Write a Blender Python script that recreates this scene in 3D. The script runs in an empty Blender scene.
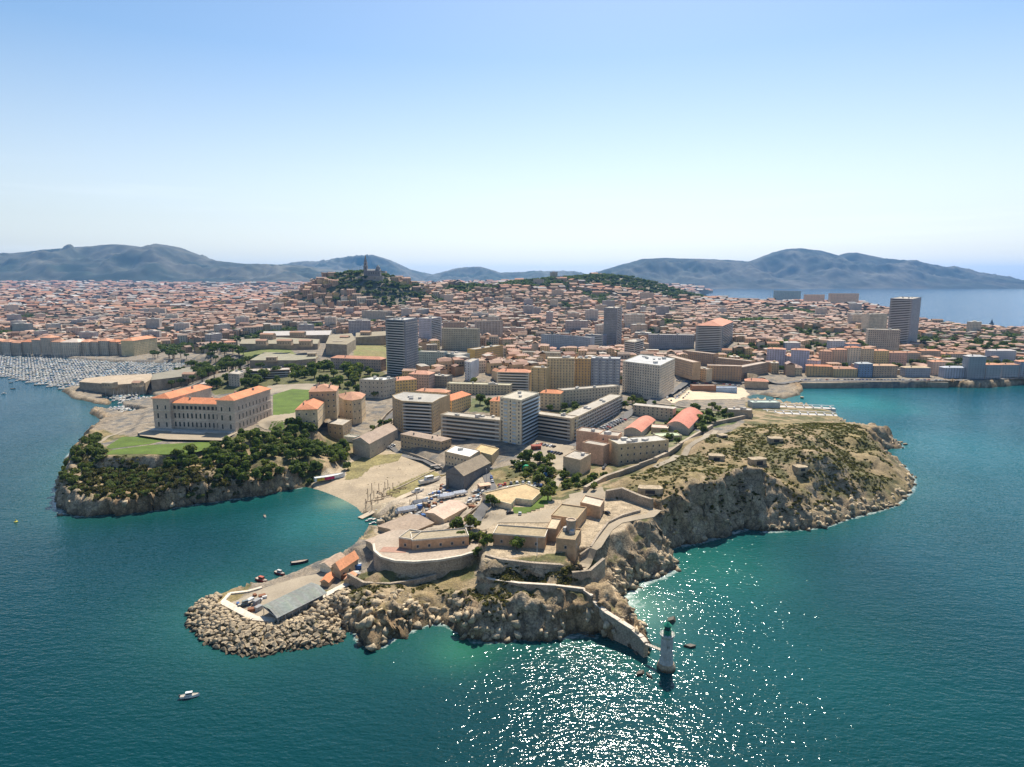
import bpy, math, random
import numpy as np
from mathutils import Vector, Matrix
random.seed(7); rng = np.random.default_rng(7)
R = math.radians
# ------------------------------------------------------------------ camera, sky, sun
H = 145.0; F = 650.0; CX, CY = 512.0, 383.5
PITCH = math.atan(104.5 / F)
cp, sp = math.cos(PITCH), math.sin(PITCH)
sc = bpy.context.scene
cam = bpy.data.cameras.new('camera'); camo = bpy.data.objects.new('camera', cam)
sc.collection.objects.link(camo)
camo.location = (0, 0, H); camo.rotation_euler = (R(90) - PITCH, 0, 0)
cam.sensor_width = 36; cam.lens = 36 * F / 1024; cam.clip_end = 400000; cam.clip_start = 1
sc.camera = camo
SUN_EL, SUN_AZ = 53.0, 12.0       # degrees; azimuth measured from +Y towards +X
w = bpy.data.worlds.new('World'); sc.world = w; w.use_nodes = True
nt = w.node_tree; nt.nodes.clear()
sky = nt.nodes.new('ShaderNodeTexSky'); sky.sky_type = 'NISHITA'; sky.sun_disc = False
sky.sun_elevation = R(SUN_EL); sky.sun_rotation = R(SUN_AZ)
sky.air_density = 1.1; sky.dust_density = 0.9; sky.ozone_density = 2.0; sky.altitude = 100
bg = nt.nodes.new('ShaderNodeBackground'); bg.inputs['Strength'].default_value = 0.09
out = nt.nodes.new('ShaderNodeOutputWorld')
# thin high cirrus near the horizon, part of the sky itself
tc = nt.nodes.new('ShaderNodeTexCoord'); mp = nt.nodes.new('ShaderNodeMapping')
mp.inputs['Scale'].default_value = (1.2, 1.2, 26); mp.inputs['Rotation'].default_value = (0, R(5), 0)
nz = nt.nodes.new('ShaderNodeTexNoise'); nz.inputs['Scale'].default_value = 2.3; nz.inputs['Detail'].default_value = 6
rmp = nt.nodes.new('ShaderNodeMapRange'); rmp.inputs['From Min'].default_value = 0.56; rmp.inputs['From Max'].default_value = 0.85
rmp.inputs['To Max'].default_value = 0.22
mix = nt.nodes.new('ShaderNodeMix'); mix.data_type = 'RGBA'
mix.inputs['B'].default_value = (9.5, 9.8, 10.2, 1)
nt.links.new(tc.outputs['Generated'], mp.inputs['Vector']); nt.links.new(mp.outputs['Vector'], nz.inputs['Vector'])
nt.links.new(nz.outputs['Fac'], rmp.inputs['Value']); 
hsv = nt.nodes.new('ShaderNodeHueSaturation'); hsv.inputs['Saturation'].default_value = 1.2; hsv.inputs['Hue'].default_value = .498; nt.links.new(sky.outputs['Color'], hsv.inputs['Color'])
sxyz = nt.nodes.new('ShaderNodeSeparateXYZ'); nt.links.new(tc.outputs['Generated'], sxyz.inputs[0])
sat = nt.nodes.new('ShaderNodeMapRange'); sat.inputs['From Min'].default_value = 0; sat.inputs['From Max'].default_value = .30; sat.inputs['To Min'].default_value = .35; sat.inputs['To Max'].default_value = 1.18
nt.links.new(sxyz.outputs['Z'], sat.inputs['Value']); nt.links.new(sat.outputs[0], hsv.inputs['Saturation'])
msk = nt.nodes.new('ShaderNodeMapRange'); msk.inputs['From Min'].default_value = .08; msk.inputs['From Max'].default_value = .17; msk.inputs['To Min'].default_value = 1; msk.inputs['To Max'].default_value = 0
nt.links.new(sxyz.outputs['Z'], msk.inputs['Value']); mm = nt.nodes.new('ShaderNodeMath'); mm.operation = 'MULTIPLY'
nt.links.new(mm.outputs[0], mix.inputs['Factor']); nt.links.new(msk.outputs[0], mm.inputs[0]); nt.links.new(rmp.outputs['Result'], mm.inputs[1])
nt.links.new(hsv.outputs['Color'], mix.inputs['A']); nt.links.new(mix.outputs['Result'], bg.inputs['Color'])
nt.links.new(bg.outputs['Background'], out.inputs['Surface'])
sl = bpy.data.lights.new('sun', 'SUN'); sl.energy = 5.0; sl.angle = R(0.5); sl.color = (1.0, 0.915, 0.78)
so = bpy.data.objects.new('sun', sl); sc.collection.objects.link(so)
e, a = R(SUN_EL), R(SUN_AZ)
sdir = Vector((math.sin(a) * math.cos(e), math.cos(a) * math.cos(e), math.sin(e)))
so.rotation_euler = sdir.to_track_quat('Z', 'Y').to_euler(); so.location = (0, 0, 500)
sc.view_settings.view_transform = 'Standard'; sc.view_settings.look = 'None'
sc.view_settings.gamma = 1; sc.view_settings.exposure = 0.6
sc.cycles.max_bounces = 5; sc.cycles.diffuse_bounces = 3; sc.cycles.glossy_bounces = 2
sc.cycles.transmission_bounces = 2; sc.cycles.volume_bounces = 1; sc.cycles.transparent_max_bounces = 8
COL = sc.collection

# ------------------------------------------------------------------ picking helpers (a photograph pixel -> a spot on the real ground)
def ray(px, py):
    a_, b_ = (px - CX) / F, (CY - py) / F
    return (a_, cp + b_ * sp, -sp + b_ * cp)
def P(px, py, z=0.0):
    r = ray(px, py); t = (z - H) / r[2]
    return (r[0] * t, r[1] * t)
def inpoly(X, Y, poly):
    ins = np.zeros(np.shape(X), bool); n = len(poly)
    for i in range(n):
        x1, y1 = poly[i]; x2, y2 = poly[(i + 1) % n]
        if y1 == y2: continue
        c = ((y1 > Y) != (y2 > Y)) & (X < (x2 - x1) * (Y - y1) / (y2 - y1) + x1)
        ins ^= c
    return ins
def segdist(X, Y, p, q):
    dx, dy = q[0] - p[0], q[1] - p[1]; L = dx * dx + dy * dy + 1e-9
    t = np.clip(((X - p[0]) * dx + (Y - p[1]) * dy) / L, 0, 1)
    return np.hypot(X - p[0] - t * dx, Y - p[1] - t * dy), t
# ---- noise
def _h(ix, iy, s):
    n = (ix.astype(np.int64) * 374761393 + iy.astype(np.int64) * 668265263 + s * 974711) & 0x7fffffff
    n = ((n ^ (n >> 13)) * 1274126177) & 0x7fffffff
    return ((n ^ (n >> 16)) & 0xffff) / 65535.0
def vnoise(X, Y, s=0):
    ix, iy = np.floor(X), np.floor(Y); fx, fy = X - ix, Y - iy
    fx = fx * fx * (3 - 2 * fx); fy = fy * fy * (3 - 2 * fy)
    a_, b_, c_, d_ = _h(ix, iy, s), _h(ix + 1, iy, s), _h(ix, iy + 1, s), _h(ix + 1, iy + 1, s)
    return (a_ * (1 - fx) + b_ * fx) * (1 - fy) + (c_ * (1 - fx) + d_ * fx) * fy
def fbm(X, Y, sc_, oct_=4, s=0, ridged=False):
    v = 0; amp = 1; tot = 0; f = 1 / sc_
    for o in range(oct_):
        n = vnoise(X * f + o * 17.3, Y * f - o * 9.1, s + o)
        if ridged: n = 1 - abs(2 * n - 1)
        v = v + n * amp; tot += amp; amp *= .5; f *= 2.03
    return v / tot
def worley(X, Y, sc_, s=0):
    x, y = X / sc_, Y / sc_; ix, iy = np.floor(x), np.floor(y)
    f1 = np.full(x.shape, 9.0); f2 = np.full(x.shape, 9.0)
    for i in (-1, 0, 1):
        for j in (-1, 0, 1):
            cx_ = ix + i; cy_ = iy + j
            d = np.hypot(cx_ + _h(cx_, cy_, s) - x, cy_ + _h(cx_, cy_, s + 5) - y)
            m = d < f1
            f2 = np.where(m, f1, np.minimum(f2, d)); f1 = np.where(m, d, f1)
    return f1, f2

# ------------------------------------------------------------------ coastline (pixel, pixel, steepness of the shore just inland)
CO = [(0,353,9),(60,358,9),(110,362,9),(150,363,9),(190,363,9),(222,358,9),(226,366,9),(180,377,9),(160,385,9),(110,390,9),(84,389,9),
 (62,391,.8),(72,398,.8),(92,403,.8),(108,405,.8),(112,402,.8),(100,397,9),(112,394,9),(150,393,9),(158,398,9),(140,401,9),(122,403,9),(124,407,9),(150,413,9),
 (148,420,9),(128,416,9),(100,409,.8),(90,409,.8),(90,414,.8),(100,419,.8),(118,425,.8),(132,426,.8),
 (112,433,1.3),(86,440,1.2),(68,456,1.2),(64,472,1.3),(57,490,2.2),(56,506,2.4),(62,514,2.4),(80,516,2.2),(110,515,2.2),(150,511,2.5),(200,504,2.5),
 (250,497,2.2),(285,490,1.6),(306,487,.5),(318,489,.16),(332,494,.16),(346,500,.16),(358,507,.18),(362,513,.4),(372,517,.4),(386,522,1),(390,527,2),(376,532,3),(368,538,4),
 (360,548,4),(352,556,9),(338,563,9),(318,569,9),(300,577,9),(282,583,9),(262,589,9),(240,589,.9),(224,593,.5),(203,600,.42),(189,612,.42),(191,627,.42),(205,641,.42),
 (230,651,.42),(255,655,.42),(282,650,.42),(310,646,.42),(340,641,.5),(346,636,.5),(334,630,.6),(340,623,.8),(352,630,1.0),(362,643,1.4),(381,646,1.4),(396,637,1.3),(416,628,1.1),(436,622,.7),
 (450,626,.9),(463,634,1.3),(476,641,1.5),(502,641,1.6),(530,638,1.7),(560,637,1.7),(590,635,2.),(600,637,3),(625,647,3),(644,656,3),(652,653,3),(648,642,3),
 (640,628,1.5),(627,612,1.2),(620,604,1.0),(630,594,1.1),(648,582,1.3),(664,577,1.1),(677,569,1.1),(672,558,1.6),(664,549,2.8),(682,546,2.8),(706,541,2.6),(730,534,2.4),(746,529,2.2),
 (768,532,1.1),(798,530,1.0),(828,526,.8),(846,519,.8),(868,514,.8),(896,505,.7),(912,491,.7),(914,479,.7),(903,466,.8),(888,458,1.1),(881,450,1.6),(902,448,.7),(900,442,.7),(884,439,2),(872,433,2.5),
 (852,428,3),(840,421,4),(834,415,3),(800,407,3),(780,404,3),(752,401,1.0),(742,398,.08),(756,394,.1),(768,396,.8),(784,399,.8),(800,395,.8),(804,388,3),(830,388,9),(880,388,9),(950,387,3),(968,388,1.2),(985,388,1.2),(1010,386,1.2),(1030,384,1.2)]
coast = [P(x, y) + (s,) for x, y, s in CO]
coast += [(1500,930,2),(2600,1100,1),(2600,1500,1),(1500,1400,1),(1300,1500,.8),(1180,1640,.6),(1215,1860,.5),(1330,2150,.5),(1480,2600,.4),(1650,3000,.4),(1500,3250,.3),(1150,3350,.3),(1000,3800,.3),(1250,4800,.2),(2100,7000,.2),(2600,9800,.2),(2600,13000,.2),(-16000,13000,.2),(-16000,1300,.2),(-2200,1300,9)]
CP = [(c[0], c[1]) for c in coast]
# ------------------------------------------------------------------ heights: control points (pixel, pixel, height)
HC = [(250,600,3),(300,590,3),(330,580,3.2),(290,612,3),(345,570,4),(352,590,4),(400,560,15.5),(450,555,16),(382,565,15),(425,545,15.5),(372,592,8),(385,582,7),(400,583,7),(420,582,7),(440,579,7),(460,575,8),(374,575,7),(400,598,9),(385,612,9),(410,602,8),(440,600,6),(455,592,8),
 (475,600,10),(500,600,12),(550,604,12.5),(590,608,11),(475,588,12),(540,592,13),(580,596,12),(610,616,9),(630,630,7),(500,575,17),(550,578,18),(590,582,17),
 (500,560,22),(560,562,22),(598,560,22),(520,540,22),(600,520,22),(560,530,22),(620,505,23),(640,522,24),(655,514,25),(650,545,23),(630,560,20),(620,585,9),(640,570,12),(665,530,24),(480,530,18),(470,548,16.5),
 (640,480,27),(680,460,27),(720,440,28),(790,432,33),(700,478,30),(760,470,34),(820,452,32),(855,470,24),(880,480,14),(895,480,9),(800,500,22),(750,505,25),(850,436,24),(700,515,26),(868,452,18),(620,490,24),(835,495,16),(860,498,10),(780,515,14),(820,515,9),
 (30,351,3),(90,356,3),(150,358,3.5),(200,356,5),(0,349,3),(60,352,3),(775,393,3),(768,387,4),(785,386,4),(758,391,4),(820,414,4),(790,410,4),(750,408,8),(720,420,13),(690,425,12),(660,435,12),(640,445,12),(610,460,13),(600,475,16),(650,460,17),
 (350,490,2.2),(390,470,3.5),(420,480,3.5),(385,450,4),(450,490,5),(470,500,7),(430,520,5),(400,530,6),(440,535,9),(470,470,6.5),(490,480,10),(510,500,15),(530,510,19),(545,480,14),(540,460,12),(580,480,17),(520,470,12),
 (115,445,22),(200,440,25),(250,440,25),(285,400,27),(300,428,24),(340,425,16),(100,472,15),(85,490,12),(72,502,9),(130,500,9),(200,490,10),(260,482,10),(200,468,18),(270,455,17),(330,450,8),(345,440,8),(365,430,9),(385,440,7),(130,430,22),(155,430,25),(160,410,22),
 (400,400,17),(450,400,18),(500,400,20),(500,440,13),(440,440,10),(560,440,13),(560,420,16),(600,400,20),(500,370,26),(600,360,30),(420,360,26),(330,375,26),(330,350,35),(250,372,24),(230,352,30),(270,345,38),(190,375,10),(120,384,6),(110,399,2),(90,397,2.2),(120,420,2.5),(140,390,3),
 (660,385,12),(700,396,5),(735,396,3),(700,372,16),(640,400,15),(750,372,22),(780,345,32),(850,345,36),(800,380,7),(850,378,8),(920,376,8),(980,378,8),(950,350,22),(1010,352,22),(900,360,16),(820,362,14),(1100,360,20)]
hp = [P(x, y, z) + (z,) for x, y, z in HC]
hp += [(-900,1500,8),(-1500,1500,12),(-600,1700,30),(-200,1700,50),(300,1600,45),(700,1500,42),(-2000,2500,25),(-3500,4000,40),(-1000,3000,40),(-2500,7000,60),(0,3500,70),(800,2300,40),(300,2300,70),(900,1800,30),(1150,1700,24),(1200,2100,24),(1400,2700,26),(1580,2980,26),(1300,4500,20),(0,6000,90),(-6000,9000,80),(-8000,6000,60),(-3000,1600,12)]
hp = np.array(hp)
BUMPS = [(-450,2050,118,210,150),(-240,2350,75,260,220),(60,2700,72,330,260),(480,2900,84,330,260),(-640,2150,55,170,160),(320,3100,40,400,250)]
PADS = []     # flat pieces of ground: (pixel polygon, z, blend)
def pad(poly, z, r=5): PADS.append(([P(x, y, z) for x, y in poly], z, r))
pad([(222,596),(262,588),(300,577),(340,562),(352,556),(366,566),(345,590),(276,623),(252,621),(220,603)], 3.0, 4)        # breakwater platform
pad([(103,443),(120,436),(160,432),(240,436),(225,441),(188,452),(130,457),(100,456)], 23.5, 6)               # palace lawn
pad([(136,432),(150,424),(232,434),(275,420),(250,405),(180,400),(150,410)], 25.0, 8)                          # palace
pad([(262,420),(275,392),(316,390),(325,402),(300,424)], 26.5, 8)
pad([(376,548),(379,553),(400,560),(440,559),(474,552),(480,546),(470,532),(400,533)], 15.6, .8)                # round terrace
pad([(486,560),(600,562),(610,545),(660,516),(640,498),(600,500),(545,500),(500,520),(488,530)], 22.0, 5)      # fort yard
pad([(330,488),(360,452),(402,452),(430,468),(440,474),(405,498),(368,506)], 3.0, 10)                          # boatyard sand
pad([(620,415),(672,402),(742,398),(745,390),(690,386)], 4.5, 8)                                              # city beach
pad([(750,412),(838,420),(838,408),(745,402)], 4.5, 4)
pad([(492,512),(500,486),(545,490),(560,505),(520,518)], 19.0, 6)

def rough_height(X, Y):
    shp = X.shape; X = X.ravel(); Y = Y.ravel(); out_ = np.empty(X.size)
    for i in range(0, X.size, 60000):
        x, y = X[i:i + 60000, None], Y[i:i + 60000, None]
        # distances are relative to range, so that far points reach as far as they should
        s = 1.0 / (20 + 0.05 * y)
        d2 = ((x - hp[:, 0]) ** 2 + (y - hp[:, 1]) ** 2) * s * s + .02
        wt = d2 ** -1.9
        out_[i:i + 60000] = (wt * hp[:, 2]).sum(1) / wt.sum(1)
    return out_.reshape(shp)
def full_height(X, Y):
    h = rough_height(X, Y)
    for bx_, by_, hh, sx, sy in BUMPS:
        h = h + hh * np.exp(-((X - bx_) / sx) ** 2 - ((Y - by_) / sy) ** 2)
    best = np.full(X.shape, 1e9); S = np.zeros(X.shape); n = len(coast)
    for i in range(n):
        p, q = coast[i], coast[(i + 1) % n]
        d, t = segdist(X, Y, p, q); m = d < best
        best = np.where(m, d, best); S = np.where(m, p[2] * (1 - t) + q[2] * t, S)
    ins = inpoly(X, Y, CP)
    d = np.where(ins, best, -best)
    # broken shoreline
    rocky = np.clip((S - .55) / .4, 0, 1) * np.clip((5 - S) / 2, 0, 1) * (Y < 1000)
    dn = d + rocky * (fbm(X, Y, 14, 3, 3) - .5) * 7
    near = Y < 760
    f1, f2 = worley(X + 3 * vnoise(X / 5, Y / 5, 8), Y + 3 * vnoise(X / 5, Y / 5, 9), 8.0, 21)
    g1, g2 = worley(X, Y, 3.4, 33)
    prof = np.where(dn > 0, S * dn * (.75 + .5 * fbm(X, Y, 9, 2, 40)) + .3 * np.minimum(dn, 1), np.maximum(dn * np.minimum(S, 1.5), -7))
    lim = h
    for poly, z, r in PADS:
        cx_ = np.mean([p[0] for p in poly]); cy_ = np.mean([p[1] for p in poly])
        msk = (abs(X - cx_) < 160) & (abs(Y - cy_) < 160)
        if not msk.any(): continue
        xs, ys = X[msk], Y[msk]
        dd = np.full(xs.shape, 1e9)
        for i in range(len(poly)): dd = np.minimum(dd, segdist(xs, ys, poly[i], poly[(i + 1) % len(poly)])[0])
        k = np.where(inpoly(xs, ys, poly), 1.0, np.clip(1 - dd / r, 0, 1)); k = k * k * (3 - 2 * k)
        lim[msk] = lim[msk] * (1 - k) + z * k
    padmask = np.zeros(X.shape)
    for poly, z, r in PADS:
        padmask = np.maximum(padmask, inpoly(X, Y, poly) * 1.0)
    hh = np.minimum(lim, prof)
    rk = rocky * np.exp(-np.maximum(d - 4, 0) / 16) * (1 - padmask) * (d > -3)
    hill = inpoly(X, Y, [P(x, y, 25) for x, y in [(600,505),(640,475),(720,445),(780,430),(850,430),(880,455),(900,500),(830,525),(740,528),(670,560)]])
    rk = np.maximum(rk, hill * .22 * (1 - padmask))
    amp = np.clip(hh / 3, 0.25, 1) * rk
    hh = hh + amp * ((f2 - f1) * 4.2 - 1.6 + (.5 - f1) * 2.0 + (g2 - g1) * 1.3 + (fbm(X, Y, 3, 2, 60) - .5) * 1.5)
    hh = hh + (1 - padmask) * np.where(near & (h > 6), (fbm(X, Y, 12, 3, 77) - .5) * 1.2, 0)
    return hh, d, rk, S, padmask
# grid of the ground
ys = [172.0]
while ys[-1] < 9800: ys.append(ys[-1] + max(0.95, (ys[-1] - 120) * 0.0048) * (1 if ys[-1] < 1000 else 1.25))
YS = np.array(ys); NU = 620; US = np.linspace(-1, 1, NU)
WY = YS * 0.90 + 25
GX = US[None, :] * WY[:, None]; GY = np.repeat(YS[:, None], NU, 1)
GH, GD, GR, GS, GP = full_height(GX, GY)
def hgt(x, y):
    x = np.asarray(x, float); y = np.asarray(y, float)
    v = np.interp(y, YS, np.arange(len(YS))); u = (x / (y * .90 + 25) + 1) / 2 * (NU - 1)
    v = np.clip(v, 0, len(YS) - 1.001); u = np.clip(u, 0, NU - 1.001)
    i, j = v.astype(int), u.astype(int); fv, fu = v - i, u - j
    return (GH[i, j] * (1 - fu) + GH[i, j + 1] * fu) * (1 - fv) + (GH[i + 1, j] * (1 - fu) + GH[i + 1, j + 1] * fu) * fv
def dst(x, y):
    x = np.asarray(x, float); y = np.asarray(y, float)
    v = np.clip(np.interp(y, YS, np.arange(len(YS))), 0, len(YS) - 1).astype(int)
    u = np.clip((x / (y * .90 + 25) + 1) / 2 * (NU - 1), 0, NU - 1).astype(int)
    return GD[v, u]
def G(px, py, zmin=0.0):
    r = ray(px, py); tmax = (H - zmin) / -r[2] if r[2] < -1e-4 else 9000
    t = np.linspace(tmax * .55, tmax, 900); t = t[t * r[1] > 175]
    hh = hgt(r[0] * t, r[1] * t); z = H + r[2] * t
    k = np.nonzero(z <= np.maximum(hh, zmin))[0]
    i = k[0] if len(k) else len(t) - 1
    return (r[0] * t[i], r[1] * t[i], float(max(hh[i], zmin)))
def zc(x, y, z): return y * cp - (z - H) * sp
def proj(x, y, z):
    d = y * cp - (z - H) * sp; u = y * sp + (z - H) * cp
    return CX + F * x / d, CY - F * u / d

# ------------------------------------------------------------------ materials
def nodes(name):
    m = bpy.data.materials.new(name); m.use_nodes = True; t = m.node_tree; t.nodes.clear()
    o = t.nodes.new('ShaderNodeOutputMaterial'); b = t.nodes.new('ShaderNodeBsdfPrincipled')
    t.links.new(b.outputs[0], o.inputs['Surface']); return m, t, b
def noise_node(t, scale, detail, coord='Object', stretch=None):
    c = t.nodes.new('ShaderNodeTexCoord'); n = t.nodes.new('ShaderNodeTexNoise')
    n.inputs['Scale'].default_value = scale; n.inputs['Detail'].default_value = detail
    if stretch:
        mp_ = t.nodes.new('ShaderNodeMapping'); mp_.inputs['Scale'].default_value = stretch
        t.links.new(c.outputs[coord], mp_.inputs['Vector']); t.links.new(mp_.outputs[0], n.inputs['Vector'])
    else: t.links.new(c.outputs[coord], n.inputs['Vector'])
    return n
def painted(name, rough=.85, s1=.25, a1=.28, s2=1.6, a2=.25, bump=0.0, col=None, spec=.3, coord='Object'):
    """surface colour (attribute Col or a fixed colour) broken by two scales of stain"""
    m, t, b = nodes(name)
    b.inputs['Roughness'].default_value = rough; b.inputs['Specular IOR Level'].default_value = spec
    if col is None:
        at = t.nodes.new('ShaderNodeVertexColor'); at.layer_name = 'Col'; src = at.outputs['Color']
    else:
        rg = t.nodes.new('ShaderNodeRGB'); rg.outputs[0].default_value = tuple(col) + (1,); src = rg.outputs[0]
    last = src
    for s, am in ((s1, a1), (s2, a2)):
        n = noise_node(t, s, 4, coord); mr = t.nodes.new('ShaderNodeMapRange')
        mr.inputs['From Min'].default_value = .3; mr.inputs['From Max'].default_value = .7
        mr.inputs['To Min'].default_value = 1 - am; mr.inputs['To Max'].default_value = 1 + am
        t.links.new(n.outputs['Fac'], mr.inputs['Value'])
        vm = t.nodes.new('ShaderNodeVectorMath'); vm.operation = 'SCALE'
        t.links.new(last, vm.inputs[0]); t.links.new(mr.outputs[0], vm.inputs['Scale']); last = vm.outputs[0]
    t.links.new(last, b.inputs['Base Color'])
    if bump:
        bn = t.nodes.new('ShaderNodeBump'); bn.inputs['Distance'].default_value = bump; bn.inputs['Strength'].default_value = .8
        n = noise_node(t, 1.3, 8, coord); t.links.new(n.outputs['Fac'], bn.inputs['Height']); t.links.new(bn.outputs[0], b.inputs['Normal'])
    return m
M = {}
M['paint'] = painted('plaster_and_tile', .85, .12, .14, .8, .20)
def ground_material():
    m = painted('open_ground', .95, .22, .25, 1.3, .38, bump=.45); t = m.node_tree; b = [n for n in t.nodes if n.type == 'BSDF_PRINCIPLED'][0]
    src = b.inputs['Base Color'].links[0].from_socket; at = t.nodes.new('ShaderNodeAttribute'); at.attribute_name = 'rock'
    last = src
    for sc_, lo in ((.22, .62), (.8, .78)):                       # joints and cracks of the bare limestone
        c = t.nodes.new('ShaderNodeTexCoord'); n = noise_node(t, .5, 3); ad = t.nodes.new('ShaderNodeVectorMath'); ad.operation = 'MULTIPLY_ADD'; ad.inputs[1].default_value = (2.2, 2.2, 2.2)
        t.links.new(n.outputs['Color'], ad.inputs[0]); t.links.new(c.outputs['Object'], ad.inputs[2])
        v = t.nodes.new('ShaderNodeTexVoronoi'); v.feature = 'DISTANCE_TO_EDGE'; v.inputs['Scale'].default_value = sc_; t.links.new(ad.outputs[0], v.inputs['Vector'])
        mr = t.nodes.new('ShaderNodeMapRange'); mr.inputs['From Max'].default_value = .14; mr.inputs['To Min'].default_value = lo; mr.inputs['To Max'].default_value = 1; t.links.new(v.outputs['Distance'], mr.inputs[0])
        mx = t.nodes.new('ShaderNodeMix'); mx.inputs['A'].default_value = 1; t.links.new(at.outputs['Fac'], mx.inputs['Factor']); t.links.new(mr.outputs[0], mx.inputs['B'])
        vm = t.nodes.new('ShaderNodeVectorMath'); vm.operation = 'SCALE'; t.links.new(last, vm.inputs[0]); t.links.new(mx.outputs[0], vm.inputs['Scale']); last = vm.outputs[0]
    t.links.new(last, b.inputs['Base Color']); return m
M['ground'] = ground_material()
M['lawn'] = painted('mown_lawn', .95, .08, .22, .8, .18, col=(.085, .13, .018))
M['gravel'] = painted('pale_gravel', .95, .1, .12, 1.4, .12, col=(.31, .26, .19))
M['asphalt'] = painted('worn_asphalt', .9, .08, .15, 1.2, .15, col=(.13, .125, .12))
M['paving'] = painted('beige_concrete_paving', .9, .1, .1, 1.0, .12, col=(.31, .255, .18))
M['sand'] = painted('beach_sand', .95, .05, .08, .7, .12, col=(.58, .46, .32))
M['slip'] = painted('slipway_concrete', .9, .15, .15, 1.2, .15, col=(.44, .36, .26))
M['stone'] = painted('fort_stone', .92, .15, .25, 1.6, .38, bump=.25, col=(.33, .27, .20))
def tideline(m):
    # algae and wet stone up to a metre or so above the sea
    t = m.node_tree; b = [n for n in t.nodes if n.type == 'BSDF_PRINCIPLED'][0]; g = t.nodes.new('ShaderNodeNewGeometry'); s = t.nodes.new('ShaderNodeSeparateXYZ'); t.links.new(g.outputs['Position'], s.inputs[0])
    mr = t.nodes.new('ShaderNodeMapRange'); mr.inputs['From Min'].default_value = .5; mr.inputs['From Max'].default_value = 1.7; mr.inputs['To Min'].default_value = .28; mr.inputs['To Max'].default_value = 1
    t.links.new(s.outputs['Z'], mr.inputs[0]); vm = t.nodes.new('ShaderNodeVectorMath'); vm.operation = 'SCALE'; t.links.new(b.inputs['Base Color'].links[0].from_socket, vm.inputs[0]); t.links.new(mr.outputs[0], vm.inputs['Scale']); t.links.new(vm.outputs[0], b.inputs['Base Color']); return m
M['rock'] = tideline(painted('breakwater_limestone', .92, .3, .3, 1.5, .3, bump=.4, col=(.37, .295, .195)))
M['leaf'] = painted('foliage', .75, .25, .30, 1.5, .25, spec=.25)
def leafy(m):
    t = m.node_tree; b = [n for n in t.nodes if n.type == 'BSDF_PRINCIPLED'][0]; o = [n for n in t.nodes if n.type == 'OUTPUT_MATERIAL'][0]
    tr = t.nodes.new('ShaderNodeBsdfTranslucent'); mx = t.nodes.new('ShaderNodeMixShader'); mx.inputs[0].default_value = .38; ga = t.nodes.new('ShaderNodeMix'); ga.data_type = 'RGBA'; ga.blend_type = 'MULTIPLY'; ga.inputs['Factor'].default_value = 1; ga.inputs['B'].default_value = (1.5, 1.7, .7, 1)
    t.links.new(b.inputs['Base Color'].links[0].from_socket, ga.inputs['A']); t.links.new(ga.outputs['Result'], tr.inputs['Color'])
    t.links.new(b.outputs[0], mx.inputs[1]); t.links.new(tr.outputs[0], mx.inputs[2]); t.links.new(mx.outputs[0], o.inputs['Surface'])
leafy(M['leaf'])
M['bark'] = painted('bark', .9, col=(.09, .07, .05))
M['white'] = painted('white_paint', .5, .3, .05, 2, .08, col=(.78, .77, .73))
M['wood'] = painted('weathered_wood', .9, .5, .2, 3, .25, col=(.16, .11, .07))
M['dark'] = painted('dark_metal', .5, .5, .1, 3, .1, col=(.04, .04, .045))
M['green'] = painted('green_lantern_paint', .45, 1, .1, 4, .1, col=(.02, .22, .13))
M['mountain'] = painted('limestone_mountain', .95, .0012, .30, .006, .40, coord='Object')
def glassmat():
    m, t, b = nodes('window_glass'); b.inputs['Base Color'].default_value = (.03, .038, .045, 1)
    b.inputs['Roughness'].default_value = .22; b.inputs['Specular IOR Level'].default_value = .5; return m
M['glass'] = glassmat()

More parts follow.
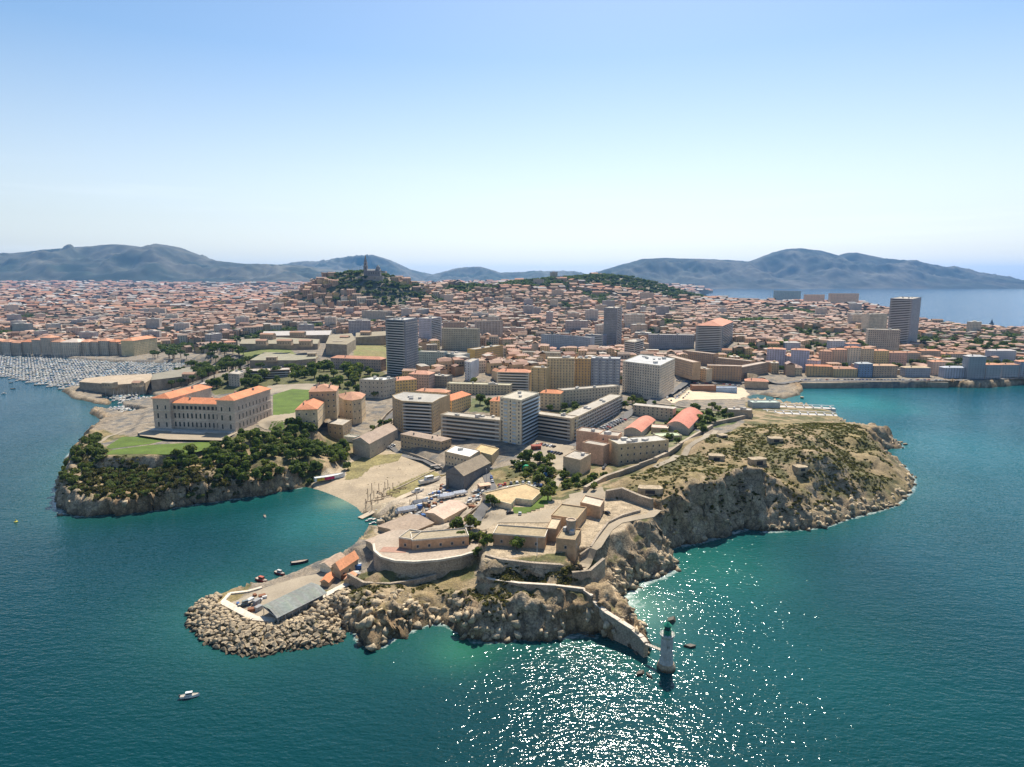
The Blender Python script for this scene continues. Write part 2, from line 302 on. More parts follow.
# ------------------------------------------------------------------ mesh builder
class MB:
    def __init__(s): s.v = []; s.f = []; s.m = []; s.c = []
    def quad(s, pts, m=0, c=(.5, .5, .5)):
        b = len(s.v); s.v += [tuple(p) for p in pts]; s.f.append(tuple(range(b, b + len(pts)))); s.m.append(m); s.c.append(c)
    def prism(s, poly, z0, z1, m=0, c=(.5, .5, .5), ct=None, mt=None, bottom=False, top=True):
        """poly counter-clockwise seen from above; z1 may be a list"""
        n = len(poly); z1l = z1 if isinstance(z1, (list, tuple)) else [z1] * n; z0l = z0 if isinstance(z0, (list, tuple)) else [z0] * n
        area = sum(poly[i][0] * poly[(i + 1) % n][1] - poly[(i + 1) % n][0] * poly[i][1] for i in range(n))
        if area < 0: poly = poly[::-1]; z1l = z1l[::-1]; z0l = z0l[::-1]
        b = len(s.v); s.v += [(p[0], p[1], z0l[i]) for i, p in enumerate(poly)] + [(p[0], p[1], z1l[i]) for i, p in enumerate(poly)]
        for i in range(n):
            j = (i + 1) % n; s.f.append((b + i, b + j, b + n + j, b + n + i)); s.m.append(m); s.c.append(c)
        if top: s.f.append(tuple(range(b + n, b + 2 * n))); s.m.append(m if mt is None else mt); s.c.append(ct or c)
        if bottom: s.f.append(tuple(range(b + n - 1, b - 1, -1))); s.m.append(m); s.c.append(c)
    def box(s, x0, y0, z0, x1, y1, z1, m=0, c=(.5, .5, .5), ct=None):
        s.prism([(x0, y0), (x1, y0), (x1, y1), (x0, y1)], z0, z1, m, c, ct, bottom=True)
    def bar(s, p, q, w_, m=0, c=(.5, .5, .5), n=6, w2=None):
        p, q = Vector(p), Vector(q); d = (q - p).normalized(); u = d.orthogonal().normalized(); v = d.cross(u); w2 = w_ if w2 is None else w2
        b = len(s.v)
        for pt, ww in ((p, w_), (q, w2)):
            for k in range(n):
                an = 2 * math.pi * k / n; s.v.append(tuple(pt + (u * math.cos(an) + v * math.sin(an)) * ww))
        for k in range(n):
            j = (k + 1) % n; s.f.append((b + k, b + j, b + n + j, b + n + k)); s.m.append(m); s.c.append(c)
        s.f.append(tuple(range(b + n, b + 2 * n))); s.m.append(m); s.c.append(c)
        s.f.append(tuple(range(b + n - 1, b - 1, -1))); s.m.append(m); s.c.append(c)
    def lathe(s, prof, n=20, m=0, c=(.5, .5, .5), cx=0, cy=0):
        b = len(s.v)
        for r_, z_ in prof:
            for k in range(n): s.v.append((cx + r_ * math.cos(2 * math.pi * k / n), cy + r_ * math.sin(2 * math.pi * k / n), z_))
        for i in range(len(prof) - 1):
            for k in range(n):
                j = (k + 1) % n; s.f.append((b + i * n + k, b + i * n + j, b + (i + 1) * n + j, b + (i + 1) * n + k)); s.m.append(m); s.c.append(c)
        s.f.append(tuple(b + (len(prof) - 1) * n + k for k in range(n))); s.m.append(m); s.c.append(c)
    def gable(s, x0, y0, x1, y1, z0, ze, zr, axis='x', ov=.5, cw=(.5, .5, .5), cr=(.4, .2, .1), hip=0, roof_only=False):
        """box with a pitched roof; axis = ridge direction"""
        if not roof_only: s.prism([(x0, y0), (x1, y0), (x1, y1), (x0, y1)], z0, ze, 0, cw, top=False)
        a, b_, c_, d = (x0 - ov, y0 - ov), (x1 + ov, y0 - ov), (x1 + ov, y1 + ov), (x0 - ov, y1 + ov)
        if axis == 'x':
            ym = (y0 + y1) / 2; r1, r2 = (x0 - ov + hip, ym), (x1 + ov - hip, ym)
            s.quad([a + (ze,), b_ + (ze,), r2 + (zr,), r1 + (zr,)], 0, cr); s.quad([c_ + (ze,), d + (ze,), r1 + (zr,), r2 + (zr,)], 0, cr)
            s.quad([b_ + (ze,), c_ + (ze,), r2 + (zr,)], 0, cr if hip else cw); s.quad([d + (ze,), a + (ze,), r1 + (zr,)], 0, cr if hip else cw)
        else:
            xm = (x0 + x1) / 2; r1, r2 = (xm, y0 - ov + hip), (xm, y1 + ov - hip)
            s.quad([b_ + (ze,), c_ + (ze,), r2 + (zr,), r1 + (zr,)], 0, cr); s.quad([d + (ze,), a + (ze,), r1 + (zr,), r2 + (zr,)], 0, cr)
            s.quad([a + (ze,), b_ + (ze,), r1 + (zr,)], 0, cr if hip else cw); s.quad([c_ + (ze,), d + (ze,), r2 + (zr,)], 0, cr if hip else cw)
        s.quad([d + (ze - .05,), c_ + (ze - .05,), b_ + (ze - .05,), a + (ze - .05,)], 0, cw)
    def mesh(s, name, mats):
        me = bpy.data.meshes.new(name); me.from_pydata(s.v, [], s.f)
        for m_ in mats: me.materials.append(m_)
        me.polygons.foreach_set('material_index', np.array(s.m, np.int32))
        at = me.color_attributes.new('Col', 'FLOAT_COLOR', 'CORNER')
        lt = np.array([len(f) for f in s.f]); c = np.ones((len(s.c), 4), np.float32); c[:, :3] = np.array(s.c, np.float32)[:, :3]
        at.data.foreach_set('color', np.repeat(c, lt, axis=0).ravel()); me.update(); return me
    def obj(s, name, mats, parent=None, loc=(0, 0, 0), rz=0):
        return link(name, s.mesh(name, mats), parent, loc, rz)
def link(name, me, parent=None, loc=(0, 0, 0), rz=0, scale=None):
    o = bpy.data.objects.new(name, me); COL.objects.link(o); o.parent = parent; o.location = loc; o.rotation_euler = (0, 0, rz)
    if scale: o.scale = scale
    return o
def tag(o, label=None, cat=None, group=None, kind=None):
    if label: o['label'] = label
    if cat: o['category'] = cat
    if group: o['group'] = group
    if kind: o['kind'] = kind
    return o
def thing(name, label, cat, loc=(0, 0, 0), rz=0, group=None):
    return tag(link(name, None, None, loc, rz), label, cat, group)
def quadmesh(name, V, Fc, mats, colr=None, matidx=None, smooth=False, extra=None):
    """fast mesh from numpy arrays; colr per vertex"""
    me = bpy.data.meshes.new(name); V = np.asarray(V, np.float32); Fc = np.asarray(Fc, np.int32); k = Fc.shape[1]
    me.vertices.add(len(V)); me.vertices.foreach_set('co', V.ravel()); me.loops.add(Fc.size); me.loops.foreach_set('vertex_index', Fc.ravel())
    me.polygons.add(len(Fc)); me.polygons.foreach_set('loop_start', np.arange(0, Fc.size, k, dtype=np.int32)); me.polygons.foreach_set('loop_total', np.full(len(Fc), k, np.int32))
    for m_ in mats: me.materials.append(m_)
    if matidx is not None: me.polygons.foreach_set('material_index', np.asarray(matidx, np.int32))
    me.update(calc_edges=True); me.validate()
    if colr is not None:
        at = me.color_attributes.new('Col', 'FLOAT_COLOR', 'POINT'); c = np.ones((len(V), 4), np.float32); c[:, :colr.shape[1]] = colr
        at.data.foreach_set('color', c.ravel())
    for nm, arr in (extra or {}).items():
        at = me.attributes.new(nm, 'FLOAT', 'POINT'); at.data.foreach_set('value', np.asarray(arr, np.float32))
    if smooth: me.polygons.foreach_set('use_smooth', np.ones(len(Fc), bool))
    return me

# ------------------------------------------------------------------ the ground as one sheet
def zone(poly, z=None):
    return inpoly(GX, GY, [(G(x, y)[:2] if z is None else P(x, y, z)) for x, y in poly])
def lerp(a_, b_, t): return a_ + (b_ - a_) * t[..., None]
C3 = lambda r, g, b: np.array([r, g, b], float)
gy, gx_ = np.gradient(GH); dYr = np.gradient(YS)[:, None]; dXr = (WY * 2 / (NU - 1))[:, None]
slope = np.hypot(gy / dYr, gx_ / dXr)
n1 = fbm(GX, GY, 30, 4, 5); n2 = fbm(GX, GY, 6, 4, 9); n3 = fbm(GX, GY, 2.2, 3, 15)
earth = lerp(C3(.19, .135, .07), C3(.36, .27, .16), n2)
scrub = lerp(C3(.055, .06, .022), C3(.13, .12, .045), n3)
dry = lerp(C3(.16, .125, .05), C3(.27, .21, .10), n2)
rockc = lerp(C3(.20, .15, .095), C3(.50, .40, .27), n3)
col = np.broadcast_to(C3(.23, .19, .14), GX.shape + (3,)).copy()                      # built-up ground
col = lerp(col, np.broadcast_to(C3(.12, .115, .105), col.shape), np.clip((n2 - .5) * 6, 0, 1))
wild = zone([(345,560),(372,590),(480,572),(600,590),(620,560),(660,520),(600,498),(620,470),(650,455),(700,436),(745,422),(745,402),(838,404),(842,420),(880,440),(930,470),(930,500),(840,540),(700,560),(660,600),(660,660),(480,655),(330,655)])
wild |= zone([(52,525),(50,460),(100,430),(130,436),(100,444),(130,458),(190,454),(245,432),(300,425),(345,425),(360,445),(330,482),(250,505)])
wild |= (GY < 455) & (GS < 6)
wildv = np.clip((fbm(GX, GY, 9, 4, 91) - .50) * 9 + .5, 0, 1)
wc = lerp(lerp(earth, dry, np.clip((n1 - .4) * 5, 0, 1)), scrub, wildv)
col = np.where(wild[..., None], wc, col)
fort_top = zone([(486,562),(602,562),(612,545),(664,514),(640,498),(560,500),(500,500),(470,535)])
col = np.where(fort_top[..., None], lerp(C3(.28, .22, .14) + 0 * col, C3(.40, .32, .22), n2), col)
garden2 = zone([(626,440),(640,420),(668,408),(745,412),(735,424),(705,430),(676,446),(650,446)])
col = np.where(garden2[..., None], lerp(C3(.07, .10, .025) + 0 * col, C3(.20, .18, .10), np.clip((n2 - .35) * 3, 0, 1)), col)
court = zone([(545,428),(568,434),(612,408),(570,406),(548,412)]) | zone([(468,412),(500,414),(500,400),(472,398)]) | zone([(576,448),(605,430),(622,436),(612,446),(590,452)])
col = np.where(court[..., None], lerp(C3(.06, .09, .02) + 0 * col, C3(.15, .15, .08), n2), col)
beachz = zone([(306,488),(340,470),(362,450),(402,450),(440,474),(470,492),(420,512),(372,520)])
col = np.where(beachz[..., None], lerp(C3(.36, .29, .19) + 0 * col, C3(.50, .42, .30), n1), col)
col = np.where((beachz & (n2 > .62))[..., None], .6 * col + .4 * dry, col)
yard = zone([(372,520),(440,478),(480,470),(520,500),(490,515),(460,535),(420,545),(380,555)])
col = np.where(yard[..., None], lerp(C3(.28, .23, .17) + 0 * col, C3(.42, .35, .26), n2), col)
gard = zone([(215,395),(200,384),(250,372),(330,364),(385,372),(388,392),(350,398),(316,392),(272,390)])
col = np.where(gard[..., None], scrub * 1.1, col)
fieldf = zone([(352,362),(360,340),(388,338),(388,372)]); col = np.where(fieldf[..., None], lerp(C3(.17, .19, .06) + 0 * col, dry, n1), col)
fieldg = zone([(232,352),(262,345),(290,348),(300,362),(250,360)]); col = np.where(fieldg[..., None], lerp(C3(.13, .18, .05) + 0 * col, dry, n1 * .5), col)
# wooded hills are green under their trees
far = np.clip(sum(np.exp(-((GX - b[0]) / b[3]) ** 2 - ((GY - b[1]) / b[4]) ** 2) for b in BUMPS[:3] + BUMPS[4:]), 0, 1)
col = lerp(col, C3(.10, .095, .05) + 0 * col, np.clip(far * 1.8 - .5, 0, 1) * (n1 > .42))
# rock: steep ground and the rocky shore
rk = np.clip((slope - .75) * 2.5, 0, 1) * (GY < 1000); rk = np.maximum(rk, np.clip(GR * 1.5 - .25, 0, 1) * np.clip((n2 - .30) * 6, 0, 1))
rk = rk * (GS < 6); col = lerp(col, rockc, np.clip(rk, 0, 1))
brown = np.clip((n1 - .45) * 4, 0, 1) * np.clip(rk, 0, 1); col = lerp(col, rockc * C3(.85, .68, .48), brown * .7)
wet = np.clip((1.3 + n2 * 1.2 - GH) * 1.3, 0, 1) * (GS < 6) * (GS > .3); col = lerp(col, C3(.075, .06, .035) + 0 * col, wet * .85)
nr, nc = GX.shape
keep = (GH[:-1, :-1] > -5) | (GH[1:, 1:] > -5) | (GD[:-1, :-1] > -8)
idx = np.arange(nr * nc).reshape(nr, nc)
Fq = np.stack([idx[:-1, :-1], idx[:-1, 1:], idx[1:, 1:], idx[1:, :-1]], -1)[keep]
used = np.zeros(nr * nc, bool); used[Fq.ravel()] = True; remap = np.cumsum(used) - 1
# the rock faces jut and overhang
jut = np.clip(rk, 0, 1) * np.clip(slope - .4, 0, 1.2) * (GY < 700) * (1 - GP) * (GH > -1)
JX = GX + jut * ((vnoise(GX / 4 + GH / 2.6, GY / 5 + 3, 71) - .5) * 3.4 + (vnoise(GX / 2, GH / 1.4, 72) - .5) * 1.6)
JY = GY + jut * ((vnoise(GX / 4.5 + 9, GH / 2.7 + GY / 9, 73) - .5) * 4.4 + (vnoise(GX / 1.8, GH / 1.3, 74) - .5) * 1.8)
me = quadmesh('ground', np.stack([JX, JY, GH], -1).reshape(-1, 3)[used], remap[Fq], [M['ground']], np.clip(col, .01, .9).reshape(-1, 3)[used], smooth=False, extra={'rock': np.clip(rk, 0, 1).ravel()[used]})
tag(link('ground', me), kind='structure')
# land beyond the grid, under the mountains
mb = MB(); mb.quad([(-28000, 9700, 30), (2600, 9700, 20), (2600, 22000, 20), (-28000, 22000, 30)], 0, (.16, .16, .12)); mb.quad([(-28000, 1400, 10), (-9000, 9700, 30), (-28000, 9700, 30)], 0, (.16, .16, .12))
tag(mb.obj('far_plain', [M['paint']]), kind='structure')

# ------------------------------------------------------------------ sea
def build_sea():
    ys = [60.0]
    while ys[-1] < 29500: ys.append(ys[-1] * 1.012 + .6)
    ys = np.array(ys); us = np.linspace(-1, 1, 260); W = ys * 1.03 + 60
    X = us[None, :] * W[:, None]; Y = np.repeat(ys[:, None], len(us), 1)
    best = np.full(X.shape, 1e9); S = np.zeros(X.shape)
    for i in range(len(coast)):
        p, q = coast[i], coast[(i + 1) % len(coast)]
        d, t = segdist(X, Y, p, q); m = d < best; best = np.where(m, d, best); S = np.where(m, p[2], S)
    near = 1 - np.clip((Y - 600) / 1500, 0, 1)
    teal = C3(.0, .031, .036); blue = C3(.0, .070, .086); fars = C3(.006, .065, .15)
    # left and bottom greener and darker, right bluer, far blue
    kx = np.clip((X + 150) / 500, 0, 1) * np.clip((Y - 150) / 250, 0, 1)
    c = lerp(np.broadcast_to(teal, X.shape + (3,)), blue, np.clip(kx + .35 * np.clip((Y - 350) / 400, 0, 1), 0, 1))
    c = lerp(c, fars, np.clip((Y - 500) / 1400, 0, 1))
    shal = np.exp(-best / 22) * (.45 + .55 * fbm(X, Y, 40, 3, 3)) * near
    c = lerp(c, C3(.03, .13, .105), np.clip(shal * .55, 0, 1))
    # paler sandy bottom patches
    for px, py, r_, k, cc in ((620,605,20,1.,C3(.13,.26,.20)),(720,570,38,.6,C3(.02,.14,.11)),(850,402,75,.8,C3(.01,.20,.19)),(930,440,90,.35,C3(.0,.15,.17)),(460,650,16,.6,C3(.03,.16,.09)),(330,520,40,.55,C3(.02,.15,.13)),(345,502,13,.9,C3(.12,.20,.13)),(310,635,10,.4,C3(.04,.09,.08)),(260,490,50,.2,C3(.0,.09,.09)),(800,640,60,.3,C3(.0,.1,.09))):
        q = P(px, py); rr = np.hypot(X - q[0], Y - q[1]) * (.75 + .5 * fbm(X, Y, 25, 3, 8)); c = lerp(c, cc, k * np.exp(-(rr / r_) ** 2))
    for px, py, r_, k in ((900,610,60,.5),(960,520,60,.35),(560,700,60,.3),(850,560,30,.25),(930,470,35,.2)):
        q = P(px, py); rr = np.hypot(X - q[0], Y - q[1]) * (.75 + .5 * fbm(X, Y, 25, 3, 8)); c = lerp(c, c * .55, k * np.exp(-(rr / r_) ** 2))
    c = c * (.88 + .24 * fbm(X, Y, 70, 3, 55))[..., None]
    idx = np.arange(X.size).reshape(X.shape); Fq = np.stack([idx[:-1, :-1], idx[:-1, 1:], idx[1:, 1:], idx[1:, :-1]], -1).reshape(-1, 4)
    foam = np.clip(1 - best / 5.0, 0, 1) * ((S > .5) & (S < 3)) * (Y < 620)
    q = P(625, 603); foam = np.maximum(foam, .85 * np.exp(-(np.hypot(X - q[0], Y - q[1]) / 13) ** 2))
    V = np.stack([X, Y, 0 * X], -1).reshape(-1, 3)
    m, t, b = nodes('sea_water')
    at = t.nodes.new('ShaderNodeVertexColor'); at.layer_name = 'Col'
    fo = t.nodes.new('ShaderNodeAttribute'); fo.attribute_name = 'foam'
    nf = noise_node(t, .55, 6); ad = t.nodes.new('ShaderNodeMath'); ad.operation = 'ADD'; t.links.new(nf.outputs[0], ad.inputs[0]); t.links.new(fo.outputs['Fac'], ad.inputs[1])
    mr = t.nodes.new('ShaderNodeMapRange'); mr.inputs['From Min'].default_value = 1.05; mr.inputs['From Max'].default_value = 1.45; mr.inputs['To Max'].default_value = .7
    t.links.new(ad.outputs[0], mr.inputs[0]); mx = t.nodes.new('ShaderNodeMix'); mx.data_type = 'RGBA'; mx.inputs['B'].default_value = (.6, .66, .62, 1)
    t.links.new(mr.outputs[0], mx.inputs['Factor']); t.links.new(at.outputs[0], mx.inputs['A']); t.links.new(mx.outputs['Result'], b.inputs['Base Color'])
    b.inputs['Specular Tint'].default_value = (.85, 1, 1, 1); b.inputs['Roughness'].default_value = .08; b.inputs['IOR'].default_value = 1.33; b.inputs['Specular IOR Level'].default_value = .37
    # swell, wind waves and ripples; wind patches vary their strength
    hs = []
    for sc_, st, am in ((.05, (1, 1.9, 1), .5), (.17, (1, 2.3, 1), .42), (.42, (1, 2.0, 1), .36), (1.0, (1, 1.7, 1), .13)):
        c_ = t.nodes.new('ShaderNodeTexCoord'); mp_ = t.nodes.new('ShaderNodeMapping'); mp_.vector_type = 'TEXTURE' if False else 'POINT'
        mp_.inputs['Rotation'].default_value = (0, 0, R(14)); mp_.inputs['Scale'].default_value = st
        n = t.nodes.new('ShaderNodeTexNoise'); n.inputs['Scale'].default_value = sc_; n.inputs['Detail'].default_value = 1.0
        t.links.new(c_.outputs['Object'], mp_.inputs[0]); t.links.new(mp_.outputs[0], n.inputs['Vector'])
        ml = t.nodes.new('ShaderNodeMath'); ml.operation = 'MULTIPLY'; ml.inputs[1].default_value = am; t.links.new(n.outputs[0], ml.inputs[0]); hs.append(ml.outputs[0])
    last = hs[0]
    for h_ in hs[1:]:
        ad = t.nodes.new('ShaderNodeMath'); ad.operation = 'ADD'; t.links.new(last, ad.inputs[0]); t.links.new(h_, ad.inputs[1]); last = ad.outputs[0]
    bu = t.nodes.new('ShaderNodeBump'); bu.inputs['Strength'].default_value = 1.0; bu.inputs['Distance'].default_value = 1.0
    wp = noise_node(t, .012, 3); wr = t.nodes.new('ShaderNodeMapRange'); wr.inputs['From Min'].default_value = .35; wr.inputs['From Max'].default_value = .65; wr.inputs['To Min'].default_value = .7; wr.inputs['To Max'].default_value = 1.0
    t.links.new(wp.outputs[0], wr.inputs[0]); t.links.new(wr.outputs[0], bu.inputs['Strength'])
    t.links.new(last, bu.inputs['Height']); t.links.new(bu.outputs[0], b.inputs['Normal'])
    me = quadmesh('sea', V, Fq, [m], c.reshape(-1, 3), smooth=True, extra={'foam': foam.ravel()})
    tag(link('sea', me), kind='structure')
build_sea()

# ------------------------------------------------------------------ mountains
def mountain(name, prof, D, depth, base_y, c1, c2, seed):
    px = [p[0] for p in prof]; pz = [H + (279 - p[1]) / F * D * 1.02 for p in prof]
    xs = np.array([(p - CX) / F * D for p in px]); X1 = np.linspace(xs[0], xs[-1], 420); z = np.interp(X1, xs, pz)
    vs = np.linspace(-1, 1, 90); X = np.repeat(X1[None], len(vs), 0); Y = D + vs[:, None] * depth + 0 * X
    k = 1 - np.abs(vs)[:, None]; k = np.clip(k * 1.04, 0, 1)
    rg = fbm(X, Y, 900, 5, seed, True); rg2 = fbm(X, Y, 260, 4, seed + 9, True)
    prof_ = k ** (1.15)
    Z = z[None] * prof_ * (1 + (rg - .62) * 1.5 * (1 - k ** 4)) + (rg2 - .5) * 150 * np.sqrt(k) * (1 - k ** 6) + (fbm(X, Y, 150, 2, seed + 3) - .5) * 18 * k
    Z = np.minimum(Z, z[None] * 1.01 + (rg2 - .5) * 26) - 8 * (1 - k)
    n = fbm(X, Y, 500, 4, seed + 5); c = lerp(np.broadcast_to(np.array(c1), X.shape + (3,)), np.array(c2), np.clip((n - .35) * 3.3, 0, 1))
    idx = np.arange(X.size).reshape(X.shape); Fq = np.stack([idx[:-1, :-1], idx[:-1, 1:], idx[1:, 1:], idx[1:, :-1]], -1).reshape(-1, 4)
    me = quadmesh(name, np.stack([X, Y, Z], -1).reshape(-1, 3), Fq, [M['mountain']], c.reshape(-1, 3), smooth=True)
    tag(link(name, me), kind='structure')
mountain('mountains', [(-120,268),(-50,263),(0,258),(50,252),(90,249),(128,246),(150,249),(166,246),(185,249),(215,261),(240,264),(270,265),(300,266),(340,272),(380,276),(420,285)], 10500, 2600, 288, (.014,.024,.016), (.09,.085,.065), 11)
mountain('mountains', [(230,290),(270,268),(300,264),(325,262),(345,259),(375,256),(392,261),(412,270),(432,275),(450,271),(466,268),(482,268),(500,273),(530,272),(560,271),(580,273),(600,278),(620,284)], 14500, 2600, 288, (.02,.03,.02), (.10,.095,.08), 31)
mountain('mountains', [(570,286),(590,274),(612,268),(640,260),(662,259),(690,260),(722,261),(745,263),(760,257),(780,251),(792,250),(812,252),(835,258),(848,254),(868,258),(890,262),(905,261),(930,267),(958,274),(975,279),(1000,282),(1040,281),(1100,286)], 12000, 2300, 288, (.012,.02,.016), (.07,.068,.055), 51)
# air between the camera and the far hills
hz = MB(); hz.box(-32000, -300, -14, 32000, 31000, 720)
hm = bpy.data.materials.new('sea_haze'); hm.use_nodes = True; t = hm.node_tree; t.nodes.clear()
o_ = t.nodes.new('ShaderNodeOutputMaterial'); v_ = t.nodes.new('ShaderNodeVolumePrincipled'); v_.inputs['Density'].default_value = 2.6e-5
v_.inputs['Color'].default_value = (.20, .52, 1, 1); v_.inputs['Anisotropy'].default_value = .2; t.links.new(v_.outputs[0], o_.inputs['Volume'])
tag(hz.obj('haze', [hm]), 'thin blue haze lying over the city and the far hills', 'haze', kind='stuff')

# ================================================================== OBJECTS
TERRA = (.50, .20, .10); TERRA2 = (.42, .22, .135); TERRA3 = (.55, .27, .16); TILEG = (.33, .25, .19)
CREAM = (.56, .48, .36); WHITE = (.68, .66, .61); GREY = (.40, .39, .38); PINK = (.50, .36, .29); STONE = (.38, .32, .24); YEL = (.58, .46, .25)
FLATR = (.38, .34, .28)
FOOT = []          # footprints already taken, in metres
def jit(c, k=.05):
    f = 1 + random.uniform(-k, k); return tuple(max(.01, min(.9, x * f + random.uniform(-k, k) * .15)) for x in c)
# shared unit window (1 m wide, 1 m tall, sits on the wall facing -Y): frame and two glass leaves
def window_mesh(fc=(.6, .58, .54), sh=None):
    b = MB(); b.box(-.5, -.06, 0, .5, .0, .07, 1, fc); b.box(-.5, -.06, .93, .5, 0, 1, 1, fc); b.box(-.5, -.05, .07, -.43, 0, .93, 1, fc); b.box(.43, -.05, .07, .5, 0, .93, 1, fc)
    b.quad([(-.43, -.02, .07), (.43, -.02, .07), (.43, -.02, .93), (-.43, -.02, .93)], 0)
    if sh:
        b.box(-.86, -.08, 0, -.5, -.02, 1, 1, sh); b.box(.5, -.08, 0, .86, -.02, 1, 1, sh)
    return b.mesh('window', [M['glass'], M['paint']])
WIN = {'plain': window_mesh(), 'shut': window_mesh(sh=(.33, .36, .33)), 'blue': window_mesh(sh=(.10, .22, .42)), 'dark': window_mesh((.22, .2, .18))}
def balcony_mesh(c=(.6, .58, .54)):
    b = MB(); b.box(-.5, -1, 0, .5, 0, .12, 0, c); b.box(-.5, -1.0, .12, .5, -.93, 1.05, 0, c); return b.mesh('balcony', [M['paint']])
BALC = {'w': balcony_mesh(), 'b': balcony_mesh((.42, .52, .60)), 'y': balcony_mesh((.62, .50, .30)), 'g': balcony_mesh((.40, .42, .40))}
NW = {}
def facade(root, p, q, z0, z1, style='grid', fl=3.1, step=3.6, win='plain', ww=1.3, wh=1.6, bal='w', rest=None):
    d = Vector((q[0] - p[0], q[1] - p[1])); L = d.length
    if L < 2.5: return
    d /= L; nrm = Vector((d.y, -d.x)); an = math.atan2(d.y, d.x)
    nf = max(1, int(round((z1 - z0) / fl))); fh = (z1 - z0) / nf
    n = max(1, int((L - 1) / step)); sx = L / n
    def put(me, nm, t, z, s, off=.02):
        if NW.get(root.name, 0) < 100:
            o = link(nm, me, root, (p[0] + d.x * t + nrm.x * off, p[1] + d.y * t + nrm.y * off, z), an, s)
            NW[root.name] = NW.get(root.name, 0) + 1
        elif rest is not None:
            rest.append((p[0] + d.x * t + nrm.x * off, p[1] + d.y * t + nrm.y * off, z, an, s, me))
    for i in range(nf):
        z = z0 + i * fh
        if style in ('band', 'balcony'):
            put(WIN['dark'], 'window', L / 2, z + fh * .32, (L * .93, 1, fh * .5))
            if style == 'band': put(BALC['w'], 'balcony', L / 2, z + .02, (L * .96, .7, fh * .26))
            if style == 'balcony': put(BALC[bal], 'balcony', L / 2, z + .05, (L * .95, 1.3, fh * .32))
            continue
        for j in range(n):
            if style == 'tower' and j % 2 == 1:
                put(BALC[bal], 'balcony', sx * (j + .5), z + .1, (sx * .8, 1.0, .9)); 
            elif style == 'zig' :
                put(BALC[bal if (i + j) % 2 else 'w'], 'balcony', sx * (j + .5), z + .1 + .5 * ((i + j) % 2), (sx * .7, 1.1, 1.0))
                put(WIN['dark'], 'window', sx * (j + .5), z + fh * .35, (sx * .8, 1, wh))
            else: put(WIN[win], 'window', sx * (j + .5), z + fh * .27, (min(ww, sx * .55), 1, min(wh, fh * .62)))
def merge_rest(root, rest):
    """past a hundred windows the others go into one mesh"""
    if not rest: return
    b = MB(); mats = [M['glass'], M['paint']]
    for x, y, z, an, s, me in rest:
        ca, sa = math.cos(an), math.sin(an); base = len(b.v)
        for v in me.vertices:
            vx, vy, vz = v.co.x * s[0], v.co.y * s[1], v.co.z * s[2]; b.v.append((x + vx * ca - vy * sa, y + vx * sa + vy * ca, z + vz))
        isbal = len(me.materials) == 1
        for pl in me.polygons:
            b.f.append(tuple(base + k for k in pl.vertices)); b.m.append(1 if isbal else pl.material_index); b.c.append((.55, .53, .49))
    tag(b.obj('window_rows', mats, root), kind='stuff')
def rooftop(root, poly, z, n, c=(.5, .48, .44)):
    cx_ = sum(p[0] for p in poly) / len(poly); cy_ = sum(p[1] for p in poly) / len(poly)
    for k in range(n):
        p = poly[random.randrange(len(poly))]; t = random.uniform(.15, .6); x = cx_ + (p[0] - cx_) * t; y = cy_ + (p[1] - cy_) * t; s = random.uniform(1.0, 2.4)
        b = MB(); b.box(-s, -s * .7, -.05, s, s * .7, random.uniform(1.2, 2.6), 0, jit(c), jit(c)); b.obj('roof_hut', [M['paint']], root, (x, y, z), random.uniform(0, 1.5))
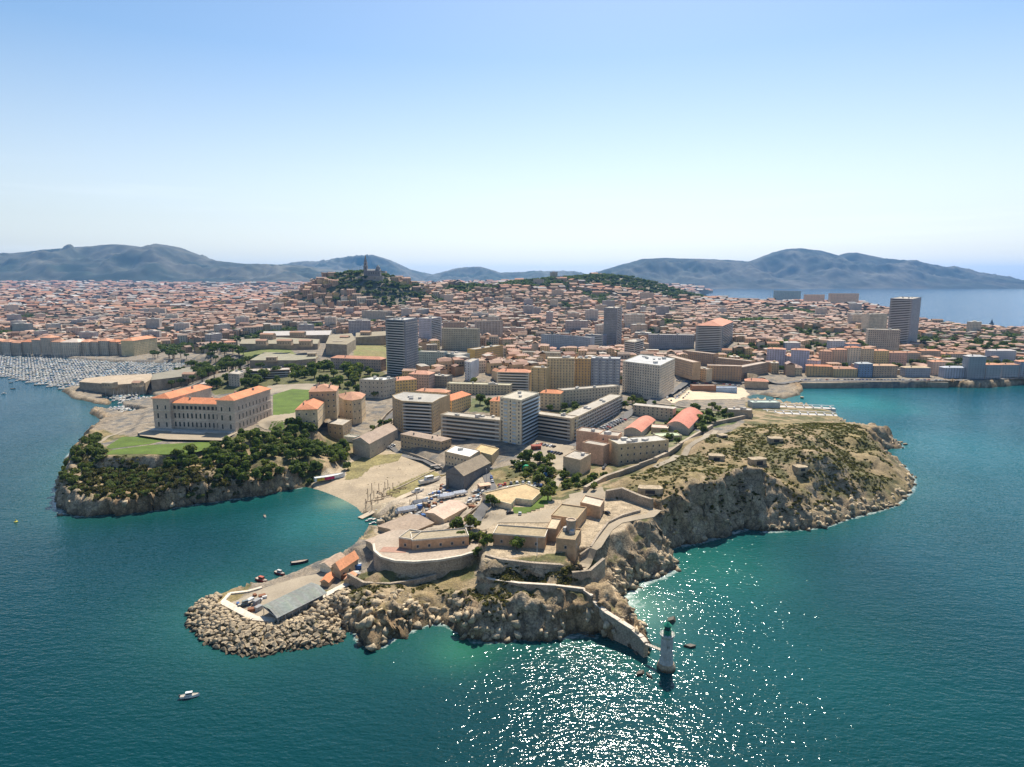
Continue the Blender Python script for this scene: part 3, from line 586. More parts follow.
def building(name, label, pts, h, depth=None, roof='flat', wall=CREAM, roofc=None, style='grid', par=None, cat='building', group=None, fl=3.1, step=3.6,
             win='plain', bal='w', z=None, huts=2, poly=None, side=None, rise=None, base=None, sill=0.0, wraps=None):
    """pts: pixels of the foot of the walls one sees, from left to right; two points need a depth, three give a rectangle"""
    W = [G(*pts[0])]
    for p in pts[1:]:
        q = P(p[0], p[1], W[0][2])
        if W[0][1] > 880 and (abs(q[1] - W[0][1]) > .10 * W[0][1] or W[0][2] > 60 or q[1] < 0): q = ((p[0] - CX) / F * zc(0, W[0][1], W[0][2]), W[0][1])
        W.append(q + (W[0][2],))
    if z is not None: W = [P(p[0], p[1], z) + (z,) for p in pts]
    zb = min(w_[2] for w_ in W); w2 = [Vector(w_[:2]) for w_ in W]
    dcam = zc(w2[0].x, w2[0].y, zb); hm_ = h * dcam / F * 1.02
    if len(w2) == 2:
        d = (w2[1] - w2[0]).normalized(); nb = Vector((-d.y, d.x)) * depth; fp = [w2[0], w2[1], w2[1] + nb, w2[0] + nb]; vis = [(0, 1)]
        vis.append((1, 2)) if (w2[1].x < 0 or d.y > .12) else vis.append((3, 0))
    elif len(w2) == 3:
        if depth:
            d = (w2[2] - w2[1]).normalized(); w2[2] = w2[1] + d * depth
        fp = [w2[0], w2[1], w2[2], w2[0] + w2[2] - w2[1]]; vis = [(0, 1), (1, 2)]
        if (fp[1] - fp[0]).cross(fp[2] - fp[1]) < 0: pass
    else:
        fp = list(w2); vis = [(i, i + 1) for i in range(len(w2) - 1)]
        dd = (w2[-1] - w2[0]).normalized(); nb = Vector((-dd.y, dd.x)) * depth; fp += [w2[-1] + nb, w2[0] + nb]
    warm = lambda c: (min(.75, c[0] * 1.14), c[1] * 1.02, c[2] * .84) if c[0] > c[2] * 1.08 else c
    wall = warm(wall)
    org = w2[0]; loc = [(p.x - org.x, p.y - org.y) for p in fp]
    FOOT.append([(p.x, p.y) for p in fp])
    root = thing(name, label, cat, (org.x, org.y, zb), 0, group)
    b = MB(); b.prism(loc, -4, hm_, 0, wall); b.obj('wall', [M['paint']], root)
    rc = roofc or (FLATR if roof == 'flat' else TERRA)
    cen = Vector((sum(p[0] for p in loc) / len(loc), sum(p[1] for p in loc) / len(loc)))
    r = MB()
    if roof == 'flat':
        ins = []; 
        for p in loc:
            v = Vector(p) - cen; ins.append(tuple(cen + v * (1 - .35 / max(v.length, 1))))
        r.prism(ins, hm_ + .02, hm_ + .12, 0, rc)
        for i in range(len(loc)):                                   # parapet round the flat roof
            j = (i + 1) % len(loc); a_, b2 = Vector(loc[i]), Vector(loc[j]); ia, ib = Vector(ins[i]), Vector(ins[j])
            ia = a_ + (ia - a_) * 1.0; ib = b2 + (ib - b2) * 1.0
            r.prism([tuple(a_), tuple(b2), tuple(ib), tuple(ia)], hm_ + .003, hm_ + .75, 0, par or jit(tuple(min(.75, x * 1.15) for x in wall), .02))
        r.obj('roof', [M['paint']], root)
        rooftop(root, loc, hm_ + .1, huts)
    else:
        e0 = Vector(loc[1]) - Vector(loc[0]); e1 = Vector(loc[2]) - Vector(loc[1]); rs = rise or max(1.6, min(e0.length, e1.length) * .19)
        ov = .6; out_ = []
        for p in loc:
            v = Vector(p) - cen; out_.append(cen + v * (1 + ov * 1.3 / max(v.length, 1)))
        zt = hm_ + .01
        if roof == 'cone' or len(loc) > 4:
            for i in range(len(out_)):
                j = (i + 1) % len(out_); r.quad([tuple(out_[i]) + (zt,), tuple(out_[j]) + (zt,), (cen.x, cen.y, zt + rs)], 0, jit(rc))
        else:
            lng = 0 if (e0.length >= e1.length) else 1
            if side is not None: lng = side
            A = [out_[(k + lng) % 4] for k in range(4)]             # A0-A1 along the ridge
            ux = (A[1] - A[0]).normalized(); wd = (A[2] - A[1]).length; hipl = 0 if roof == 'gable' else wd * .42
            r1 = (A[0] + A[3]) / 2 + ux * hipl; r2 = (A[1] + A[2]) / 2 - ux * hipl; zr = zt + rs
            T = lambda p, z_: (p.x, p.y, z_)
            r.quad([T(A[0], zt), T(A[1], zt), T(r2, zr), T(r1, zr)], 0, rc); r.quad([T(A[2], zt), T(A[3], zt), T(r1, zr), T(r2, zr)], 0, rc)
            ec = wall if roof == 'gable' else rc
            r.quad([T(A[1], zt), T(A[2], zt), T(r2, zr)], 0, ec); r.quad([T(A[3], zt), T(A[0], zt), T(r1, zr)], 0, ec)
        r.quad([tuple(p) + (zt - .12,) for p in out_][::-1], 0, wall)
        ro = r.obj('roof', [M['paint']], root)
        for k in range(max(0, huts - 1)):
            p = out_[k % len(out_)]; q = cen + (p - cen) * .45; ch = MB(); ch.box(-.6, -.4, 0, .6, .4, 1.3 + rs * .6, 0, jit((.5, .4, .3))); ch.obj('chimney', [M['paint']], ro, (q.x, q.y, zt + rs * .25))
    rest = []
    if style:
        sts = style if isinstance(style, (list, tuple)) else [style] * len(vis)
        for (i, j), st in zip(vis, sts):
            if st: facade(root, loc[i], loc[j], sill, hm_ - .2, st, fl, step, win, bal=bal, rest=rest)
    merge_rest(root, rest)
    return root, hm_

# ------------------------------------------------------------------ the palace
def palace():
    A = Vector(P(155, 429, 25)); B_ = Vector(P(236, 432, 25)); e_ = (B_ - A); L = e_.length; rz = math.atan2(e_.y, e_.x)
    root = thing('palace', 'long cream palace with orange tiled wings standing above the lawns of the headland', 'palace', (A.x, A.y, 25), rz)
    D = 56; hw = 25.5; wl = 15; cw = (.54, .44, .35); hc = 21.5
    FOOT.append([(A + Vector((math.cos(rz) * u - math.sin(rz) * v, math.sin(rz) * u + math.cos(rz) * v)))[:] for u, v in ((-2, -8), (L + 2, -8), (L + 2, D + 2), (-2, D + 2))])
    def block(x0, y0, x1, y1, h, axis):
        b = MB(); b.prism([(x0, y0), (x1, y0), (x1, y1), (x0, y1)], -3, h, 0, cw); o = b.obj('wall', [M['paint']], root)
        c = MB()
        for z_, p_, t_ in ((7.6, .25, .5), (15.2, .3, .5), (h - .7, .6, .7)):
            c.prism([(x0 - p_, y0 - p_), (x1 + p_, y0 - p_), (x1 + p_, y1 + p_), (x0 - p_, y1 + p_)], z_, z_ + t_, 0, (.62, .55, .45), bottom=True)
        c.obj('cornice', [M['paint']], o)
        r = MB(); r.gable(x0, y0, x1, y1, h, h + .02, h + 3.4, axis, 1.0, cw, (.56, .21, .10), hip=6, roof_only=True)
        ro = r.obj('roof', [M['paint']], root)
        for k in range(2):
            ch = MB(); ch.box(-.8, -.5, 0, .8, .5, 2.2, 0, cw)
            ch.obj('chimney', [M['paint']], ro, ((x0 + x1) / 2 + (k - .5) * (x1 - x0) * .4, (y0 + y1) / 2 + (k - .5) * (y1 - y0) * .3, h + 1.8))
    block(0, 0, wl, D, hw, 'y'); block(L - wl, 0, L, D, hw, 'y'); block(wl + .05, 3, L - wl - .05, 19, hc, 'x')
    arch = MB(); arch.box(-.55, -.08, 0, .55, 0, 2.6, 1, (.6, .54, .44)); arch.quad([(-.42, -.1, 0), (.42, -.1, 0), (.42, -.1, 2.0), (.2, -.1, 2.4), (-.2, -.1, 2.4), (-.42, -.1, 2.0)], 0)
    wm = arch.mesh('arched_window', [M['glass'], M['paint']])
    n = 0
    for fl_, (z, s) in enumerate(((2.2, 1.65), (9.2, 1.75), (16.6, 1.4))):
        for k in range(11):
            if fl_ == 2: continue
            link('window', wm, root, (wl + (L - 2 * wl) * (k + .5) / 11, 2.96, z), 0, (s, 1, s))
        for x in (4, wl - 4, L - wl + 4, L - 4): link('window', wm, root, (x, -.02, z), 0, (s, 1, s))
        for k in range(9): link('window', wm, root, (L + .02, 5 + (D - 8) * (k + .2) / 9, z), math.pi / 2, (s, 1, s))
    # open attic gallery of the middle block and its columns
    for k in range(12):
        b = MB(); b.box(-.3, -.35, 0, .3, -.05, 4.4, 0, cw); b.obj('pilaster', [M['paint']], root, (wl + (L - 2 * wl) * (k + .0) / 11 + .3, 2.95, 15.7))
    for k in range(11): link('window', WIN['dark'], root, (wl + (L - 2 * wl) * (k + .5) / 11, 2.96, 16.4), 0, (2.2, 1, 2.9))
    b = MB(); b.box(0, -7, -3, L, -.3, .9, 0, (.40, .37, .33), (.46, .42, .36)); b.obj('terrace', [M['paint']], root)
    for z_, x0, x1 in ((.9, L * .3, L * .7),):
        for k in range(4):
            b = MB(); b.box(x0, -8 - k * .8, -.5, x1, -7 - k * .8 - .02, .8 - k * .25, 0, (.5, .46, .4)); b.obj('step', [M['paint']], root)
palace()

# ------------------------------------------------------------------ buildings near the boatyard and the headland
bd = building
bd('villa', 'low cream villa with a raised orange roof, beside the palace gardens', [(296,425),(318,424),(326,414)], 15, roof='hip', wall=CREAM, style='grid', step=4.5, fl=6)
bd('mansion', 'tall square stone mansion with orange roof and many chimneys behind the low villa', [(310,415),(337,414)], 23, 26, 'hip', STONE, TERRA2, fl=5, step=4, huts=5)
bd('round_mansion', 'polygonal cream building under a cone of orange tiles', [(341,418),(345,421),(353,422),(362,420),(366,415)], 21, 14, 'cone', CREAM, TERRA2, fl=6, step=4, rise=5)
bd('annexe', 'small flat-roofed grey annexe between trees and the polygonal building', [(328,434),(343,436),(352,430)], 10, wall=STONE, fl=4, step=5, huts=0)
bd('kiosk', 'small white flat-roofed hut beside the long boatyard shed', [(344,442),(355,443)], 5, 8, wall=WHITE, style=None, huts=0)
bd('shed', 'long grey shed with a low patchy tiled roof at the top of the boatyard beach', [(353,453),(370,457),(398,441)], 13, roof='gable', wall=(.42,.40,.37), roofc=TILEG, side=1, style=[None,'grid'], fl=8, step=9, huts=0, cat='shed')
bd('workshop', 'long old stone workshop with two rows of arched openings below the balcony apartments', [(401,448),(441,456)], 14, 13, 'hip', STONE, TILEG, fl=4.4, step=3.4, huts=4, rise=1.2)
bd('curved_apartments', 'curved apartment block with white balcony bands and a white roof rim', [(393,424),(396,428),(403,431),(433,433),(440,428)], 28, 22, 'flat', (.44,.36,.25), (.33,.31,.27), ['grid','grid','balcony','grid'], cat='apartment block', huts=3)
bd('apartment_house', 'yellow apartment house with a bright orange roof behind the balcony block', [(441,414),(452,417),(471,410)], 16, roof='hip', wall=(.56,.44,.26), roofc=(.56,.2,.09), cat='apartment block')
bd('apartment_house', 'long yellow apartment house with faded orange roof, seen over the curved block', [(416,405),(446,407)], 14, 12, 'hip', (.56,.46,.29), TERRA3, cat='apartment block')
bd('slab_block', 'long low apartment slab with horizontal window bands and a blank beige end', [(440,437),(447,440),(501,445)], 23, 12, 'flat', (.52,.45,.34), style=[None,None], cat='apartment block') if 0 else None
bd('slab_block', 'long five-storey apartment slab with dark window bands beside the white tower', [(441,438),(501,445)], 23, 13, 'flat', (.50,.45,.37), style='band', cat='apartment block', huts=5)
bd('tower_block', 'pale tower block with blue balcony strips, standing between two long slabs', [(500,441),(521,445),(539,435)], 43, None, 'flat', (.60,.57,.50), (.42,.38,.30), ['tower','balcony'], cat='tower', bal='b', huts=3)
bd('slab_block', 'low cream apartment wing with window bands just beside the pale tower', [(533,435),(571,441)], 21, 12, 'flat', (.52,.46,.36), style='band', cat='apartment block', huts=2)
bd('slab_block', 'long apartment wing with zigzag blue and white balconies facing the parked cars', [(574,440),(622,413)], 21, 13, 'flat', (.52,.46,.36), style='zig', step=4.2, cat='apartment block', bal='b', huts=6)
bd('slab_block', 'grey rear wing closing the courtyard of the zigzag-balcony building', [(563,406),(619,401)], 15, 12, 'flat', (.48,.45,.40), style='grid', cat='apartment block', huts=4)
bd('apartment_house', 'small cream house with orange roof inside the courtyard wall beside the tower', [(540,408),(560,409)], 15, 14, 'hip', CREAM, (.56,.22,.10), cat='apartment block')
bd('apartment_house', 'cream block with orange roof hidden behind the pale tower', [(490,423),(515,424)], 22, 16, 'hip', (.56,.46,.32), (.52,.2,.1), cat='apartment block')
bd('pink_block', 'tall pink research block with blank walls next to the long stone building', [(598,460),(617,462)], 25, 13, 'flat', PINK, cat='office block', step=6, fl=4.5, huts=1)
bd('pink_block', 'square pink block at the end of the zigzag-balcony wing', [(576,452),(599,455)], 21, 13, 'flat', PINK, cat='office block', style=None, huts=1)
bd('pink_block', 'lower pink block wedged in front of the two tall pink ones', [(582,462),(603,466)], 19, 9, 'flat', PINK, cat='office block', style=None, huts=0)
bd('lecture_hall', 'beige hall with a blank wall and a small courtyard, in front of the pink blocks', [(563,474),(580,478),(602,464)], 17, 18, 'flat', (.50,.41,.32), cat='hall', style=None, huts=1)
bd('long_institute', 'long cream stone building with skylights behind the fort wall', [(618,465),(668,460)], 20, 16, 'flat', (.50, .44, .33), (.42,.40,.35), fl=4.2, step=4.6, huts=6, cat='building')
def barrel(name, label, pts, h, c):
    W = [G(*p) for p in pts]; a_, b_, d_ = [Vector(w_[:2]) for w_ in W]; zb = min(w_[2] for w_ in W)
    e0 = b_ - a_; e1 = d_ - b_; hm_ = h * zc(a_.x, a_.y, zb) / F; root = thing(name, label, 'hall', (a_.x, a_.y, zb)); FOOT.append([tuple(p) for p in (a_, b_, d_, a_ + e1)])
    m = MB(); m.prism([(0, 0), tuple(e0), tuple(e0 + e1), tuple(e1)], -3, hm_, 0, (.50, .43, .34)); m.obj('wall', [M['paint']], root)
    r = MB(); n = 8; ring = []
    for k in range(n + 1):
        t = k / n; z = hm_ + math.sin(math.pi * t) * e0.length * .2; o = e0 * (t * 1.06 - .03); ring.append((o, z))
    for k in range(n):
        (o1, z1), (o2, z2) = ring[k], ring[k + 1]; s_ = -e1.normalized() * .5; f_ = e1 + e1.normalized() * .5
        r.quad([tuple(o1 + s_) + (z1,), tuple(o2 + s_) + (z2,), tuple(o2 + f_) + (z2,), tuple(o1 + f_) + (z1,)], 0, c)
    r.quad([tuple(o) + (z,) for o, z in ring], 0, (.5, .42, .33)); r.quad([tuple(o + e1) + (z,) for o, z in ring][::-1], 0, (.5, .42, .33))
    r.obj('roof', [M['paint']], root)
    facade(root, tuple(e0), tuple(e0 + e1), 0, hm_ - .3, 'grid', 5, 4.5)
barrel('barrel_hall', 'salmon barrel-roofed hall beside the square of grass', [(624,435),(641,438),(655,425)], 6, (.52, .21, .14))
barrel('barrel_hall', 'larger salmon barrel-roofed hall next to the green garden', [(667,431),(688,435),(702,419)], 7, (.50, .19, .13))
bd('link_building', 'low pink flat roof joining the two salmon-roofed halls', [(651,433),(668,434)], 5, 14, 'flat', (.5,.42,.33), (.55,.40,.33), style=None, huts=0)
bd('long_building', 'long low building with grey roof behind the salmon-roofed halls', [(633,414),(673,418)], 9, 10, 'hip', (.46,.42,.35), (.46,.41,.34), rise=1, step=4, huts=0)
bd('green_roof_hut', 'low hut with a pale green roof behind the long institute', [(658,441),(682,440)], 4, 12, 'flat', (.5,.47,.38), (.40,.46,.30), style=None, huts=0)
# around the fort road
bd('boathouse', 'big dark gabled boathouse with an asbestos-brown roof at the head of the slipways', [(446,487),(464,492),(490,478)], 16, roof='gable', wall=(.16,.16,.16), roofc=(.25,.20,.14), side=1, style=None, rise=5, huts=0, cat='boathouse')
bd('workshop', 'long low workshop with a pinkish sheet roof among the boats on cradles', [(426,520),(444,527),(467,514)], 8, roof='gable', wall=(.46,.42,.36), roofc=(.50,.37,.28), side=1, style=[None,'grid'], fl=5, step=7, rise=1.6, huts=0, cat='workshop')
bd('office', 'white-roofed two-storey office behind the dark boathouse', [(445,465),(470,471),(480,464)], 13, roof='flat', wall=(.50,.44,.36), roofc=(.66,.64,.60), step=3, fl=4, huts=1)
bd('workshop', 'ochre-roofed low workshop between the office and the shaded street', [(474,460),(492,465),(499,458)], 9, roof='flat', wall=(.5,.42,.28), roofc=(.46,.35,.18), style=None, huts=0)
bd('hut', 'pink-fronted hut beside the round tree above the workshop', [(455,530),(464,531)], 7, 7, 'hip', (.50,.22,.2), (.36,.26,.2), step=3, fl=4, huts=0, cat='hut')
bd('shed', 'brown flat-gabled boat shed at the water with ribbed roof', [(378,531),(402,541),(430,529)], 5, 24, 'gable', (.36,.30,.24), (.29,.22,.16), side=1, style=None, rise=1.5, huts=0, cat='shed')
bd('shed', 'smaller brown boat shed on the quay, nearest the stone terrace', [(366,546),(378,556),(398,548)], 6, 18, 'gable', (.38,.33,.27), (.36,.28,.21), side=1, style=None, rise=1.5, huts=0, cat='shed')
bd('flat_house', 'house with a broad sand-coloured flat roof and white walls on the lawn', [(499,507),(511,510),(516,504),(532,506),(543,496)], 5, 17, 'flat', (.62,.56,.46), (.44,.32,.17), [None,'grid',None,None], step=4, fl=5, huts=0)
bd('terrace_house', 'flat-roofed terracotta house with white roof edge on the round stone terrace', [(413,553),(430,551),(470,546)], 12, 9, 'flat', (.45,.30,.21), (.47,.40,.28), ['grid','grid'], fl=5, step=4.5, huts=0, z=15.6) if 0 else None
bd('terrace_house', 'flat-roofed terracotta house with white roof edge on the round stone terrace', [(412,551),(469,546)], 10, 10, 'flat', (.45,.30,.21), (.31,.255,.17), 'grid', fl=4.5, step=4.5, huts=0, z=15.6, par=(.62,.56,.46))
bd('terrace_pavilion', 'short end pavilion of the terracotta house, over the round terrace corner', [(399,548),(411.6,550)], 10, 11, 'flat', (.42,.27,.19), (.31,.255,.17), 'grid', fl=4.5, step=4, huts=0, z=15.6, par=(.62,.56,.46))
bd('barracks', 'long flat-roofed stone barracks with a white parapet inside the fort', [(493,545),(545,549)], 11, 11, 'flat', (.36,.26,.19), (.29,.23,.14), 'grid', fl=6, step=6, huts=0, z=22, par=(.60,.53,.42))
bd('fort_keep', 'square stone keep of the fort with an open roof terrace', [(556,551),(575,553),(585,534)], 12, 14, 'flat', (.38,.29,.21), (.29,.23,.14), ['grid','grid'], fl=6, step=6, huts=2, z=22, cat='fort')
bd('fort_gatehouse', 'stone gatehouse filling the corner between the barracks and the keep', [(546,541),(556,542)], 12, 14, 'flat', (.36,.27,.2), (.45,.37,.25), style=None, huts=0, z=22, cat='fort')
bd('fort_hall', 'flat-roofed fort hall with raised rim behind the keep', [(551,527),(577,531),(587,518)], 11, 18, 'flat', (.40,.31,.22), (.29,.23,.14), style=None, huts=0, z=22, cat='fort')
bd('fort_store', 'trapezoid stone store standing near the car on the fort yard', [(580,514),(600,519),(606,508)], 11, 12, 'flat', (.38,.29,.22), (.50,.43,.33), style=None, huts=0, z=22, cat='fort')
def turret(x, y, z, r_, h, label, c=(.38, .3, .22)):
    X, Y = P(x, y, z); b = MB(); b.lathe([(r_ * 1.05, -3), (r_, 0), (r_, h), (r_ * 1.15, h + .1), (r_ * 1.15, h + .8), (r_ * .8, h + .8), (r_ * .8, h + .4)], 14, 0, c)
    tag(b.obj('turret', [M['paint']], None, (X, Y, z)), label, 'turret')
turret(571, 530, 28, 2.2, 4.5, 'small round stone turret on the roof of the fort keep')
# ------------------------------------------------------------------ breakwater
def warehouse():
    q = [P(262,605,7.5), P(300,578,7.5), P(327,592,7.5), P(277,617,7.5)]; q = [Vector(p) for p in q]; o = q[3]
    root = thing('warehouse', 'wide grey corrugated roof on posts over the breakwater store', 'warehouse', (o.x, o.y, 3)); L = [p - o for p in q]
    FOOT.append([tuple(p) for p in q])
    ux = (L[2] - L[3]); uy = (L[0] - L[3])
    r = MB(); mid0, mid1 = L[3] + uy / 2, L[2] + uy / 2; far_ = L[2] + uy
    T = lambda p, z: (p.x, p.y, z); c = (.20, .215, .19)
    n = 26
    for s0, s1, z0, z1 in ((L[3], mid0, 4.2, 5.4), (mid0, L[0], 5.4, 4.2)):
        for k in range(n):
            a_, b_ = ux * (k / n), ux * ((k + .93) / n); cc = jit(c, .06)
            r.quad([T(s0 + a_, z0), T(s0 + b_, z0), T(s1 + b_, z1), T(s1 + a_, z1)], 0, cc)
            b2 = ux * ((k + 1) / n); r.quad([T(s0 + b_, z0 - .12), T(s0 + b2, z0 - .12), T(s1 + b2, z1 - .12), T(s1 + b_, z1 - .12)], 0, tuple(x * .7 for x in c))
    r.quad([T(L[3], 3.95), T(L[0], 3.95), T(L[3] + ux + uy, 3.95), T(L[3] + ux, 3.95)], 0, (.2, .2, .19))
    for p_, q_ in ((L[3], L[3] + ux), (L[0], L[3] + ux + uy), (L[3], L[0]), (L[3] + ux, L[3] + ux + uy)): r.bar(T(p_, 4.05), T(q_, 4.05), .16, 0, (.35, .35, .33))
    r.obj('roof', [M['paint']], root)
    pm = MB(); pm.bar((0, 0, -.1), (0, 0, 4), .16, 0, (.3, .3, .3)); pm = pm.mesh('post', [M['paint']])
    for k in range(8):
        for s_ in (.02, .98): p = L[3] + ux * (.02 + .96 * k / 7) + uy * s_; link('post', pm, root, (p.x, p.y, 0))
    w_ = MB(); a_ = L[3] + ux * .25 + uy * .12; w_.prism([tuple(a_), tuple(a_ + ux * .7), tuple(a_ + ux * .7 + uy * .8), tuple(a_ + uy * .8)], -.1, 3.9, 0, (.33, .31, .27)); w_.obj('wall', [M['paint']], root)
warehouse()
bd('quay_house', 'orange-roofed stone house at the root of the breakwater', [(333,575),(341,580),(354,571)], 10, 14, 'gable', (.44,.36,.28), (.55,.24,.12), side=1, fl=4, step=4, rise=3, z=3, huts=0, style=[None,'grid'], cat='house')
bd('quay_house', 'white-walled shed with brown roof adjoining the orange-roofed quay house', [(320,571),(331,574),(343,566)], 7, 12, 'gable', WHITE, (.38,.28,.2), side=1, rise=2, z=3, huts=0, style=None, cat='house')
bd('hut', 'little orange-roofed hut at the corner of the corrugated warehouse', [(321,586),(329,587),(334,581)], 5, 7, 'gable', (.45,.36,.28), (.56,.22,.1), side=1, rise=1.5, z=3, huts=0, style=None, cat='hut')
bd('hut', 'low orange lean-to beneath the stone terrace wall', [(345,583),(352,584),(358,576)], 4, 6, 'gable', (.45,.38,.3), (.55,.28,.16), side=1, rise=1.3, z=4, huts=0, style=None, cat='hut')

# ------------------------------------------------------------------ flat surfaces: lawns, roads, paths (sheets just above the ground)
def sheet(name, poly, mat, z=None, off=.12, step=2.5, label=None, samp=1):
    """a sheet following the ground; edges subdivided"""
    pts = [G(x, y) if z is None else P(x, y, z) + (z,) for x, y in poly]; b = MB()
    pl = [(p[0], p[1]) for p in pts]
    if z is not None:
        b.quad([(p[0], p[1], z + off) for p in pl]); o = b.obj(name, [mat]); return tag(o, kind='structure')
    xs = np.array([p[0] for p in pl]); ys_ = np.array([p[1] for p in pl])
    X, Y = np.meshgrid(np.arange(xs.min(), xs.max() + step, step), np.arange(ys_.min(), ys_.max() + step, step))
    ins = inpoly(X, Y, pl); Z = hgt(X, Y) + off; idx = np.arange(X.size).reshape(X.shape)
    k = ins[:-1, :-1] | ins[1:, 1:] | ins[:-1, 1:] | ins[1:, :-1]
    Fq = np.stack([idx[:-1, :-1], idx[:-1, 1:], idx[1:, 1:], idx[1:, :-1]], -1)[k]
    me = quadmesh(name, np.stack([X, Y, Z], -1).reshape(-1, 3), Fq, [mat]); return tag(link(name, me), kind='structure')
def ribbon(name, pts, w_, mat, off=.18, zs=None, kerb=None, world=False):
    W = [Vector(p) if world else (Vector(G(*p)) if zs is None else Vector(P(p[0], p[1], zs[i]) + (zs[i],))) for i, p in enumerate(pts)]
    pp = []
    for i in range(len(W) - 1):
        n = max(1, int((W[i + 1] - W[i]).length / 3)); pp += [W[i].lerp(W[i + 1], k / n) for k in range(n)]
    pp.append(W[-1]); b = MB(); L = []
    for i, p in enumerate(pp):
        d = (pp[min(i + 1, len(pp) - 1)] - pp[max(i - 1, 0)]); d.z = 0; d.normalize(); nn = Vector((-d.y, d.x, 0)) * w_ / 2
        z = p.z if zs is not None else max(float(hgt(p.x, p.y)), float(hgt(p.x + nn.x, p.y + nn.y)), float(hgt(p.x - nn.x, p.y - nn.y)))
        L.append((p.x - nn.x, p.y - nn.y, p.x + nn.x, p.y + nn.y, z + off))
    for i in range(len(L) - 1):
        a_, c_ = L[i], L[i + 1]; b.quad([(a_[0], a_[1], a_[4]), (c_[0], c_[1], c_[4]), (c_[2], c_[3], c_[4]), (a_[2], a_[3], a_[4])])
        if kerb:
            for u, v in ((0, 1), (2, 3)): b.quad([(a_[u], a_[v], a_[4] - kerb), (c_[u], c_[v], c_[4] - kerb), (c_[u], c_[v], c_[4]), (a_[u], a_[v], a_[4])])
    return tag(b.obj(name, [mat]), kind='structure')
sheet('lawn', [(106,447),(122,437),(163,436),(167,440),(150,444),(110,449)], M['lawn'], 23.5)
sheet('lawn', [(104,455),(112,450),(150,445),(222,441),(224,444),(187,455),(140,454)], M['lawn'], 23.5)
sheet('palace_court', [(138,433),(152,427),(240,432),(222,441),(168,440),(140,436)], M['paving'], 24.6, .5)
sheet('lawn', [(273,395),(292,389),(311,390),(311,407),(290,414),(273,416)], M['lawn'], 26.5)
sheet('garden_path', [(256,420),(273,416),(292,414),(312,408),(314,412),(296,420),(262,428)], M['gravel'], off=.25)
sheet('lawn', [(270,425),(282,421),(283,430),(276,432)], M['lawn'], off=.25)
sheet('square', [(268,386),(330,385),(338,388),(312,390),(272,394)], M['gravel'], off=.2)
ribbon('garden_path', [(97,445),(106,438),(126,430),(148,424)], 3, M['gravel'])
ribbon('road', [(450,470),(468,462),(486,474),(492,490),(489,506),(478,520),(470,528)], 6.5, M['asphalt'], kerb=.12)
sheet('forecourt', [(482,517),(497,511),(520,514),(556,510),(574,494),(600,488),(606,494),(575,514),(552,523),(497,523),(484,530)], M['paving'], off=.22)
sheet('parking_lot', [(520,452),(535,443),(572,446),(566,458),(560,470),(535,462)], M['gravel'], off=.25)
ribbon('coast_path', [(660,512),(650,516),(632,519),(618,522),(608,529),(601,541),(596,552),(588,560),(576,566)], 5.2, M['paving'], off=.3, kerb=.3)
sheet('grass_bank', [(513,514),(524,513),(540,507),(551,499),(548,496),(541,499),(532,508),(515,509)], M['lawn'], off=.3)
sheet('quayside', [(238,600),(264,588),(300,577),(330,572),(330,580),(300,600),(276,620),(256,620),(222,606)], M['gravel'], 3.0, .12)
def apron(pts, w_, z, name='parapet', label='', lab=None, h=1.0):
    W = [Vector(P(x, y, z)) for x, y in pts]; b = MB()
    for i in range(len(W) - 1):
        d = (W[i + 1] - W[i]).normalized(); n = Vector((-d.y, d.x)) * w_ / 2; b.prism([tuple(W[i] - n), tuple(W[i + 1] - n), tuple(W[i + 1] + n), tuple(W[i] + n)], z - 2, z + h + i * .004, 0, (.60, .52, .41))
    return tag(b.obj(name, [M['paint']]), label, 'wall')
apron([(222,603),(254,620),(276,622),(350,584)], 3.4, 3, 'breakwater_wall', 'pale concrete rim wall along the rubble side of the breakwater')
apron([(222,603),(230,594),(248,592),(262,588)], 1.6, 3, 'breakwater_wall', 'thin curved pale rim on the harbour side of the breakwater tip', h=.6)
# sand of the city beach
sheet('beach', [(690,390),(742,388),(748,394),(740,399),(690,400),(672,404),(668,400)], M['sand'], off=.3)
sheet('beach', [(312,489),(332,478),(350,462),(365,452),(402,452),(425,464),(438,472),(420,486),(392,500),(374,512),(362,510),(345,499)], painted('boatyard_sand', .95, .06, .16, .7, .16, col=(.35, .28, .19)), off=.1)
M['drygrass'] = painted('dry_grass', .95, .1, .3, .8, .35, col=(.20, .17, .07))
sheet('grass_patch', [(350,464),(366,456),(402,454),(398,461),(372,466),(358,478),(346,480)], M['drygrass'], off=.2, step=1.5)
sheet('grass_patch', [(386,493),(404,483),(432,471),(438,475),(414,489),(398,498)], M['drygrass'], off=.2, step=1.5)

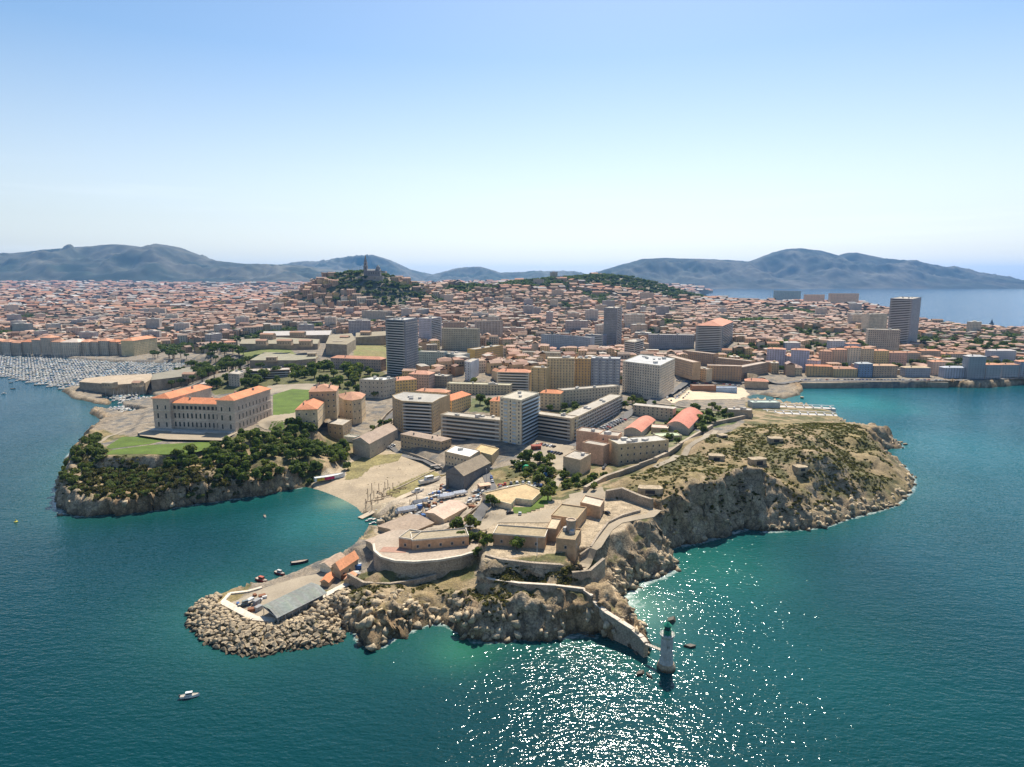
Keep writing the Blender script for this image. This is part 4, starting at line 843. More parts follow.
# ------------------------------------------------------------------ walls
def wall(name, label, pts, w_, top, mat='stone', foot=6.0, cap=None, parapet=True, zs=None, step=True):
    """pts: pixels where the top of the wall stands on the ground behind it; top = height above that ground"""
    W = [Vector(G(x, y)) if zs is None else Vector(P(x, y, zs[i]) + (zs[i],)) for i, (x, y) in enumerate(pts)]
    b = MB(); c = MB()
    for i in range(len(W) - 1):
        A, B_ = W[i], W[i + 1]; d = Vector((B_.x - A.x, B_.y - A.y)).normalized(); n = Vector((-d.y, d.x)) * w_ / 2; e_ = d * w_ * .3
        a2, b2 = Vector(A[:2]) - (e_ if i else e_ * 0), Vector(B_[:2]) + (e_ if i < len(W) - 2 else e_ * 0); o = i % 2 * .006
        zt = [A.z + top + o, B_.z + top + o, B_.z + top + o, A.z + top + o]; zb = [A.z - foot, B_.z - foot, B_.z - foot, A.z - foot]
        pl = [tuple(a2 - n * (1 + o)), tuple(b2 - n * (1 + o)), tuple(b2 + n * (1 + o)), tuple(a2 + n * (1 + o))]; b.prism(pl, zb, zt, 0)
        if cap:
            n2 = n * 1.08; pl2 = [tuple(a2 - n2), tuple(b2 - n2), tuple(b2 + n2), tuple(a2 + n2)]; c.prism(pl2, [z + .01 for z in zt], [z + .3 for z in zt], 0, cap, bottom=True)
    root = thing(name, label, 'wall'); b.obj('wall_face', [M[mat]], root)
    if cap: c.obj('coping', [M['paint']], root)
    return root
# round terrace: a drum of masonry
def terrace():
    pts = [(373,546),(374,553),(381,559),(395,563),(415,564),(440,562),(462,558),(478,553),(482,546)]; z = 15.6
    W = [P(x, y, z) for x, y in pts]; back = [P(486, 536, z), P(400, 530, z), P(378, 537, z)]
    root = thing('terrace_rampart', 'rounded stone rampart carrying the terracotta house above the rocks', 'rampart', (W[0][0], W[0][1], 6)); o = W[0]
    L = [(p[0] - o[0], p[1] - o[1]) for p in W + back]
    b = MB(); b.prism(L, -1, 9.55, 0, top=False); b.obj('wall_face', [M['stone']], root)
    b = MB(); b.prism(L, 9.5, 9.95, 0, (.36, .29, .22)); b.obj('terrace_floor', [M['paint']], root)
    c = MB(); n = len(W)
    for i in range(n - 1):
        a_, b_ = Vector(L[i]), Vector(L[i + 1]); d = (b_ - a_).normalized(); nn = Vector((-d.y, d.x)) * .9
        c.prism([tuple(a_ - nn * .3), tuple(b_ - nn * .3), tuple(b_ + nn), tuple(a_ + nn)], 9.96, 10.9 + i * .004, 0, (.58, .52, .42))
    c.obj('parapet', [M['paint']], root)
    pz = P(390, 551, z); b = MB(); b.prism([(-5, -2), (8, -3), (9, 3), (-4, 4)], 10, 10.04, 0, (.36, .21, .15)); b.obj('tiled_patch', [M['paint']], root, (pz[0] - o[0], pz[1] - o[1], 0))
terrace()
wall('fort_rampart', 'long low stone rampart below the fort barracks, shrubs on top', [(486,556),(500,560),(530,564),(560,566),(585,568)], 1.6, .8, foot=6)
wall('lower_rampart', 'pale lower retaining wall of the fort bending round to the coast path', [(478,573),(490,581),(520,585),(555,587),(583,591),(592,598)], 1.4, .8, foot=8, cap=(.56, .48, .38))
wall('path_wall', 'stone wall under the seaward bend of the coast path', [(572,573),(590,571),(604,559)], 1.4, .5, foot=8, zs=[19,19.5,21])
wall('approach_wall', 'low stone wall running from the quay huts under the round terrace', [(348,574),(364,583),(390,584),(418,580),(436,575)], 1.2, .5, foot=7, zs=[8,9,9,9.5,10])
wall('fort_yard_wall', 'curved dry-stone wall between the fort yard and the coast path', [(640,512),(622,517),(608,524),(598,537),(591,549),(580,557)], 1.0, 1.3, foot=3)
wall('old_bastion_wall', 'weathered stone bastion with two dark openings at the foot of the scrub hill', [(606,499),(622,496),(640,504),(652,508)], 2.0, 5.0, foot=3)
wall('hill_wall', 'long stone fortification wall climbing the scrub hill behind the institute', [(585,492),(606,480),(624,474),(640,468),(655,462),(668,456),(680,447),(698,436),(712,428)], 2.2, 3.2, foot=5)
wall('hill_wall', 'level end of the fortification wall beside the beach club roofs', [(712,426),(735,421),(752,417)], 2.2, 3.5, foot=6)
ribbon('hill_path', [(655,468),(672,460),(688,449),(705,438),(716,431)], 4.5, M['gravel'], off=.3)
wall('sea_wall', 'narrow pale sea wall with a walkway stepping down the rocks to the lighthouse', [(591,597),(596,604),(604,612),(618,621),(632,630),(641,638),(646,644)], 2.0, .6, foot=11, zs=[11.8,11,9.6,8.3,7.2,6.2,5.5], cap=(.56, .48, .38))
wall('fort_basin_wall', 'brown stone retaining wall behind the city beach gardens', [(655,404),(690,409),(722,412),(745,413)], 2.0, 1.2, foot=5)
wall('corniche_wall', 'grey sea wall carrying the corniche road below the far houses', [(800,383.5),(830,383.5),(880,383),(920,382.5),(948,383)], 3, 1.0, 'stone', foot=9, zs=[6]*5)
wall('road_wall', 'low stone wall beside the road past the round tree', [(434,536),(446,531),(462,520),(478,508),(484,497)], 1.0, 1.4, foot=3)
# ------------------------------------------------------------------ lighthouse and its footbridge
def lighthouse():
    X, Y = P(666, 668, 0); root = thing('lighthouse', 'pale grey stone lighthouse with a green lantern standing in the sea off the rocks', 'lighthouse', (X, Y, 0))
    b = MB(); b.lathe([(3.6, -3), (3.5, .8), (3.2, 1.6), (2.9, 2.4)], 24, 0, (.16, .13, .09)); b.obj('base', [M['rock']], root)
    b = MB(); b.lathe([(2.75, 2.4), (2.55, 3.2), (2.3, 4.5), (2.2, 12.5), (2.45, 13.1), (2.85, 13.6), (2.85, 14.0)], 24, 0, (.44, .43, .40)); t_ = b.obj('tower', [M['paint']], root)
    for z in (5, 9): b = MB(); b.box(-.35, -.1, 0, .35, .1, 1.1, 0, (.04, .04, .04)); b.obj('window', [M['glass']], t_, (0, -2.12, z))
    b = MB()
    for k in range(14):
        an = 2 * math.pi * k / 14; b.bar((2.75 * math.cos(an), 2.75 * math.sin(an), 14), (2.75 * math.cos(an), 2.75 * math.sin(an), 15.1), .06, 0, n=4)
        a2 = 2 * math.pi * (k + 1) / 14
        for z in (14.55, 15.1): b.bar((2.75 * math.cos(an), 2.75 * math.sin(an), z), (2.75 * math.cos(a2), 2.75 * math.sin(a2), z), .05, 0, n=4)
    b.obj('railing', [M['green']], root)
    b = MB(); b.lathe([(1.5, 14), (1.5, 15.6), (1.65, 15.8)], 16, 0); b.obj('lantern_base', [M['green']], root)
    b = MB(); b.lathe([(1.2, 15.8), (1.2, 17.3)], 12, 0); b.obj('lantern_glass', [M['glass']], root)
    b = MB(); b.lathe([(1.6, 17.3), (1.5, 17.5), (.7, 18.4), (.18, 18.8), (.12, 19.6)], 16, 0); b.obj('lantern_roof', [M['green']], root)
    A = Vector(P(646, 643.5, 6.2) + (6.2,)); B_ = Vector((X - 1.6, Y + 1.4, 6.6)); A.z = 6.2
    br = thing('footbridge', 'thin pale footbridge joining the sea wall to the lighthouse', 'footbridge', tuple(A)); d = B_ - A; n = Vector((-d.y, d.x, 0)).normalized() * .7
    m = MB(); v = [(-n), (d - n), (d + n), (n)]; m.prism([tuple(p[:2]) for p in v], [p.z - .35 for p in v], [p.z for p in v], 0, (.45, .40, .33), bottom=True); m.obj('deck', [M['paint']], br)
    m = MB()
    for s_ in (-1, 1):
        m.bar(tuple(n * s_ + Vector((0, 0, 1))), tuple(d + n * s_ + Vector((0, 0, 1))), .06, 0, n=4)
        for k in range(7): q = d * (k / 6) + n * s_; m.bar(tuple(q), tuple(q + Vector((0, 0, 1))), .05, 0, n=4)
    m.obj('handrail', [M['dark']], br)
lighthouse()
# ------------------------------------------------------------------ rocks
def rock_mesh(seed, n=1, flat=.7):
    import bmesh
    bm = bmesh.new(); bmesh.ops.create_icosphere(bm, subdivisions=2, radius=1); r_ = random.Random(seed)
    ax = [Vector((r_.uniform(-1, 1), r_.uniform(-1, 1), r_.uniform(-1, 1))).normalized() for _ in range(9)]; off = [r_.uniform(.30, .72) for _ in ax]
    for v in bm.verts:
        p = v.co
        for a_, o in zip(ax, off):
            k = p.dot(a_)
            if k > o: p = p - a_ * (k - o)
        v.co = Vector((p.x, p.y * .85, p.z * flat)) * 1.4
    me = bpy.data.meshes.new('boulder'); bm.to_mesh(me); bm.free(); me.materials.append(M['rock']); return me
def rock_mesh(seed, n=1, flat=.7):
    import bmesh
    bm = bmesh.new(); r_ = random.Random(seed)
    for k in range(11):
        v = Vector((r_.gauss(0, 1), r_.gauss(0, 1), r_.gauss(0, 1))).normalized() * r_.uniform(.8, 1.15); bm.verts.new((v.x * 1.15, v.y * .9, v.z * flat * 1.15))
    bmesh.ops.convex_hull(bm, input=bm.verts); bmesh.ops.triangulate(bm, faces=bm.faces)
    me = bpy.data.meshes.new('boulder'); bm.to_mesh(me); bm.free(); me.materials.append(M['rock']); return me
RK = [rock_mesh(s) for s in range(7)]
def merged(name, items, mats, colf=None, kind='stuff', label=None, cat=None, group=None):
    """items: (mesh, loc, rz, scale3[, colour]) realised as one mesh"""
    cache = {}; V = []; Fl = []; Cc = []; MI = []; base = 0
    for it in items:
        me, loc, rz, s = it[:4]
        if me.name not in cache:
            co = np.zeros(len(me.vertices) * 3, np.float32); me.vertices.foreach_get('co', co); k = len(me.polygons[0].vertices)
            fi = np.zeros(len(me.loops), np.int32); me.loops.foreach_get('vertex_index', fi)
            cl = None
            if me.color_attributes: 
                a_ = me.color_attributes[0]; arr = np.zeros(len(a_.data) * 4, np.float32); a_.data.foreach_get('color', arr); arr = arr.reshape(-1, 4)[:, :3]
                if a_.domain == 'CORNER': t_ = np.zeros((len(me.vertices), 3), np.float32); t_[fi] = arr; arr = t_
                cl = arr
            cache[me.name] = (co.reshape(-1, 3), fi.reshape(-1, k), cl)
        co, fi, cl = cache[me.name]; ca, sa = math.cos(rz), math.sin(rz); p = co * np.array(s)
        V.append(np.stack([p[:, 0] * ca - p[:, 1] * sa + loc[0], p[:, 0] * sa + p[:, 1] * ca + loc[1], p[:, 2] + loc[2]], -1)); Fl.append(fi + base); base += len(co)
        c = cl if cl is not None else np.full((len(co), 3), .5)
        Cc.append(c * np.array(it[4]) if len(it) > 4 else c)
    me = quadmesh(name, np.concatenate(V), np.concatenate(Fl), mats, np.concatenate(Cc))
    return tag(link(name, me), label, cat, group, kind)
br_poly = [P(x, y) for x, y in [(222,600),(203,601),(188,612),(187,628),(203,643),(229,654),(255,658),(282,653),(312,649),(342,642),(346,634),(350,600),(352,588),(320,602),(276,624),(254,622),(222,605)]]
rim = [P(x, y, 3) for x, y in [(222,603),(254,620),(276,622),(350,584)]]; plat = PADS[0][0]
xs_ = [p[0] for p in br_poly]; ys_ = [p[1] for p in br_poly]; rr = []
y = min(ys_)
while y < max(ys_):
    x = min(xs_)
    while x < max(xs_):
        X, Y = x + random.uniform(-.8, .8), y + random.uniform(-.8, .8)
        if inpoly(np.array([X]), np.array([Y]), br_poly)[0] and float(hgt(X, Y)) > -1.6 and min(float(segdist(X, Y, rim[k], rim[k + 1])[0]) for k in range(len(rim) - 1)) > 2.6 and not inpoly(np.array([X]), np.array([Y]), plat)[0]:
            rr.append((X, Y))
        x += 1.75
    y += 1.55
rr.sort(key=lambda p: p[1])
rest = []
for i, (X, Y) in enumerate(rr):
    s = random.uniform(.85, 1.65); z = float(hgt(X, Y)) + .45 * s; me = random.choice(RK); rz = random.uniform(0, 6.3); s3 = (s * random.uniform(.9, 1.2), s, s * random.uniform(.8, 1.2))
    if i < 290: tag(link('boulder', me, None, (X, Y, z), rz, s3), 'pale limestone boulder in the seaward edge of the breakwater rubble', 'boulder', 'boulders piled along the breakwater')
    else: rest.append((me, (X, Y, z), rz, s3))
merged('breakwater_rubble', rest, [M['rock']])
# big blocks breaking up the cliffs and the rocky shore
cand = np.argwhere((GR > .35) & (GD > -1.5) & (GD < 26) & (GP < .1) & (GY < 640) & (GS < 4) & (GS > .45) & (slope > .35) & (GH < 9.5))
sel = cand[rng.choice(len(cand), min(1000, len(cand)), replace=False)]
M['cliff'] = tideline(painted('shore_limestone', .92, .18, .35, 1.1, .35, bump=.5, col=(.40, .32, .21)))
RK2 = []
for s in range(5):
    m_ = rock_mesh(50 + s, flat=.8); m_.materials.clear(); m_.materials.append(M['cliff']); RK2.append(m_)
items = []
for i, j in sel:
    x, y = JX[i, j], JY[i, j]
    if inpoly(np.array([x]), np.array([y]), br_poly)[0] or (x < -110 and random.random() < .8): continue
    s = random.choice((.9, 1, 1.4, 2.1, 2.6)) * random.uniform(.7, 1.2) * (.8 if GH[i, j] > 8 else 1); z = GH[i, j] - .15 * s
    items.append((random.choice(RK2), (x, y, z), random.uniform(0, 6.3), (s, s * random.uniform(.7, 1.1), s * random.uniform(.7, 1.3))))
merged('shore_rocks', items, [M['cliff']])
WETR = RK2[1].copy(); WETR.materials.clear(); WETR.materials.append(painted('wet_rock', .6, .3, .2, 1.5, .3, col=(.07, .058, .042)))
for px, py, s, lab in ((671,621,3.4,'round brown rock standing in the water just behind the lighthouse'), (690,646,2.6,'flat wet rock awash beside the lighthouse'), (640,673,2.4,'low dark rock awash in front of the footbridge'), (649,675,1.9,'smaller dark rock awash next to the low one'), (905,444,4.2,'pale rock islet off the end of the headland club'), (802,398,4.5,'dark rock standing in the turquoise bay'), (776,397,8,'broad pale flat rock on the bay shore'), (790,393,7,'sloping pale slab rock beside the bay'),
                       (766,388,5,'pale rock below the bay-side houses'), (855,386.5,7,'flat pale rock at the foot of the corniche wall'), (895,387,6,'second pale rock along the corniche wall'), (908,385.5,6,'lumpy tan rock at the end of the corniche wall'), (60,515,2.2,'rounded orange-brown rock at the tip of the palace headland')):
    X, Y = P(px, py, .4); tag(link('rock', WETR if py > 600 else random.choice(RK2), None, (X, Y, .1), random.uniform(0, 6), (s, s * .7, s * (.75 if 'round' in lab or 'dark rock standing' in lab else .5 if py > 600 else .32))), lab, 'rock')

# ------------------------------------------------------------------ trees and shrubs
def crown_mesh(name, seed, lumps, leaves, leaf, shape='round', tone=((.065,.095,.024),(.15,.185,.048))):
    """unit crown (radius about 1, base at z=0): many leaf clumps through the volume of several lobes"""
    r_ = np.random.default_rng(seed); V = []; Cc = []
    for k in range(lumps):
        if shape == 'round':
            th = r_.uniform(0, 6.28); q = r_.uniform(.05, .68); c = np.array([q * math.cos(th), q * math.sin(th), r_.uniform(.35, 1.15)]); rad = r_.uniform(.30, .52)
        elif shape == 'pine':
            th = r_.uniform(0, 6.28); q = r_.uniform(.1, .75); c = np.array([q * math.cos(th), q * math.sin(th), 1.0 + r_.uniform(-.1, .22)]); rad = r_.uniform(.26, .42)
        elif shape == 'cypress':
            t = (k + .5) / lumps; c = np.array([r_.uniform(-.06, .06), r_.uniform(-.06, .06), .2 + t * 3.0]); rad = .34 * (1 - t) ** .6 + .08
        else:
            th = r_.uniform(0, 6.28); q = r_.uniform(0, .7); c = np.array([q * math.cos(th), q * math.sin(th), r_.uniform(.1, .5)]); rad = r_.uniform(.3, .5)
        t = r_.uniform(0, 1); tn = np.array(tone[0]) * (1 - t) + np.array(tone[1]) * t
        for _ in range(leaves):
            d = r_.normal(size=3); d /= np.linalg.norm(d); 
            if d[2] < -.5: d[2] *= -1
            p = c + d * rad * r_.uniform(.75, 1.12) * np.array([1, 1, .8]); n = d + r_.normal(size=3) * .45; n /= np.linalg.norm(n)
            u = np.cross(n, r_.normal(size=3)); u /= np.linalg.norm(u); v = np.cross(n, u); s = leaf * r_.uniform(.6, 1.3)
            V += [p - u * s - v * s * .7, p + u * s - v * s * .6, p + u * s * .8 + v * s * .7, p - u * s * .7 + v * s]; Cc += [tn * r_.uniform(.75, 1.25)] * 4
    Fq = np.arange(len(V)).reshape(-1, 4); return quadmesh(name, np.array(V), Fq, [M['leaf']], np.array(Cc))
OLIVE = ((.045,.05,.016),(.14,.12,.04))
CR = [crown_mesh('crown', s, 11, 70, .13) for s in range(4)] + [crown_mesh('crown', 9 + s, 10, 70, .13, tone=((.09,.115,.03),(.19,.205,.06))) for s in range(2)]
CRF = [crown_mesh('crown', 30 + s, 7, 16, .24, tone=((.05,.075,.024),(.10,.13,.042))) for s in range(3)]
PN = [crown_mesh('crown', 60 + s, 9, 60, .12, 'pine', ((.05,.08,.025),(.11,.14,.042))) for s in range(2)]
CYP = crown_mesh('crown', 70, 9, 45, .1, 'cypress', ((.018,.035,.014),(.035,.055,.02)))
SH = [crown_mesh('shrub', 80 + s, 6, 45, .15, 'shrub', OLIVE) for s in range(4)]
SHG = [crown_mesh('shrub', 90 + s, 6, 45, .15, 'shrub', ((.06,.085,.026),(.14,.165,.05))) for s in range(2)]
SHF = [crown_mesh('shrub', 95 + s, 4, 14, .28, 'shrub', OLIVE) for s in range(3)]
def trunk_mesh(h=1.0):
    b = MB(); b.bar((0, 0, -.4), (0, 0, h * .55), .09, n=7, w2=.06); b.bar((0, 0, h * .5), (.22, .05, h), .05, n=5, w2=.025); b.bar((0, 0, h * .45), (-.2, .14, h * .95), .045, n=5, w2=.02); b.bar((0, 0, h * .5), (.02, -.24, h * .9), .04, n=5, w2=.02)
    return b.mesh('trunk', [M['bark']])
TR = trunk_mesh()
def tree(px, py, r_, label, group, kind='broad', pos=None, name=None):
    x, y, z = G(px, py) if pos is None else pos
    nm = {'broad': 'broad_tree', 'pine': 'pine_tree', 'cypress': 'cypress_tree'}[kind]; rz = random.uniform(0, 6.3)
    t = thing(nm, label, 'tree', (x, y, z), rz, group)
    if kind == 'broad': link('trunk', TR, t, (0, 0, 0), 0, (r_ * 1.3, r_ * 1.3, r_ * 1.0)); link('crown', random.choice(CR), t, (0, 0, r_ * .35), 0, (r_, r_, r_ * random.uniform(.85, 1.15)))
    elif kind == 'pine': link('trunk', TR, t, (0, 0, 0), 0, (r_ * 1.2, r_ * 1.2, r_ * 1.5)); link('crown', random.choice(PN), t, (0, 0, r_ * .5), 0, (r_, r_, r_))
    else: link('trunk', TR, t, (0, 0, 0), 0, (r_ * .8, r_ * .8, r_ * .5)); link('crown', CYP, t, (0, 0, 0), 0, (r_, r_, r_))
def nofoot(x, y, m=0):
    for f in FOOT:
        if abs(f[0][0] - x) < 90 and abs(f[0][1] - y) < 90 and inpoly(np.array([x]), np.array([y]), f)[0]: return False
    return True
def scatter(poly, n, mind=0, z=None, water=False):
    W = [(G(x, y)[:2] if z is None else P(x, y, z)) for x, y in poly]; xs = [p[0] for p in W]; ys_ = [p[1] for p in W]; out_ = []; tries = 0
    while len(out_) < n and tries < n * 40:
        tries += 1; x, y = random.uniform(min(xs), max(xs)), random.uniform(min(ys_), max(ys_))
        if not inpoly(np.array([x]), np.array([y]), W)[0]: continue
        if not water and float(dst(x, y)) < 1.5: continue
        if mind and any((x - o[0]) ** 2 + (y - o[1]) ** 2 < mind * mind for o in out_): continue
        if not nofoot(x, y): continue
        out_.append((x, y, float(hgt(x, y))))
    return out_
for x, y, z in scatter([(165,455),(190,456),(226,446),(246,435),(268,438),(280,428),(300,428),(325,442),(338,442),(350,452),(338,466),(318,474),(298,478),(262,486),(225,480),(190,470),(165,470),(145,465),(142,458)], 125, 4.2):
    tree(0, 0, random.uniform(3.4, 5.4), 'dark green tree of the thick wood below the palace', 'trees of the wood below the palace', pos=(x, y, z - .8))
for x, y, z in scatter([(150,354),(235,350),(262,372),(200,380),(150,374)], 60, 7): tree(0, 0, random.uniform(5, 8), 'pine of the grove between the marina and the old fort', 'pines between the marina and the old fort', 'pine', pos=(x, y, z - .5))
for x, y, z in scatter([(60,462),(86,440),(100,436),(98,446),(104,458),(90,470),(75,482),(62,484)], 62, 2.6):
    tag(link('shrub', random.choice(SHG), None, (x, y, z - .3), random.uniform(0, 6), (3.8, 3.8, 4.6)), 'green shrub on the seaward tip of the palace headland', 'shrub', 'shrubs on the palace headland tip')
for x, y, z in scatter([(90,470),(130,460),(165,468),(200,478),(262,488),(318,478),(300,488),(250,494),(180,500),(120,508),(70,500)], 165, 2.8):
    tag(link('shrub', random.choice(SH + SHG), None, (x, y, z - .3), random.uniform(0, 6), (3.3, 3.3, 3.4)), 'olive shrub growing along the cliff edge under the palace wood', 'shrub', 'shrubs along the palace cliff edge')
for x, y, z in scatter([(222,392),(205,386),(240,376),(300,370),(330,366),(375,374),(385,382),(375,392),(350,396),(330,390),(312,386),(270,384),(256,388)], 62, 6):
    tree(0, 0, random.uniform(5, 8), 'tall green tree in the park between the palace and the dark tower', 'trees of the park behind the palace', pos=(x, y, z - .5))
for x, y, z in scatter([(175,368),(232,352),(262,358),(240,376),(200,384),(160,392),(150,388),(205,378)], 26, 8):
    tree(0, 0, random.uniform(5, 7.5), 'green pine at the foot of the old fort walls', 'trees under the old fort', 'pine', pos=(x, y, z - .5))
ONE = [(375,398,4.6,'broad','single dark tree in front of the grey annexe by the gardens'),(373,442,5,'broad','bushy tree between the long shed and the mansion road'),(466,537,0,'',''),
 (458,532,4.2,'broad','round light-green tree in front of the pink-fronted hut'),(470,530,3.2,'broad','smaller tree growing against the round tree'),(462,542,2.6,'broad','low tree at the corner of the terracotta house'),
 (487,546,2.8,'broad','tree at the left gable of the fort barracks'),(517,550,2.9,'broad','tree standing before the barracks wall'),(492,507,3.4,'broad','dark round tree beside the flat-roofed house'),
 (548,500,3.8,'broad','pale willow-like tree east of the flat-roofed house'),(553,493,3,'broad','second pale tree by the fort road bend'),(527,462,4,'broad','dark tree in the hollow below the pale tower'),(540,465,4,'broad','dark tree beside the parking lot, nearest the green tank'),
 (550,463,3.6,'broad','tree along the parking lot edge'),(520,470,3,'broad','tree left of the green tank'),(575,484,3,'broad','tree at the blank end of the lecture hall'),(592,482,3.2,'broad','tree under the lecture hall courtyard wall'),(585,487,2.6,'broad','small yellow-green tree at the start of the hill wall'),
 (700,424,3.8,'broad','tree beside the larger salmon-roofed hall'),(708,418,4.2,'broad','tree at the garden corner behind the salmon-roofed hall'),(697,412,4,'broad','tree in the garden below the beach wall'),(712,409,4,'broad','light green tree under the beach terrace'),(690,418,3.5,'broad','small tree between the two salmon-roofed halls'),(703,434,3.4,'broad','tree close to the fortification wall'),(718,413,3.6,'broad','tree at the right end of the green garden'),
 (632,404,4.5,'broad','tree at the corner of the white hotel-like block'),(640,408,3.6,'broad','tree beside the crossroads behind the zigzag building'),(625,409,3.6,'broad','tree at the far end of the zigzag building'),(480,404,5,'broad','dark tree in the courtyard of the low ochre apartments'),(488,408,4.6,'broad','second courtyard tree next to the cream block'),(474,386,4,'broad','bright green tree on the street behind the red roofs'),
 (437,377,4.5,'broad','green tree behind the red-roofed corner houses'),(550,412,3.4,'broad','tree in the V-shaped courtyard'),(565,410,3.4,'broad','another tree in the V-shaped courtyard, nearer its rear wing'),(575,407,3,'broad','small tree deep inside the V-shaped courtyard'),
 (348,470,3.2,'broad','bush-like tree at the back corner of the boatyard beach'),(345,460,3.4,'broad','bright green tree at the beach edge near the shed')]
for px, py, r_, k, lab in ONE:
    if r_: tree(px, py, r_ * 1.25, lab, None, k)
for poly, n, gl, lo, hi in (([(640,442),(672,410),(742,414),(735,424),(705,430),(676,446)], 34, 'garden tree between the salmon-roofed halls and the fortification wall', 2.6, 4.4),
 ([(548,428),(566,432),(610,408),(572,407)], 14, 'tree planted in the V-shaped courtyard', 2.4, 4), ([(510,474),(520,456),(556,466),(570,478),(556,486),(520,482)], 26, 'tree of the overgrown hollow behind the flat-roofed house', 2.2, 4),
 ([(456,540),(468,524),(480,526),(488,540),(484,552)], 11, 'garden tree between the terracotta house and the barracks', 1.8, 3), ([(370,432),(392,412),(398,416),(376,440),(362,440)], 9, 'tree along the lanes behind the long shed', 2.5, 4),
 ([(560,488),(578,480),(606,478),(600,492),(572,492)], 12, 'low tree at the foot of the lecture hall', 1.8, 3), ([(735,362),(775,355),(800,352),(800,358),(768,366)], 16, 'tree on the dark bank above the bay', 4, 6),
 ([(915,346),(1030,346),(1030,356),(930,356)], 40, 'tree of the wooded bluff above the corniche', 5, 8), ([(640,402),(655,404),(650,410),(632,410)], 6, 'tree by the crossroads behind the corner block', 2.5, 4)):
    for x, y, z in scatter(poly, n, 2.5): tree(0, 0, random.uniform(lo, hi), gl, gl.replace('tree', 'trees'), 'pine' if lo > 3.9 else 'broad', pos=(x, y, z - .3))
for n_, (px, py, zt) in enumerate([(985,322,0),(936,335,0),(948,338,0),(960,342,0),(975,345,0),(990,342,0),(1005,350,0),(870,345,0),(862,338,0),(760,345,0),(742,352,0)]):
    pass
# park and garden trees on the far ridge, and street trees among the houses, come with the town below
# low scrub of the rocky hill: nobody could count it
def cover(poly, n, meshes, smin, smax, name, label, dens=.5, sc_=9, seed=91):
    W = [(G(x, y)[:2]) for x, y in poly]; xs = np.array([p[0] for p in W]); ys_ = np.array([p[1] for p in W])
    X = rng.uniform(xs.min(), xs.max(), n); Y = rng.uniform(ys_.min(), ys_.max(), n); k = inpoly(X, Y, W) & (dst(X, Y) > 3) & (fbm(X, Y, sc_, 4, seed) > dens); X, Y = X[k], Y[k]; Z = hgt(X, Y)
    it = []
    for x, y, z in zip(X, Y, Z):
        if not nofoot(x, y): continue
        s = random.uniform(smin, smax); it.append((random.choice(meshes), (x, y, z - .25 * s), random.uniform(0, 6.3), (s, s, s * random.uniform(.6, 1)), random.uniform(.7, 1.25)))
    return merged(name, it, [M['leaf']])
HILL = [(602,500),(622,482),(650,468),(672,462),(718,434),(745,424),(800,424),(842,422),(872,440),(886,456),(895,476),(880,492),(845,506),(800,515),(760,512),(720,520),(690,520),(665,516),(645,498)]
cover(HILL, 19000, SHF, .6, 1.7, 'hill_scrub', 'olive scrub', .38)
cover([(330,492),(352,462),(372,454),(402,454),(436,472),(420,488),(390,498)], 500, SHF, .3, .8, 'beach_weeds', 'weeds', .56)
cover([(345,575),(380,585),(440,582),(478,590),(560,600),(600,612),(640,640),(600,632),(480,632),(400,620),(350,610)], 4600, SHF, .5, 1.4, 'cliff_scrub', 'scrub', .44)
cover([(488,564),(520,568),(560,571),(592,570),(600,580),(560,588),(500,584),(480,578)], 1500, SHF, .6, 1.4, 'rampart_scrub', 'scrub', .35)
cover([(60,500),(58,480),(90,440),(100,455),(140,462),(300,484),(250,500),(150,512)], 5200, SHF, .7, 1.9, 'headland_scrub', 'scrub', .34)
cover([(510,470),(535,455),(560,468),(556,486),(520,484),(500,478)], 300, SHF, .8, 1.8, 'waste_ground_scrub', 'scrub', .40)

